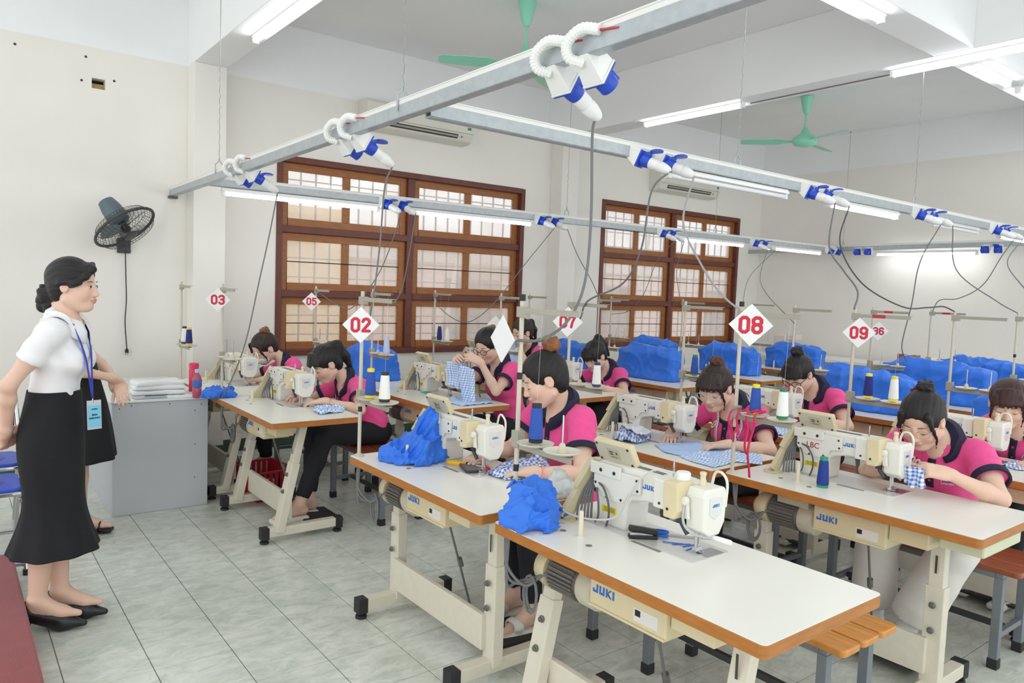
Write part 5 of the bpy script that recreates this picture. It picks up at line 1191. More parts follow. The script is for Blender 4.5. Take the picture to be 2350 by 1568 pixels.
    if mask:
        q=SDF(H-0.17,H+0.17,0.005); q.sc=hs; q.ell(hp(0.030,0,-0.045),(0.074,0.062,0.058),M,k=0.0); q.ell(hp(0.092,0,-0.03),(0.02,0.022,0.022),M,k=0.03)
        q.plane(hp(0,0,-0.012),U*1.0+F*0.25); q.plane(hp(0.012,0,0),-F); Pm,Qm=q.net(); part('face_mask',np_mesh('face_mask',Pm-root_p,Qm,mat('white mask',(238,238,238),0.8),relax=1),t)
        e=MB()
        for y in (-1,1): e.tube([Vector(hp(0.03,y*0.064,-0.02)-root_p),Vector(hp(-0.02,y*0.078,0.02)-root_p)],0.0015,5); e.tube([Vector(hp(0.02,y*0.062,-0.06)-root_p),Vector(hp(-0.02,y*0.076,-0.02)-root_p)],0.0015,5)
        e.build('ear_loops',mat('white mask',(238,238,238),0.8),t,kind='stuff')
    if feet:
        for sd in K:
            kn,an,toe=K[sd]; f=SDF(an-0.25,an+0.25,0.006); side=np.cross([0,0,1],toe)
            if socks:
                hl_=an-toe*0.03-np.array([0,0,0.045]); ball=an+toe*0.10-np.array([0,0,0.055]); tip=an+toe*0.165-np.array([0,0,0.062])
                f.chain([an+(kn-an)*0.28,an,hl_],[0.043,0.038,0.031],k=0.015); f.chain([an,ball,tip],[0.038,0.029,0.019],k=0.02); f.cone(hl_,ball,0.029,0.029,k=0.02); f.plane(an+(kn-an)*0.26,unit(kn-an)); Pf,Qf=f.net(); so=part('sock',np_mesh('sock',Pf-root_p,Qf,mat('white sock',(234,234,234),0.85),relax=1),t)
                for i in range(3): MB().lathe([(0.044,-0.004),(0.0446,0),(0.044,0.004)],Vector(an+(kn-an)*(0.235-0.035*i)-root_p),Vector(unit(kn-an)),20).build('sock_stripe',M_black,so,smooth=True)
            else:
                c0=an+toe*0.065-np.array([0,0,0.088]); MF=[toe,side,np.array([0,0,1.0])]
                f.rbox(c0,(0.122,0.042,0.016),0.014,MF,k=0.0); f.ell(an+toe*0.095-np.array([0,0,0.048]),(0.045,0.048,0.036),MF,k=0.01); f.ell(an+toe*0.075-np.array([0,0,0.048]),(0.2,0.034,0.022),MF,k=0.004,op='-'); f.ell(an+toe*0.03-np.array([0,0,0.02]),(0.055,0.06,0.045),MF,k=0.004,op='-'); Pf,Qf=f.net(); part('slipper',np_mesh('slipper',Pf-root_p,Qf,mat('white slipper',(230,228,220),0.5),relax=1),t)
    return dict(t=t,root=root_p,onshirt=onshirt,bf=bf,bl=bl,sp=sp,chest=chest,hp=hp,H=H,N=N,S=S,A=A,F=F,U=U,L=Lv,P=P,bv=bv,K=K)
# ---- the seated women (they face -X; left hand towards -Y)
def seated(label,H,face,arms,hair,dn=(0.13,0.0,-0.13),pel=(0.15,0.0),pz=0.535,body=(-1,0,0),leg=None,toe=(-1,0,-0.05),**k):
    H=np.array(H); N=H+np.array(dn); P=np.array([N[0]+pel[0],N[1]+pel[1],pz])
    if leg is None: leg={'L':((-0.40,-0.09,0.02),(-0.36,-0.10,-0.415)),'R':((-0.41,0.09,0.02),(-0.30,0.09,-0.415))}
    legs={s:(P+np.array(a),P+np.array(b),toe) for s,(a,b) in leg.items()}
    k.setdefault('headscale',1.09)
    return person(label,H,face,N,P,body,arms,legs,hair,**k)
CUR=(0.25,0.35,0.3); GRIP=(0.7,0.8,0.5); DOWN=(0,0,-1)
def arm(w,d,n=DOWN,hint=(0.4,0,-1),c=CUR): return (np.array(w),np.array(d),np.array(n),np.array(hint),c)
BUNB=((-0.085,0.0,0.122),0.038,M_hairl); BUNK=((-0.085,0.0,0.10),0.038,M_hairk)
PE={}
PE['B']=seated('woman in pink polo sewing in profile, nearest, with light brown bun',(1.83,-0.80,1.150),(-0.82,0.42,-0.42),
  {'L':arm((1.600,-1.03,0.80),(-0.5,0.75,-0.12),hint=(0.3,-0.6,-0.8)),'R':arm((1.60,-0.66,0.80),(-0.85,-0.3,-0.1),hint=(0.4,0.5,-0.8))},
  dict(bun=BUNB,mat=M_hairk,axis=(-0.75,0,0.65)),dn=(0.105,-0.01,-0.125),pel=(0.17,0.03),plump=1.08,body=(-0.95,0.1,0))
PE['L']=seated('woman with gold rimmed glasses and maroon scrunchie pinching cloth beside the LBC machine',(3.085,-1.915,1.045),(-0.86,-0.06,-0.52),
  {'L':arm((2.93,-2.10,0.865),(-0.62,0.75,0.12),n=(0.3,0.5,-0.6),hint=(0.3,-0.8,-0.6),c=GRIP),'R':arm((2.90,-1.86,0.86),(-0.55,-0.75,0.1),n=(0.3,-0.5,-0.6),hint=(0.3,0.8,-0.6),c=GRIP)},
  dict(bun=((-0.075,0.0,0.108),0.034,M_hairk),tie=((-0.07,-0.02,0.095),mat('maroon scrunchie',(120,26,56),0.8,var=0.4,vscale=60)),mat=M_hairk,wisps=True),dn=(0.155,-0.025,-0.092),pel=(0.14,0.025),glasses=('gold',1.0),plump=1.08,bottom='white_trousers',socks=True,number='09',leg={'L':((-0.37,-0.20,0.0),(-0.37,-0.03,-0.41)),'R':((-0.38,0.12,0.0),(-0.30,0.15,-0.41))})
PE['G']=seated('woman in clear glasses with measuring tape round her neck and brown top bun',(3.03,-0.845,1.055),(-0.88,-0.20,-0.42),
  {'L':arm((2.86,-1.07,0.80),(-0.75,0.62,-0.1),hint=(0.3,-0.9,-0.5)),'R':arm((2.86,-0.70,0.80),(-0.8,-0.55,-0.1),hint=(0.3,0.9,-0.5))},
  dict(bun=((-0.055,0.0,0.118),0.036,hair_mat('reddish bun hair',(84,48,38))),mat=M_hairb,bangs=0.012,wisps=True),dn=(0.15,-0.025,-0.105),pel=(0.13,0.02),glasses=('clear',1.05),number='0')
PE['Q']=seated('woman in dark glasses with black top bun bending over her work',(4.075,-0.705,1.075),(-0.80,-0.02,-0.62),
  {'L':arm((3.90,-0.93,0.80),(-0.75,0.6,-0.1),hint=(0.3,-0.9,-0.5)),'R':arm((3.88,-0.60,0.80),(-0.8,-0.5,-0.1),hint=(0.3,0.9,-0.5))},
  dict(bun=((-0.06,0.0,0.122),0.036,M_hairk),tie=((-0.055,0,0.10),mat('blue grey scrunchie',(58,60,78),0.8,var=0.4,vscale=60)),mat=M_hairk,bangs=0.006),dn=(0.16,-0.03,-0.10),pel=(0.14,0.03),glasses=('dark',1.05),plump=1.05,number='9')
PE['R']=seated('auburn haired woman with fringe at the right edge',(4.15,-1.885,1.045),(-0.86,-0.30,-0.40),
  {'L':arm((4.0,-2.12,0.80),(-0.75,0.6,-0.1),hint=(0.3,-0.9,-0.5)),'R':arm((3.98,-1.75,0.80),(-0.8,-0.5,-0.1),hint=(0.3,0.9,-0.5))},
  dict(bun=((-0.09,0.0,0.06),0.034,M_haira),mat=M_haira,bangs=0.010,wisps=True),dn=(0.14,-0.025,-0.115),pel=(0.14,0.02))
PE['C']=seated('ponytailed woman in black trousers sewing beside the grey desk',(1.705,1.345,1.005),(-0.86,-0.02,-0.55),
  {'L':arm((1.58,1.06,0.80),(-0.75,0.62,-0.1),hint=(0.3,-0.8,-0.5)),'R':arm((1.55,1.40,0.80),(-0.8,-0.55,-0.1),hint=(0.3,0.9,-0.5))},
  dict(mat=M_hairk,bangs=0.004,chains=[(((-0.085,0,0.085),(-0.125,0.0,0.06),(-0.135,0.0,-0.03),(-0.125,0.0,-0.13)),(0.022,0.03,0.028,0.012))]),dn=(0.155,-0.01,-0.12),pel=(0.19,-0.03),number='03',
  leg={'L':((-0.41,-0.12,0.01),(-0.60,-0.18,-0.40)),'R':((-0.42,0.05,0.02),(-0.48,-0.05,-0.415))})
PE['D']=seated('woman in white face mask at the far end of the front row',(1.715,2.585,1.005),(-0.84,-0.22,-0.55),
  {'L':arm((1.60,2.24,0.80),(-0.8,0.5,-0.1),hint=(0.3,-0.8,-0.5)),'R':arm((1.57,2.62,0.80),(-0.8,-0.5,-0.1),hint=(0.3,0.9,-0.5))},
  dict(bun=((-0.07,0.0,0.108),0.036,hair_mat('ginger bun hair',(128,80,48))),mat=M_hairb,wisps=True),dn=(0.16,-0.05,-0.11),pel=(0.16,-0.05),mask=True)
PE['W']=seated('woman in dark rimmed glasses holding up gingham cloth with both hands',(2.80,1.00,1.140),(-0.82,-0.22,-0.42),
  {'L':arm((2.62,0.83,1.045),(-0.72,0.42,0.35),n=(0.3,0.6,-0.5),hint=(0.2,-0.4,-1),c=GRIP),'R':arm((2.56,1.00,1.03),(-0.65,-0.45,0.4),n=(0.3,-0.6,-0.5),hint=(0.2,0.4,-1),c=GRIP)},
  dict(bun=((-0.085,0.0,0.085),0.03,M_hairl),mat=M_hairk),dn=(0.115,-0.01,-0.135),pel=(0.13,0.0),glasses=('dark',0.95),number='06')
PE['V']=seated('girl with black ponytail and fringe bending at the table near card 07',(4.02,1.140,1.020),(-0.84,-0.12,-0.52),
  {'L':arm((3.86,0.92,0.80),(-0.75,0.6,-0.1),hint=(0.3,-0.8,-0.5)),'R':arm((3.84,1.26,0.80),(-0.8,-0.5,-0.1),hint=(0.3,0.9,-0.5))},
  dict(mat=M_hairk,bangs=0.03,wisps=True,chains=[(((-0.07,0,0.10),(-0.10,0.0,0.105),(-0.14,0.0,0.03),(-0.15,0.0,-0.09)),(0.022,0.028,0.028,0.010))]),dn=(0.15,-0.01,-0.115),pel=(0.15,0.0),number='07')
PE['U']=seated('woman in thin glasses raising pale cloth to her chin by the window',(4.0,2.118,1.150),(-0.90,-0.02,-0.25),
  {'L':arm((3.86,1.99,1.045),(-0.25,0.35,0.75),n=(-0.4,0.7,0),hint=(0.2,-0.5,-1),c=GRIP),'R':arm((3.84,2.16,1.03),(-0.25,-0.4,0.75),n=(-0.4,-0.7,0),hint=(0.2,0.5,-1),c=GRIP)},
  dict(mat=M_hairb,chains=[(((-0.085,0,0.07),(-0.12,0.0,0.065),(-0.14,0.0,-0.01),(-0.135,0.0,-0.10)),(0.022,0.026,0.024,0.010))]),dn=(0.10,0.0,-0.14),pel=(0.12,0.0),glasses=('gold',0.95))
# ================================================================ benches, covers, cloth, small things
M_bw=mat('varnished bench wood',(206,138,62),0.35,var=0.22,vscale=10,stretch=(6,1,1),bump=0.05,coat=0.2); M_bw2=mat('reddish bench wood',(148,76,44),0.35,var=0.2,vscale=10,stretch=(6,1,1))
M_bst=mat('grey bench steel',(128,134,140),0.45,0.3,var=0.08,vscale=20)
ME_slat={}
for nm,mt in (('o',M_bw),('r',M_bw2)): ME_slat[nm]=MB().prism(rrect(-0.0575,-0.46,0.0575,0.46,0.02),2,0.425,0.45).mesh('slat',mt,bevel=0.006)
ME_bleg=MB().box((-0.0175,-0.0175,0.03),(0.0175,0.0175,0.40)).mesh('leg',M_bst,bevel=0.002)
ME_bcap=MB().box((-0.021,-0.021,0.0),(0.021,0.021,0.045)).mesh('rubber_cap',M_dark,bevel=0.004)
ME_brail=MB().box((-0.155,-0.015,0.395),(0.155,0.015,0.425)).mesh('end_rail',M_bst,bevel=0.002)
ME_bside=MB().box((-0.015,-0.36,0.395),(0.015,0.36,0.425)).mesh('side_rail',M_bst,bevel=0.002)
ME_blow=MB().box((-0.125,-0.012,0.13),(0.125,0.012,0.155)).mesh('low_rail',M_bst,bevel=0.002)
ME_bmid=MB().box((-0.012,-0.36,0.13),(0.012,0.36,0.155)).mesh('stretcher',mat('dark bench steel',(70,74,76),0.45,0.3),bevel=0.002)
def bench(x,y,label,wood='o'):
    t=thing('bench',(x,y,0),0,label,'bench','slatted benches behind the tables')
    for k in (-1,0,1): part('slat',ME_slat[wood],t,(k*0.123,0,0))
    for sx in (-1,1):
        part('side_rail',ME_bside,t,(sx*0.14,0,0))
        for sy in (-1,1): lg=part('leg',ME_bleg,t,(sx*0.14,sy*0.375,0)); part('rubber_cap',ME_bcap,lg)
    for sy in (-1,1): part('end_rail',ME_brail,t,(0,sy*0.375,0)); part('low_rail',ME_blow,t,(0,sy*0.375,0))
    part('stretcher',ME_bmid,t)
bench(2.08,-1.78,'orange slatted bench behind the empty nearest table')
bench(2.10,-0.68,'slatted bench under the profile woman with light brown bun')
bench(2.03,1.22,'reddish slatted bench under the ponytailed woman beside the desk','r')
bench(2.025,2.36,'slatted bench under the woman in a face mask','r')
bench(3.38,-1.84,'reddish slatted bench under the woman with maroon scrunchie','r')
bench(3.31,-0.80,'slatted bench under the measuring tape woman','r')
bench(3.05,1.05,'slatted bench under the woman holding up gingham')
bench(4.38,-0.70,'slatted bench under the woman with black top bun','r')
bench(4.43,-1.84,'slatted bench under the auburn haired woman','r')
bench(4.30,1.13,'slatted bench under the girl near card 07','r')
bench(4.22,2.15,'slatted bench under the woman by the window','r')
# ---- blue cloth covers
M_cov=mat('royal blue nylon',(40,116,226),0.5,var=0.05,vscale=12,bump=0.06,bscale=60,sheen=0.1)
def folds(s,amp,fr,seed,z0=0.0,zh=0.3):
    r=np.random.RandomState(seed); k=[(r.uniform(-1,1,3),r.uniform(0,6.28),r.uniform(0.5,1.6)) for _ in range(8)]
    def fn(Xg,Yg,Zg):
        o=0.0; wx=0.35*np.sin(Yg*fr*0.45+Zg*fr*0.3+seed); wy=0.35*np.sin(Xg*fr*0.5-Zg*fr*0.4+seed*2)
        for i,(d,p,f) in enumerate(k):
            ph=(Xg*d[0]+Yg*d[1]+Zg*d[2]*0.8)*fr*f*0.55+p+wx*3+wy*2*(-1)**i; o=o+(1-np.abs(np.sin(ph)))**2.2*amp*(0.75 if i<4 else 0.4)
        return amp*0.8-o
    s.field(fn); return s
def cover(xf,yc,label,seed,dy=0.12,w=0.30,h=0.27,dx=0.36,d=0.10,crumple=0.015,slump=0.0):
    s=SDF((dx-0.32,dy-w-0.15,-0.02),(dx+0.32,dy+w+0.15,h+0.12),0.0085)
    s.rbox((dx,dy,h*0.42),(d*1.05,w,h*0.45),0.03,None,k=0.0); s.cone((dx,dy-w*0.72,h*(0.78-slump)),(dx,dy+w*0.55,h*0.88),0.055,0.065,k=0.07); s.ell((dx,dy,0.02),(d*1.5,w*1.06,0.07),None,k=0.06); s.ell((dx-0.02,dy+w*0.5,h*0.5),(0.11,0.16,h*0.5),None,k=0.05)
    folds(s,crumple,30,seed); s.plane((0,0,0.002),(0,0,-1)); P,Q=s.net()
    o=bpy.data.objects.new('dust_cover',np_mesh('dust_cover',P,Q,M_cov,relax=1)); COL.objects.link(o); o.location=(xf,yc,HT); return tag(o,label,'cover','blue covers over idle machines')
for i,(k,lb,kw) in enumerate((('K','blue machine cover behind the ponytailed woman',dict()),('M3','blue machine cover left of the fringed girl',dict(h=0.25)),('M2','tall blue machine cover at the centre on a clear table',dict(w=0.34,h=0.30)),('N2','blue machine cover just behind the brown top bun',dict(w=0.33,h=0.29)),('N3','blue machine cover before the second window, beyond a stand',dict(w=0.31,h=0.28)),('O2','blue machine cover directly below card 08',dict(w=0.33,h=0.27)),('M1','crumpled blue machine cover behind the black bunned woman',dict(w=0.38,h=0.29,crumple=0.018)),('N1','widest blue machine cover above the maroon scrunchie',dict(w=0.42,h=0.33,crumple=0.013)),('O1','blue machine cover in the last row near the blue iron',dict(w=0.42,h=0.31)),('M0','blue machine cover left of the auburn haired woman',dict(w=0.33,h=0.24)),('N0','blue machine cover at the right edge, partly hidden',dict(w=0.3)))):
    xf,yc=TABLES[k]; cover(xf,yc,lb,11+i,**kw)
xf,yc=5.0,2.95
def pouch(loc,r,label,seed,ells,parts=1,rz=0):
    b=max(max(abs(c[i])+e[i] for c,e in ells) for i in range(3))+0.04; s=SDF((-b,-b,-0.02),(b,b,b+0.02),0.0045)
    for c,e in ells: s.ell(c,e,None,k=0.03)
    folds(s,0.019,58,seed); s.plane((0,0,0.001),(0,0,-1)); P,Q=s.net(); o=bpy.data.objects.new('cloth_pouch',np_mesh('cloth_pouch',P,Q,M_cov,relax=1)); COL.objects.link(o); o.location=loc; o.rotation_euler=(0,0,rz); return tag(o,label,'cloth cover')
pouch((1.14+0.215,-0.77+0.30,HT),0.1,'crumpled blue cloth cover slumped beside the second front machine',3,[((0.03,0.0,0.05),(0.10,0.10,0.075)),((0.06,-0.01,0.14),(0.055,0.06,0.085)),((-0.06,0.05,0.03),(0.09,0.07,0.045)),((0.01,0.0,0.02),(0.13,0.13,0.035))])
pouch((1.14+0.095,-1.91+0.445,HT),0.1,'blue cloth pouch slumped on the left corner of the nearest table',8,[((0.0,0.0,0.05),(0.085,0.075,0.07)),((0.02,0.02,0.09),(0.06,0.05,0.05)),((-0.02,-0.01,0.02),(0.092,0.085,0.035)),((0.04,-0.03,0.05),(0.05,0.05,0.05))])
pouch(tuple(onz(500,913,HT)+Vector((0.01,0.03,0))),0.1,'small blue cloth heap between the desk bottle and table corner',5,[((0,0,0.02),(0.10,0.08,0.035)),((0.06,-0.03,0.02),(0.06,0.05,0.03))])
# ---- gingham
def gingham(name,c1,c2,size=0.0085):
    m=bpy.data.materials.new(name); m.use_nodes=True; nt=m.node_tree; L=nt.links; b=nt.nodes['Principled BSDF']; b.inputs['Roughness'].default_value=0.85
    tc=nd(nt,'ShaderNodeTexCoord'); sx=nd(nt,'ShaderNodeSeparateXYZ'); uv=nd(nt,'ShaderNodeUVMap') ; L.new(uv.outputs[0],sx.inputs[0]); outs=[]
    for i in (0,1):
        a=nd(nt,'ShaderNodeMath',operation='MULTIPLY'); a.inputs[1].default_value=1/(2*size); L.new(sx.outputs[i],a.inputs[0])
        f=nd(nt,'ShaderNodeMath',operation='FRACT'); L.new(a.outputs[0],f.inputs[0]); g_=nd(nt,'ShaderNodeMath',operation='GREATER_THAN'); g_.inputs[1].default_value=0.55; L.new(f.outputs[0],g_.inputs[0]); outs.append(g_)
    s=nd(nt,'ShaderNodeMath',operation='ADD'); L.new(outs[0].outputs[0],s.inputs[0]); L.new(outs[1].outputs[0],s.inputs[1]); h=nd(nt,'ShaderNodeMath',operation='MULTIPLY'); h.inputs[1].default_value=0.5; L.new(s.outputs[0],h.inputs[0])
    mx=nd(nt,'ShaderNodeMix',data_type='RGBA'); L.new(h.outputs[0],mx.inputs[0]); mx.inputs[6].default_value=rgb(*c1); mx.inputs[7].default_value=rgb(*c2); L.new(mx.outputs[2],b.inputs['Base Color']); return m
M_ging=gingham('blue gingham cotton',(236,240,246),(64,110,196)); M_gingp=gingham('pale blue gingham cotton',(232,240,250),(120,164,228)); M_pblue=mat('plain pale blue cotton',(176,200,238),0.85,var=0.04,vscale=15)
def cloth(pts,label,m,z=HT+0.004,amp=0.012,seed=0,thick=0.0025,name='gingham_cloth',cuts=5,ang=0.3,zf=None):
    """a piece of cloth lying on a table: outline of room points, rumpled"""
    bm=bmesh.new(); vs=[bm.verts.new((p[0],p[1],z)) for p in pts]; bm.faces.new(vs); c=Vector((sum(p[0] for p in pts)/len(pts),sum(p[1] for p in pts)/len(pts),z))
    bmesh.ops.triangulate(bm,faces=bm.faces[:]); 
    for _ in range(cuts): 
        es=[e for e in bm.edges if e.calc_length()>0.012]
        if not es: break
        bmesh.ops.subdivide_edges(bm,edges=es,cuts=1); bmesh.ops.triangulate(bm,faces=bm.faces[:])
    r=np.random.RandomState(seed); k=[(r.uniform(-1,1,2),r.uniform(0,6.28),r.uniform(25,70)) for _ in range(6)]; uvl=bm.loops.layers.uv.new('UVMap')
    for f in bm.faces:
        f.smooth=True
        for lp in f.loops:
            x,y=lp.vert.co.x,lp.vert.co.y; lp[uvl].uv=(x*math.cos(ang)+y*math.sin(ang)+0.006*math.sin(y*40),-x*math.sin(ang)+y*math.cos(ang)+0.006*math.sin(x*35))
    for v in bm.verts:
        x,y=v.co.x,v.co.y; o=sum((1-abs(math.sin((x*d[0]+y*d[1])*f+p))) for d,p,f in k)/6; edge=0.35 if v.is_boundary else 1.0
        v.co.z=z+amp*o*o*2.2*edge*(zf(x,y) if zf else 1.0)
    me=bpy.data.meshes.new(name); 
    for v in bm.verts: v.co-=c
    bm.to_mesh(me); bm.free(); me.materials.append(m); o=bpy.data.objects.new(name,me); COL.objects.link(o); o.location=c; md=o.modifiers.new('thick','SOLIDIFY'); md.thickness=thick; md.offset=1
    return tag(o,label,'cloth','pieces of school gingham on the tables')
def pz(*pp,z=HT): return [tuple(onz(x,y,z)) for x,y in pp]
cloth(pz((1112,1090),(1150,1070),(1180,1055),(1230,1058),(1262,1072),(1262,1090),(1220,1100),(1160,1104)),'rumpled blue gingham under the hands of the profile woman',M_ging,amp=0.03,seed=1)
cloth(pz((1502,1023),(1600,1016),(1640,1032),(1700,1040),(1655,1052),(1580,1052),(1525,1040)),'plain pale blue cut piece before the measuring tape woman',M_pblue,amp=0.012,seed=2,name='cut_fabric')
cloth(pz((1560,1050),(1650,1038),(1745,1045),(1750,1068),(1690,1062),(1640,1075),(1590,1062)),'spread gingham piece at the foot of the card 08 pole',M_gingp,amp=0.016,seed=3)
cloth(pz((1404,1010),(1420,990),(1450,996),(1495,1012),(1460,1021),(1425,1016)),'folded gingham with paper beside the machine without panel',M_ging,amp=0.05,seed=4)
cloth(pz((1415,992),(1440,988),(1497,1013),(1470,1022)),'white paper pattern leaning on folded gingham',mat('pattern paper',(226,230,242),0.6),amp=0.03,seed=5,z=HT+0.05,name='paper_pattern')
cloth(pz((1012,922),(1040,912),(1120,916),(1135,926),(1060,933)),'folded gingham on the table of the woman in dark glasses',M_gingp,amp=0.02,seed=6)
cloth(pz((718,945),(725,938),(780,934),(792,940),(788,947),(735,953)),'rolled pale gingham on the table beside the grey desk',M_gingp,amp=0.035,seed=7)
cloth(pz((2296,1068),(2320,1062),(2390,1070),(2400,1085),(2330,1080)),'gingham piece at the right edge before the auburn haired woman',M_ging,amp=0.02,seed=8)
cloth(pz((1752,975),(1800,968),(1840,978),(1820,998),(1765,1004)),'gingham piece under the hands of the black bunned woman',M_gingp,amp=0.03,seed=9)
cloth(pz((1305,888),(1340,880),(1400,888),(1410,894),(1350,898)),'gingham piece under the hands of the fringed girl',M_gingp,amp=0.02,seed=10)
def hanging(pts_top,drop,label,m,seed,name='gingham_cloth',sway=(0.0,-0.02)):
    """cloth held up in the hands, hanging in folds"""
    n=16;k=14; P=[];bm=MB(); a,b=Vector(pts_top[0]),Vector(pts_top[1]); nrm=(b-a).cross(Vector((0,0,1))).normalized()
    for j in range(k+1):
        for i in range(n+1):
            u=i/n; v=j/k; p=a.lerp(b,u)+Vector((sway[0]*v,sway[1]*v,-drop*v*(1-0.15*math.sin(u*3.1+seed)))); p+=nrm*(0.012*math.sin(u*13+seed)*(0.3+v)+0.01*math.sin(v*6+u*4)); P.append(p)
    o=bm.add(P,[(j*(n+1)+i,j*(n+1)+i+1,(j+1)*(n+1)+i+1,(j+1)*(n+1)+i) for j in range(k) for i in range(n)]).build(name,m,None,smooth=True,label=label,cat='cloth',group='pieces of school gingham on the tables')
    me=o.data; uv=me.uv_layers.new(name='UVMap'); w=(b-a).length
    for lp in me.loops: c=me.vertices[lp.vertex_index].co; uv.data[lp.index].uv=((c-a).dot((b-a).normalized()),c.z)
    md=o.modifiers.new('thick','SOLIDIFY'); md.thickness=0.002; return o
hanging(((2.50,1.06,1.03),(2.55,0.90,1.04)),0.20,'gingham hanging from the hands of the woman in dark glasses',M_gingp,1)
hanging(((2.50,0.92,1.03),(2.54,0.80,1.0)),0.34,'long gingham strip hanging beside the woman in dark glasses',M_gingp,4,sway=(0.02,-0.03))
hanging(((3.78,2.20,1.10),(3.86,1.98,1.11)),0.26,'pale blue cloth hanging from the raised hands by the window',M_pblue,2,name='held_cloth')
hanging(((2.83,-1.95,0.885),(2.845,-2.03,0.885)),0.075,'small gingham piece pinched by the woman with maroon scrunchie',M_ging,3)
# ---- grey desk and its things
M_gp=mat('grey laminate panel',(196,199,203),0.5,var=0.03,vscale=4)
dk=thing('desk',(0.5,1.86,0),0,'grey panelled desk with white top behind the standing women','desk')
MB().box((0.0,0.0,0.0),(0.585,0.018,0.735)).build('front_panel',M_gp,dk,bevel=0.004)
MB().box((-0.0,0.02,0.0),(0.018,1.20,0.735)).build('side_panel',M_gp,dk,bevel=0.002); MB().box((0.567,0.02,0.0),(0.585,1.20,0.735)).build('side_panel',M_gp,dk,bevel=0.002); MB().box((0.018,1.18,0.0),(0.567,1.2,0.735)).build('back_panel',M_gp,dk)
MB().box((-0.012,-0.012,0.736),(0.595,1.22,0.745)).build('desk_top',mat('pale desk laminate',(226,228,228),0.35),dk,bevel=0.002)
for (x,z) in ((0.04,0.70),(0.11,0.715),(0.34,0.715),(0.54,0.70),(0.50,0.66),(0.50,0.43),(0.50,0.20)): MB().disc((x,0.0,z),(0,-1,0),0.004,0.0012,8).build('screw',M_dark,dk)
M_fold=mat('folded white cotton',(238,238,236),0.85,bump=0.1,bscale=40)
for i,(dz,lb) in enumerate(((0.0,'lowest folded white cloth on the desk'),(0.033,'middle folded white cloth on the desk'),(0.062,'topmost folded white cloth on the desk'))):
    s=SDF((-0.22,-0.14,-0.01),(0.22,0.14,0.06),0.007); s.rbox((0,0,0.016),(0.17-0.006*i,0.10-0.005*i,0.0155),0.014,None,k=0.0); folds(s,0.005,30,40+i); s.plane((0,0,0.0),(0,0,-1)); P,Q=s.net(); o=bpy.data.objects.new('folded_cloth',np_mesh('folded_cloth',P,Q,M_fold)); COL.objects.link(o); o.location=(0.83,2.16,0.746+dz); o.rotation_euler=(0,0,-0.12+0.1*i); tag(o,lb,'cloth','folded white cloths on the desk')
bt=thing('water_bottle',tuple(onz(452,913,0.745)),0,'clear bottle of pink drink on the desk corner','bottle')
M_pet=mat('pink drink bottle',(222,110,130),0.15,trans=0.5); MB().lathe([(0.026,0.0),(0.03,0.006),(0.03,0.06),(0.027,0.066),(0.03,0.072),(0.03,0.125),(0.022,0.15),(0.012,0.165),(0.012,0.175)],n=18).build('bottle_body',M_pet,bt,smooth=True)
MB().lathe([(0.0305,0.075),(0.0308,0.08),(0.0308,0.115),(0.0305,0.12)],n=18).build('bottle_label',mat('blue red label',(70,110,190),0.5),bt,smooth=True); MB().lathe([(0.0145,0.172),(0.0145,0.192),(0.01,0.194)],n=14).build('bottle_cap',mat('pale blue cap',(190,214,236),0.4),bt,smooth=True)
c=onz(452,905,0.745)+Vector((0.02,0.16,0)); MB().lathe([(0.033,0),(0.034,0.01),(0.034,0.15),(0.03,0.165),(0.033,0.168),(0.033,0.2),(0.02,0.204)],n=18).build('canister',mat('pink red canister',(222,56,92),0.35),smooth=True,label='pink red canister behind the drink bottle',cat='canister').location=c
MB().box((-0.10,-0.06,0),(0.10,0.06,0.006)).build('plastic_pack',mat('clear plastic film',(206,214,228),0.15,trans=0.4),bevel=0.003,label='flat clear plastic pack in front of the folded cloths',cat='pack').location=(0.74,1.98,0.746)
MB().box((-0.09,-0.05,0),(0.09,0.05,0.002)).build('paper_sheet',mat('paper',(232,234,236),0.6),label='white paper sheet near the front edge of the desk',cat='paper').location=(0.93,1.95,0.746)
MB().tube([(-0.07,0,0.006),(0.07,0.0,0.006)],0.004,8).build('marker_pen',mat('dark pen',(70,72,84),0.4),label='dark pen lying on the plastic pack',cat='pen').location=(0.78,1.97,0.754)
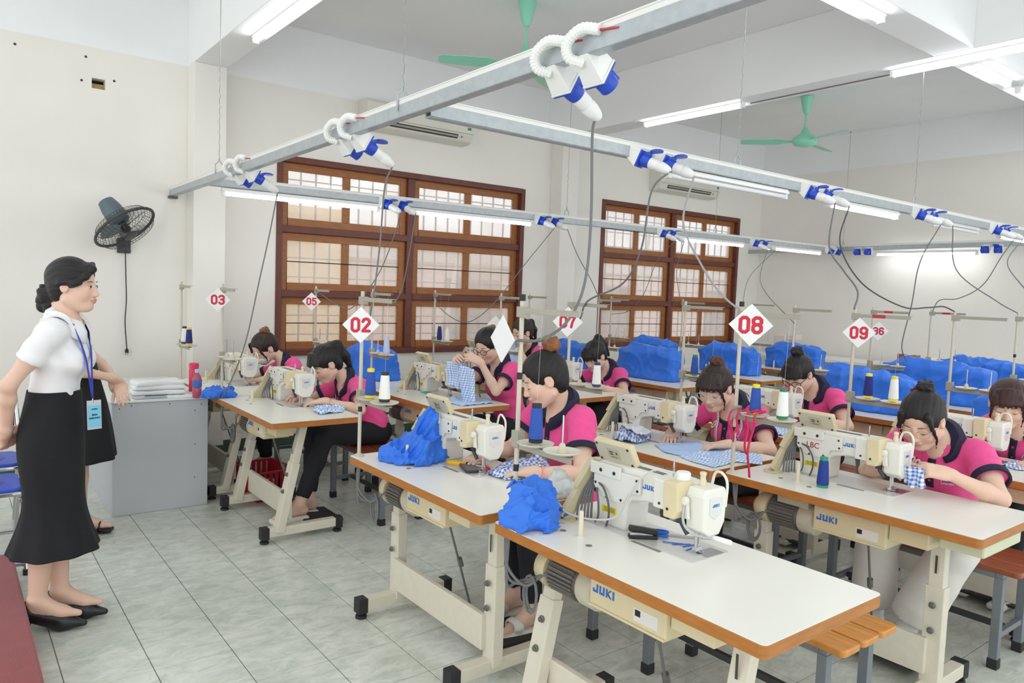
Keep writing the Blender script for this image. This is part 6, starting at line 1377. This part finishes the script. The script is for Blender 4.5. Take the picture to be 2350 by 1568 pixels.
# ---- blue folding chairs, red platform at the left edge
M_seat=mat('blue vinyl seat',(44,82,196),0.4); M_cback=mat('red vinyl back',(170,30,52),0.4)
for i,(x,y,rz,lb) in enumerate(((-0.19,1.86,0.0,'blue folding chair nearer the wall, half hidden at the left edge'),(-0.225,1.26,0.0,'blue folding chair nearer the viewer behind the standing woman'))):
    t=thing('folding_chair',(x,y,0),rz,lb,'chair','blue folding chairs at the left edge')
    MB().prism(rrect(-0.19,-0.19,0.19,0.19,0.05),2,0.43,0.452).build('seat',M_seat,t,bevel=0.008); MB().lathe([(0.13,0.451),(0.12,0.455),(0.0,0.456)],n=24).build('seat_dish',mat('blue vinyl shade',(36,68,176),0.4),t,smooth=True)
    MB().tube([Vector((a,b,0.425)) for a,b in rrect(-0.195,-0.195,0.195,0.195,0.05)],0.011,8,closed=True).build('seat_frame',M_chrome,t,smooth=True)
    for sx in (-1,1):
        MB().tube(spline([(sx*0.2,-0.2,0.012),(sx*0.2,-0.02,0.36),(sx*0.2,0.16,0.62),(sx*0.19,0.21,0.8)],5),0.011,8).build('back_leg_frame',M_chrome,t,smooth=True); MB().tube([(sx*0.18,0.22,0.012),(sx*0.18,0.04,0.3),(sx*0.18,-0.12,0.42)],0.011,8).build('leg',M_chrome,t,smooth=True)
        MB().lathe([(0.015,0),(0.015,0.03)],(sx*0.2,-0.2,0),n=10).build('rubber_foot',M_dark,t)
    MB().tube([(-0.2,-0.18,0.05),(0.2,-0.18,0.05)],0.009,8).build('cross_tube',M_chrome,t,smooth=True)
    MB().box((-0.18,0.17,0.62),(0.18,0.205,0.80),rot=Matrix.Rotation(-0.2,3,'X')).build('backrest',M_cback,t,bevel=0.015)
M_carp=mat('dark red carpet',(138,44,46),0.95,var=0.12,vscale=14,bump=0.35,bscale=160,sheen=0.3)
pf=thing('platform',(-0.75,-0.6,0),0,'dark red carpeted platform at the lower left corner','platform')
MB().box((-0.8,-1.0,0.0),(0.665,1.59,0.15)).build('carpet_top',M_carp,pf,bevel=0.012); MB().box((-0.81,-1.01,0.0),(0.678,1.6,0.02)).build('carpet_skirt',M_carp,pf,bevel=0.006)
# ---- tools on the tables
def at(k,x,y,z=0.0): a,b=TABLES[k]; return (a+x,b+y,HT+z)
t=thing('stapler',at('A',0.312,0.13,0.004),2.5,'black stapler on the nearest machine bed','stapler'); MB().box((-0.045,-0.014,0),(0.05,0.014,0.012)).build('base',M_black,t,bevel=0.003); MB().box((-0.045,-0.013,0.018),(0.05,0.013,0.036),rot=Matrix.Rotation(-0.14,3,'Y')).build('lever',M_black,t,bevel=0.005); MB().box((-0.03,-0.008,0.011),(0.045,0.008,0.02)).build('magazine',M_chrome,t)
t=thing('screwdriver',at('B',0.30,0.16,0.012),-1.0,'screwdriver with yellow handle before the second front machine','screwdriver'); MB().lathe([(0.006,0),(0.012,0.01),(0.013,0.05),(0.011,0.095),(0.007,0.1)],(0,0,0),(1,0,0.0),12).build('handle',mat('yellow handle',(232,184,40),0.4),t,smooth=True); MB().lathe([(0.012,0.095),(0.012,0.112)],(0,0,0),(1,0,0),12).build('ferrule',M_black,t); MB().tube([(0.11,0,0),(0.2,0,0)],0.003,7).build('shaft',M_chrome,t)
MB().prism(rrect(-0.085,-0.03,0.085,0.03,0.015),2,0,0.012).build('phone',mat('dark phone case',(56,54,62),0.35),bevel=0.003,label='dark phone lying on the bed of the second front machine',cat='phone').location=at('B',0.335,0.04,0.005); bpy.data.objects['phone'].rotation_euler=(0,0,1.2)
t=thing('snips',at('B',0.345,-0.085,0.02),0.6,'small red handled thread snips beside the second front needle','snips'); MB().tube([(0,0,0),(0.02,0.01,0.01),(0.035,0,0)],0.006,7).build('handle',mat('red handle',(200,36,44),0.4),t,smooth=True); MB().box((-0.045,-0.003,-0.003),(0.0,0.003,0.0)).build('blade',M_chrome,t)
def scissors(loc,rz,col,label,ln=0.11):
    t=thing('scissors',loc,rz,label,'scissors'); mm=mat('scissor handle %d %d %d'%col,col,0.4)
    for s in (-1,1):
        MB().add([(0,s*0.006,0.003+0.002*s),(0,-s*0.004,0.003+0.002*s),(ln,-s*0.001,0.003+0.002*s),(0,s*0.006,0.005+0.002*s),(0,-s*0.004,0.005+0.002*s),(ln,-s*0.001,0.005+0.002*s)],[(0,1,2),(5,4,3),(0,3,4,1),(1,4,5,2),(2,5,3,0)]).build('blade',M_chrome,t)
        MB().tube([Vector((-0.035+0.03*math.cos(a),s*0.018+0.013*math.sin(a),0.006)) for a in np.linspace(0,6.283,15)[:-1]],0.004,7,closed=True).build('handle',mm,t,smooth=True)
scissors(at('B',0.39,-0.46),2.05,(40,160,130),'scissors with green handles on the second front table',0.12)
scissors(at('A',0.405,0.10,0.004),-0.9,(30,100,200),'scissors with blue handles behind the nearest stapler',0.13)
scissors(at('W',0.29,0.12,0.004),-1.2,(40,170,140),'scissors with teal handles beside the machine of dark glasses woman',0.09)
for i in range(5):
    o=MB().box((-0.035+0.004*i,-0.003,0),(0.03,0.003,0.0012)).build('ribbon_scrap',mat('blue ribbon',(48,116,214),0.6),label=['long blue ribbon scrap lying by the scissors tip','blue ribbon scrap crossing the long one','short blue ribbon scrap near the needle','blue ribbon scrap beside the stapler','curled blue ribbon scrap farthest from the stapler'][i],cat='scrap',group='blue ribbon scraps on the nearest machine'); o.location=at('A',0.36+0.012*(i%3),0.045-0.022*i,0.0048); o.rotation_euler=(0,0,-0.9+0.35*i)
s=SDF((-0.1,-0.1,-0.01),(0.1,0.1,0.12),0.006); s.ell((0,0,0.035),(0.06,0.055,0.045)); s.ell((0.02,0.02,0.06),(0.035,0.03,0.04),k=0.02); folds(s,0.012,60,5); s.plane((0,0,0.001),(0,0,-1)); P,Q=s.net(); o=bpy.data.objects.new('plastic_bag',np_mesh('plastic_bag',P,Q,mat('clear plastic bag',(236,240,240),0.15,trans=0.55))); COL.objects.link(o); o.location=at('B',0.40,-0.49,0.0); tag(o,'crumpled clear plastic bag at the corner of the second front table','bag')
spool(at('L',0.168,0.15,0.0),(30,56,140),(36,150,112),'blue thread spool with green ends standing on the LBC table')
# red tapes hanging on the card 08 stand
def strap(pts,w,label,m):
    mb=MB(); P=[Vector(p) for p in pts]
    V_=[]; 
    for p in P: V_+=[p+Vector((0,w/2,0)),p-Vector((0,w/2,0))]
    o=mb.add(V_,[(2*i,2*i+1,2*i+3,2*i+2) for i in range(len(P)-1)]).build('red_ribbon',m,None,smooth=True,label=label,cat='ribbon',group='red ribbons on the stand of card 08'); md=o.modifiers.new('thick','SOLIDIFY'); md.thickness=0.0015
px,py=2.47+0.03,-1.87+LT/2-0.02; M_rib=mat('red ribbon',(216,48,94),0.6,var=0.15,vscale=40)
for i,(dy,ln,lb) in enumerate(((-0.06,0.10,'short red ribbon hanging from the dish of the ribboned stand'),(-0.10,0.17,'red ribbon of middle length on the ribboned stand'),(-0.14,0.27,'longest red ribbon on the ribboned stand'),(-0.02,0.13,'red ribbon nearest the pole of the ribboned stand'))):
    pts=[(px+0.03,py+dy,HT+0.298),(px-0.02,py+dy-0.01,HT+0.304),(px-0.055,py+dy,HT+0.294)]; nn=7
    for j in range(1,nn+1): u=j/nn; pts.append((px-0.068+0.008*math.sin(u*5+i),py+dy-0.02*u*(1 if i%2 else -0.6)+0.006*math.sin(u*7+i*2),HT+0.285-ln*u))
    strap(spline(pts,3),0.011,lb,M_rib)
s=SDF((-0.09,-0.09,-0.01),(0.09,0.09,0.07),0.0045)
for i in range(9):
    a_=i*2.4; r_=0.012+0.004*i; s.chain([(r_*math.cos(a_),r_*math.sin(a_),0.008),(r_*math.cos(a_+0.7)*1.1,r_*math.sin(a_+0.7)*1.1,0.03-0.002*i),(r_*math.cos(a_+1.5),r_*math.sin(a_+1.5),0.01)],[0.005,0.006,0.005],k=0.003)
P,Q=s.net(); o=bpy.data.objects.new('ribbon_heap',np_mesh('ribbon_heap',P,Q,M_rib)); COL.objects.link(o); o.location=(px,py-0.10,HT+0.286); tag(o,'tangled heap of red ribbon on the dish of the ribboned stand','ribbon')
# ---- along the back wall
bc=thing('side_counter',(9.18,0.6,0),0,'long white counter along the back wall','counter'); MB().box((-0.30,-2.9,0.76),(0.33,2.3,0.80)).build('counter_top',mat('white counter laminate',(236,236,234),0.4),bc,bevel=0.004)
for y in (-2.7,-1.0,0.7,2.1): MB().box((-0.25,y-0.03,0),(0.3,y+0.03,0.76)).build('support',M_ivory,bc)
def on_counter(px): return onx(px,800,9.1).y
t=thing('steam_iron',(9.1,on_counter(2228),0.80),0.5,'blue and white steam iron on the back counter','iron'); MB().prism([(-0.13,-0.05),(0.0,-0.055),(0.13,0.0),(0.0,0.055),(-0.13,0.05)],2,0,0.04).build('sole',M_wplast,t,bevel=0.006); MB().prism([(-0.12,-0.045),(0.0,-0.05),(0.1,0.0),(0.0,0.05),(-0.12,0.045)],2,0.04,0.09).build('shell',M_blue,t,bevel=0.012); MB().tube(spline([(-0.1,0,0.09),(-0.11,0,0.15),(0.0,0,0.17),(0.06,0,0.11)],5),0.014,8).build('handle',M_blue,t,smooth=True)
t=thing('overlock_machine',(9.05,on_counter(1812),0.80),0,'pale overlock machine on the back counter behind the black bun','sewing machine'); MB().box((-0.15,-0.18,0),(0.15,0.18,0.08)).build('base',M_mach,t,bevel=0.012); MB().box((-0.1,-0.02,0.08),(0.1,0.17,0.27)).build('body',mat('pale pink enamel',(226,214,204),0.4),t,bevel=0.02); MB().box((-0.08,-0.17,0.2),(0.08,0.0,0.28)).build('arm',mat('pale pink enamel',(226,214,204),0.4),t,bevel=0.015); MB().lathe([(0.05,0),(0.05,0.02)],(0,0.17,0.18),(0,1,0),16).build('handwheel',M_black,t)
for i,(p,c,lb) in enumerate(((2072,(150,80,60),'small brown carton on the back counter'),(2088,(222,216,204),'white carton beside the brown one on the back counter'),(2102,(168,120,84),'tan carton at the end of the row on the back counter'))): MB().box((-0.06,-0.035,0),(0.06,0.035,0.14)).build('carton',mat('carton %d'%i,c,0.7),bevel=0.003,label=lb,cat='box',group='cartons on the back counter').location=(9.1,on_counter(p),0.80)
t=thing('cloth_stack',(9.1,on_counter(2150),0.80),0,'pale folded cloth heap on the back counter','cloth'); MB().box((-0.16,-0.2,0),(0.16,0.2,0.06)).build('lower_fold',M_fold,t,bevel=0.02); MB().box((-0.13,-0.17,0.06),(0.14,0.16,0.12)).build('upper_fold',M_fold,t,bevel=0.025)

# red basket under the table beside the desk
bk=thing('basket',(1.50,1.92,0),0.1,'red plastic basket on the floor under the table beside the desk','basket'); M_bask=mat('red basket plastic',(176,28,44),0.45)
MB().box((-0.14,-0.19,0.0),(0.14,0.19,0.012)).build('bottom',M_bask,bk)
for k in range(9):
    y=-0.18+0.045*k
    for x in (-0.14,0.14): MB().box((x-0.004,y-0.014,0.012),(x+0.004,y+0.014,0.2)).build('rib',M_bask,bk)
for k in range(7):
    x=-0.125+0.0417*k
    for y in (-0.19,0.19): MB().box((x-0.012,y-0.004,0.012),(x+0.012,y+0.004,0.2)).build('rib',M_bask,bk)
MB().tube([Vector((a,b,0.205)) for a,b in rrect(-0.145,-0.195,0.145,0.195,0.03)],0.009,8,closed=True).build('rim',M_bask,bk,smooth=True)
# ================================================================ the standing women
def standing(label,base,fw,H,armspec,hair,skirt,shoes,**k):
    f=unit(np.array([fw[0],fw[1],0.0])); l=np.array([-f[1],f[0],0.0]); base=np.array([base[0],base[1],0.0])
    def q(a,b,z): return base+f*a+l*b+np.array([0,0,z])
    N=np.array([H[0],H[1],H[2]-0.155])-f*0.035; P=q(-0.015,0,0.90)
    arms={s:(q(*w),f*d[0]+l*d[1]+np.array([0,0,d[2]]),f*n[0]+l*n[1]+np.array([0,0,n[2]]),f*h[0]+l*h[1]+np.array([0,0,h[2]]),c) for s,(w,d,n,h,c) in armspec.items()}
    legs={s:(q(0.0,sg*0.06,0.48),q(-0.03+off,sg*0.055,0.135 if shoes=='pumps' else 0.108),f) for s,sg,off in (('L',1,0.03),('R',-1,-0.02))}
    g=person(label,np.array(H),k.pop('face'),N,P,f,arms,legs,hair,shirt='blouse',bottom=None,feet=False,logo=False,group='standing women in white blouses and black skirts',**k)
    g['q']=q; g['f']=f; g['l']=l; rt=g['root']
    # skirt
    n=48; V_=[]; rings=skirt
    for (z,rf,rl,wv,off) in rings:
        for i in range(n):
            a=i/n*2*math.pi; w=1+wv*math.cos(a*9+z*3)+wv*0.5*math.cos(a*5+1); V_.append(Vector(q(off+rf*w*math.cos(a),rl*w*math.sin(a),z)-rt))
    m=MB(); m.add(V_,[(j*n+i,j*n+(i+1)%n,(j+1)*n+(i+1)%n,(j+1)*n+i) for j in range(len(rings)-1) for i in range(n)]); o=m.build('skirt',M_bskirt,g['t'],smooth=True); md=o.modifiers.new('sub','SUBSURF'); md.levels=1; md.render_levels=2; md=o.modifiers.new('thick','SOLIDIFY'); md.thickness=0.003
    for s in 'LR':
        kn,an,toe=g['K'][s]; side=np.cross([0,0,1],toe); MF=[toe,side,np.array([0,0,1.0])]; sd=SDF(an-0.26,an+0.26,0.005)
        if shoes=='pumps':
            ball=an+toe*0.10-np.array([0,0,0.098]); tip=an+toe*0.185-np.array([0,0,0.108]); hl=an-toe*0.032-np.array([0,0,0.055])
            sd.cone(hl,ball,0.036,0.040,k=0.01); sd.cone(ball,tip,0.036,0.014,k=0.02); sd.cone(hl+np.array([0,0,0.02]),hl,0.036,0.036,k=0.01)
            sd.ell(an+toe*0.035-np.array([0,0,0.03]),(0.095,0.031,0.052),MF,k=0.004,op='-'); sd.plane(ball-np.array([0,0,0.026]),np.array([0,0,-1.0])) if False else None
            sd.cone(hl-np.array([0,0,0.02])-toe*0.008,np.array([hl[0],hl[1],0.012])-toe*0.012,0.022,0.013,k=0.008)
        else:
            c0=an+toe*0.06-np.array([0,0,0.088]); sd.rbox(c0,(0.12,0.036,0.012),0.009,MF,k=0.0); sd.rbox(an-toe*0.035-np.array([0,0,0.085]),(0.022,0.022,0.023),0.01,MF,k=0.01)
            for dd in (0.115,0.07): sd.ell(an+toe*dd-np.array([0,0,0.062]),(0.012,0.041,0.034),MF,k=0.004)
            sd.ell(an+toe*0.08-np.array([0,0,0.058]),(0.14,0.033,0.018),MF,k=0.002,op='-')
        sd.plane(np.array([0,0,0.001]),np.array([0,0,-1.0])); Pf,Qf=sd.net(); part('shoe',np_mesh('shoe',Pf-rt,Qf,mat('black leather shoe',(28,28,31),0.35),relax=1),g['t'])
    return g
def lanyard(g,bz,lab,fwd=0.16,w=0.052,h=0.108,side=0.0):
    t=g['t']; rt=g['root']; q=g['q']; N=g['N']; f=g['f']; l=g['l']; c=q(fwd,side,bz); top=c+np.array([0,0,0.055])
    for s in (-1,1):
        us=np.linspace(0.0,1.0,12); S_=[]; A_=[]
        for u in us:
            a=N+l*s*0.062*(1-u)+l*side*u; z=(N[2]-0.005)*(1-u)+top[2]*u; o=Vector(np.array([a[0],a[1],z])-rt+f*0.6); hit=g['bv'].ray_cast(o,Vector(-f))
            base_=np.array([a[0],a[1],z])-rt; sf=float((npv(hit[0])-base_)@f) if hit[0] is not None else 0.0
            if z<1.05: sf=max(sf,0.125)
            if u<0.12: sf=max(min(sf,0.08),0.05)
            A_.append(base_); S_.append(sf+0.008)
        H_=[max([S_[i]]+[S_[j]+(S_[k2]-S_[j])*(us[i]-us[j])/(us[k2]-us[j]) for j in range(i) for k2 in range(i+1,12)]) for i in range(12)]
        P_=[Vector(A_[i]+f*H_[i]) for i in range(12)]; P_=[Vector(N+l*s*0.06-f*0.045+np.array([0,0,0.035])-rt)]+P_; V_=[]
        for p in P_: V_+=[p+Vector(l)*0.008,p-Vector(l)*0.008]
        o=MB().add(V_,[(2*i,2*i+1,2*i+3,2*i+2) for i in range(len(P_)-1)]).build('lanyard',mat('blue lanyard',(40,66,190),0.6),t,smooth=True); md=o.modifiers.new('thick','SOLIDIFY'); md.thickness=0.002; md.offset=0
    end=P_[-1]; cc=end+Vector((0,0,-0.07))+Vector(f)*0.006; R=facing(f*0.7-l*0.7+np.array([0,0,0.05]))
    MB().tube([end,end+Vector((0,0,-0.02))],0.003,6).build('lanyard_clip',M_chrome,t)
    def card_(w,h,z,m,nm,par,dy=0): 
        P=[cc+R@Vector(v) for v in ((-w/2,-h/2+dy,z),(w/2,-h/2+dy,z),(w/2,h/2+dy,z),(-w/2,h/2+dy,z),(-w/2,-h/2+dy,z-0.001),(w/2,-h/2+dy,z-0.001),(w/2,h/2+dy,z-0.001),(-w/2,h/2+dy,z-0.001))]
        return MB().add(P,[(0,1,2,3),(7,6,5,4),(0,4,5,1),(1,5,6,2),(2,6,7,3),(3,7,4,0)]).build(nm,m,par)
    b=card_(w*1.15,h*1.15,0.0,mat('clear badge sleeve',(190,196,200),0.2),'badge_sleeve',t); d=card_(w,h*0.86,0.0015,mat('light blue badge paper',(120,196,222),0.5),'badge_card',t,-0.006)
    for (tx,yy,sz) in (('BAN',0.0,0.011),('GIÁM KHẢO',-0.014,0.0085),('TRƯỜNG',0.024,0.006)):
        me=text_mesh(tx,sz,0.0002); me.materials.append(M_black); part('badge_lettering',me,d,tuple(cc+R@Vector((0,yy,0.0026))),R.to_euler())
LOW=dict(mat=M_hairk,vol=1.0,axis=(-0.95,0,-0.3),blobs=[((-0.105,0.0,-0.045),(0.034,0.036,0.04))],chains=[(((-0.10,0,-0.04),(-0.135,0.01,-0.07),(-0.155,0.015,-0.085)),(0.026,0.015,0.004)),(((-0.095,0,-0.02),(-0.13,-0.02,-0.03)),(0.02,0.006)),(((0.06,0.03,0.10),(0.083,-0.02,0.078),(0.070,-0.058,0.045),(0.035,-0.077,0.015),(-0.02,-0.08,0.01)),(0.010,0.010,0.011,0.011,0.010))],line=0.0)
FW=(0.90,-0.44)
g1=standing('woman standing in profile with white blouse and black flared skirt at the left',(0.03,0.35),FW,(0.10,0.30,1.500),
  {'R':((-0.150,-0.09,0.885),(-0.25,0.75,-0.6),(-0.9,0.0,0.2),(-0.5,-0.6,-0.2),(0.3,0.4,0.3)),'L':((-0.155,0.08,0.865),(-0.25,-0.8,-0.5),(-0.9,0.0,0.2),(-0.5,0.6,-0.2),(0.3,0.4,0.3))},
  LOW,[(1.05,0.101,0.118,0,0.003),(1.01,0.105,0.120,0,0.0),(0.94,0.116,0.136,0,-0.004),(0.84,0.128,0.148,0,-0.014),(0.72,0.124,0.144,0.005,-0.008),(0.60,0.114,0.132,0.01,0.0),(0.52,0.120,0.138,0.02,0.0),(0.44,0.142,0.156,0.03,0.0),(0.37,0.168,0.180,0.04,0.0),(0.345,0.176,0.188,0.045,0.0)],'pumps',face=(0.86,-0.51,-0.05),openeyes=True,plump=0.9)
MB().box((-0.03,-0.02,-0.008),(0.03,0.02,0.008)).build('hair_clip',M_black,g1['t'],bevel=0.006).location=Vector(g1['hp'](-0.105,0,-0.01)-g1['root'])
lanyard(g1,0.97,'',side=-0.075)
LOW2=dict(mat=M_hairk,axis=(-0.95,0,-0.3),blobs=[((-0.10,0.0,-0.03),(0.036,0.04,0.04))])
g2=standing('woman with clasped hands standing behind the first, in lace hemmed black dress',(0.265,1.575),(0.88,-0.47),(0.20,1.615,1.385),
  {'R':((0.20,-0.03,0.955),(0.35,0.75,-0.45),(0.3,0.0,-0.9),(0.1,-1,-0.4),(0.6,0.7,0.5)),'L':((0.22,0.04,0.90),(0.4,-0.7,-0.5),(0.3,0.0,-0.9),(0.1,1,-0.4),(0.5,0.6,0.5))},
  LOW2,[(1.03,0.104,0.120,0,0.0),(0.93,0.122,0.145,0,0.0),(0.82,0.155,0.175,0.01,0.0),(0.66,0.185,0.205,0.03,0.0),(0.52,0.205,0.225,0.04,0.0),(0.47,0.21,0.23,0.045,0.0)],'sandals',face=(0.85,-0.5,-0.05),openeyes=True,plump=0.9)
lanyard(g2,1.06,'',side=-0.03)
# measuring tape round the neck of the woman at table G
def tape(g):
    t=g['t']; rt=g['root']; P_=[]
    for l,h in ((-0.045,-0.08),(-0.048,-0.02),(-0.05,0.04),(-0.052,0.09)): p,nn=g['onshirt'](l,h,0.006); P_.append(p)
    for l,h in ((0.085,0.12),(0.088,0.06),(0.075,0.0),(0.06,-0.08)): p,nn=g['onshirt'](l,h,0.006); P_.append(p)
    N=g['N']; nkp=[N+g['bl']*s*0.085+g['bf']*c+g['sp']*z for s,c,z in ((-1,0.03,0.02),(-0.8,-0.05,0.045),(0,-0.085,0.055),(0.8,-0.05,0.045),(1,0.03,0.02))]
    path=P_[:4]+[Vector(p-rt) for p in nkp]+P_[4:]; path=spline(path,4); V_=[]
    for i,p in enumerate(path):
        d=(path[min(i+1,len(path)-1)]-path[max(i-1,0)]).normalized(); w=d.cross(Vector(g['bf'])); w=w.normalized() if w.length>0.1 else Vector(g['bl']); V_+=[p+w*0.008,p-w*0.008]
    o=MB().add(V_,[(2*i,2*i+1,2*i+3,2*i+2) for i in range(len(path)-1)]).build('measuring_tape',mat('white tape',(236,234,228),0.6),None,smooth=True,label='white measuring tape hung round the neck of the brown bunned woman',cat='tape'); md=o.modifiers.new('thick','SOLIDIFY'); md.thickness=0.0015; o.location=rt
    tm=MB()
    for i in range(0,len(path)-1):
        for u in (0.25,0.75):
            p=path[i].lerp(path[i+1],u); tm.box(tuple(p-Vector((0.0015,0.003,0.0008))-Vector((0.003,0,0))),tuple(p+Vector((0.0,0.003,0.0008))-Vector((0.002,0,0))))
    tm.build('tape_marks',M_black,o,kind='stuff')
tape(PE['G'])
# wrist things
def bangle(g,sd,m,nm,r=0.027,face=False):
    E,W,D,Nn,c=g['A'][sd]; d=unit(W-E); p=W-d*0.03-g['root']; q=MB(); a=unit(np.cross(d,[0.2,0.1,1])); b=np.cross(d,a)
    q.tube([Vector(p+(a*math.cos(i/18*6.283)+b*math.sin(i/18*6.283))*r) for i in range(18)],0.0035,6,closed=True); o=q.build(nm,m,g['t'],smooth=True)
    if face: up=unit(np.array([0,0,1.0])-d*d[2]); MB().lathe([(0.014,0),(0.014,0.006),(0.011,0.008)],Vector(p+up*(r-0.001)),Vector(up),16).build('watch_face',M_chrome,o,smooth=True)
bangle(PE['B'],'L',mat('pink watch strap',(232,160,176),0.5),'watch_strap',0.029,True)
bangle(PE['C'],'L',mat('gold bangle',(220,190,120),0.3,0.6),'bangle',0.028)
# ================================================================ power cables from the rail sockets
def depth_of(p): return (Vector(p)-Vector(CAM_C)).dot(Vector(CAM_F))
def cable(nm,label,px,end,r=0.0042,m=None):
    t=thing('power_cable',(0,0,0),0,label,'cable','grey machine cables hanging from the rails')
    if nm in PLUGS:
        e,rz,tilt,pos=PLUGS[nm]; pl=part('power_plug',S_plug,t,tuple(pos)); pl.rotation_euler=(Matrix.Rotation(rz,3,'Z')@Matrix.Rotation(tilt,3,'Y')).to_euler(); pl.scale=(SK,SK,SK); st=e
    else: st=Vector(nm)
    end=Vector(end); d0,d1=depth_of(st),depth_of(end); n=len(px)+1; P_=[st]
    for i,(x,y) in enumerate(px):
        u=(i+1)/n; u=u*u*(3-2*u); d=d0+(d1-d0)*u; P_.append(Vector(CAM_C)+_ray(x,y)*d)
    P_.append(end); o=MB().tube(spline(P_,7),r,7).build('cord',m or M_cable,t,smooth=True); return t
def ptop(k,off,z=0.735): a,b=TABLES[k]; return (a+off[0],b+off[1],HT+z)
cable('l1','grey cable dropping from the long rail to the nearest thread stand',[(1360,300),(1357,480),(1347,620),(1325,700),(1285,755),(1230,782),(1188,782)],ptop('A',(0.072,0.525),0.60),0.005)
cable('l4','grey cable dropping from the long rail to the card 02 stand',[(883,430),(872,560),(857,680),(842,760)],ptop('B',(0.047,0.50),0.55))
cable('l6','grey cable dropping from the rail end to the table beside the desk',[(618,540),(596,640),(565,780),(532,870)],ptop('C',(0.0,0.47),-0.03))
cable('c1','cable looping from the far rail to the card 05 stand',[(905,540),(868,630),(810,705),(775,700)],ptop('K',(-0.02,0.50)))
cable('c2','cable looping from the far rail to the stand behind card 02',[(938,590),(920,670),(893,700)],ptop('W',(0.0,0.50)))
cable('c3','long cable sagging from the far rail across the first window',[(1210,600),(1130,700),(1070,740),(1015,712)],ptop('U',(-0.02,0.49)))
cable('c4','cable falling from the far rail past the pillar',[(1325,585),(1355,640)],ptop('M2',(0.03,0.50)))
cable('b1','thick grey cable from the middle rail to the card 07 stand',[(1495,440),(1472,570),(1430,650),(1350,690),(1332,730)],ptop('G',(0.03,0.50),0.6),0.005)
cable('b2','light grey cable from the middle rail to the card 08 stand',[(1568,510),(1608,605),(1655,675)],ptop('L',(0.03,0.50),0.73),0.005,mat('light grey cable',(160,161,160),0.5))
cable('c5','thin cable curving from the far rail before the second window',[(1508,600),(1475,680),(1440,715)],ptop('N3',(0.0,0.47),0.55),0.0035)
cable('c6','thin cable falling straight before the second window mullion',[(1553,620),(1560,680)],ptop('N2',(0.03,0.50),0.73),0.0035)
cable('c7','thin cable crossing to the right of the second window',[(1745,630),(1756,670)],ptop('M1',(0.0,0.50),0.62),0.0035)
cable('c8','thin cable crossing leftward beside the second window',[(1718,640),(1706,720)],ptop('O2',(0.03,0.5),0.45),0.0035)
cable('b3','grey cable from the middle rail to the card 09 stand',[(1903,565),(1935,620),(1968,668)],ptop('R',(0.0,0.55),0.76),0.005)
cable('b4','dark cable sagging from the middle rail to a stand at the right',[(1928,560),(1978,650),(2070,704),(2130,706),(2165,704)],ptop('M0',(0.03,0.50),0.76),0.0045,mat('dark cable sheath',(74,74,75),0.5))
cable('b5','cable falling from the middle rail behind the navy spool',[(2112,600),(2092,700),(2070,790)],(5.9,-0.55,HT+0.34),0.004)
cable('b6','cable running from the middle rail to the right edge stand',[(2195,620),(2285,690)],ptop('N0',(0.03,0.53),0.76),0.004)
cable('b7','cable looping back from the middle rail over card 36',[(2298,590),(2255,655),(2200,685),(2155,690)],ptop('O1',(0.06,0.53),0.70),0.004)
cable('b8','cable leaving the middle rail towards the right edge',[(2312,600),(2345,655)],onx(2420,730,4.8),0.004)
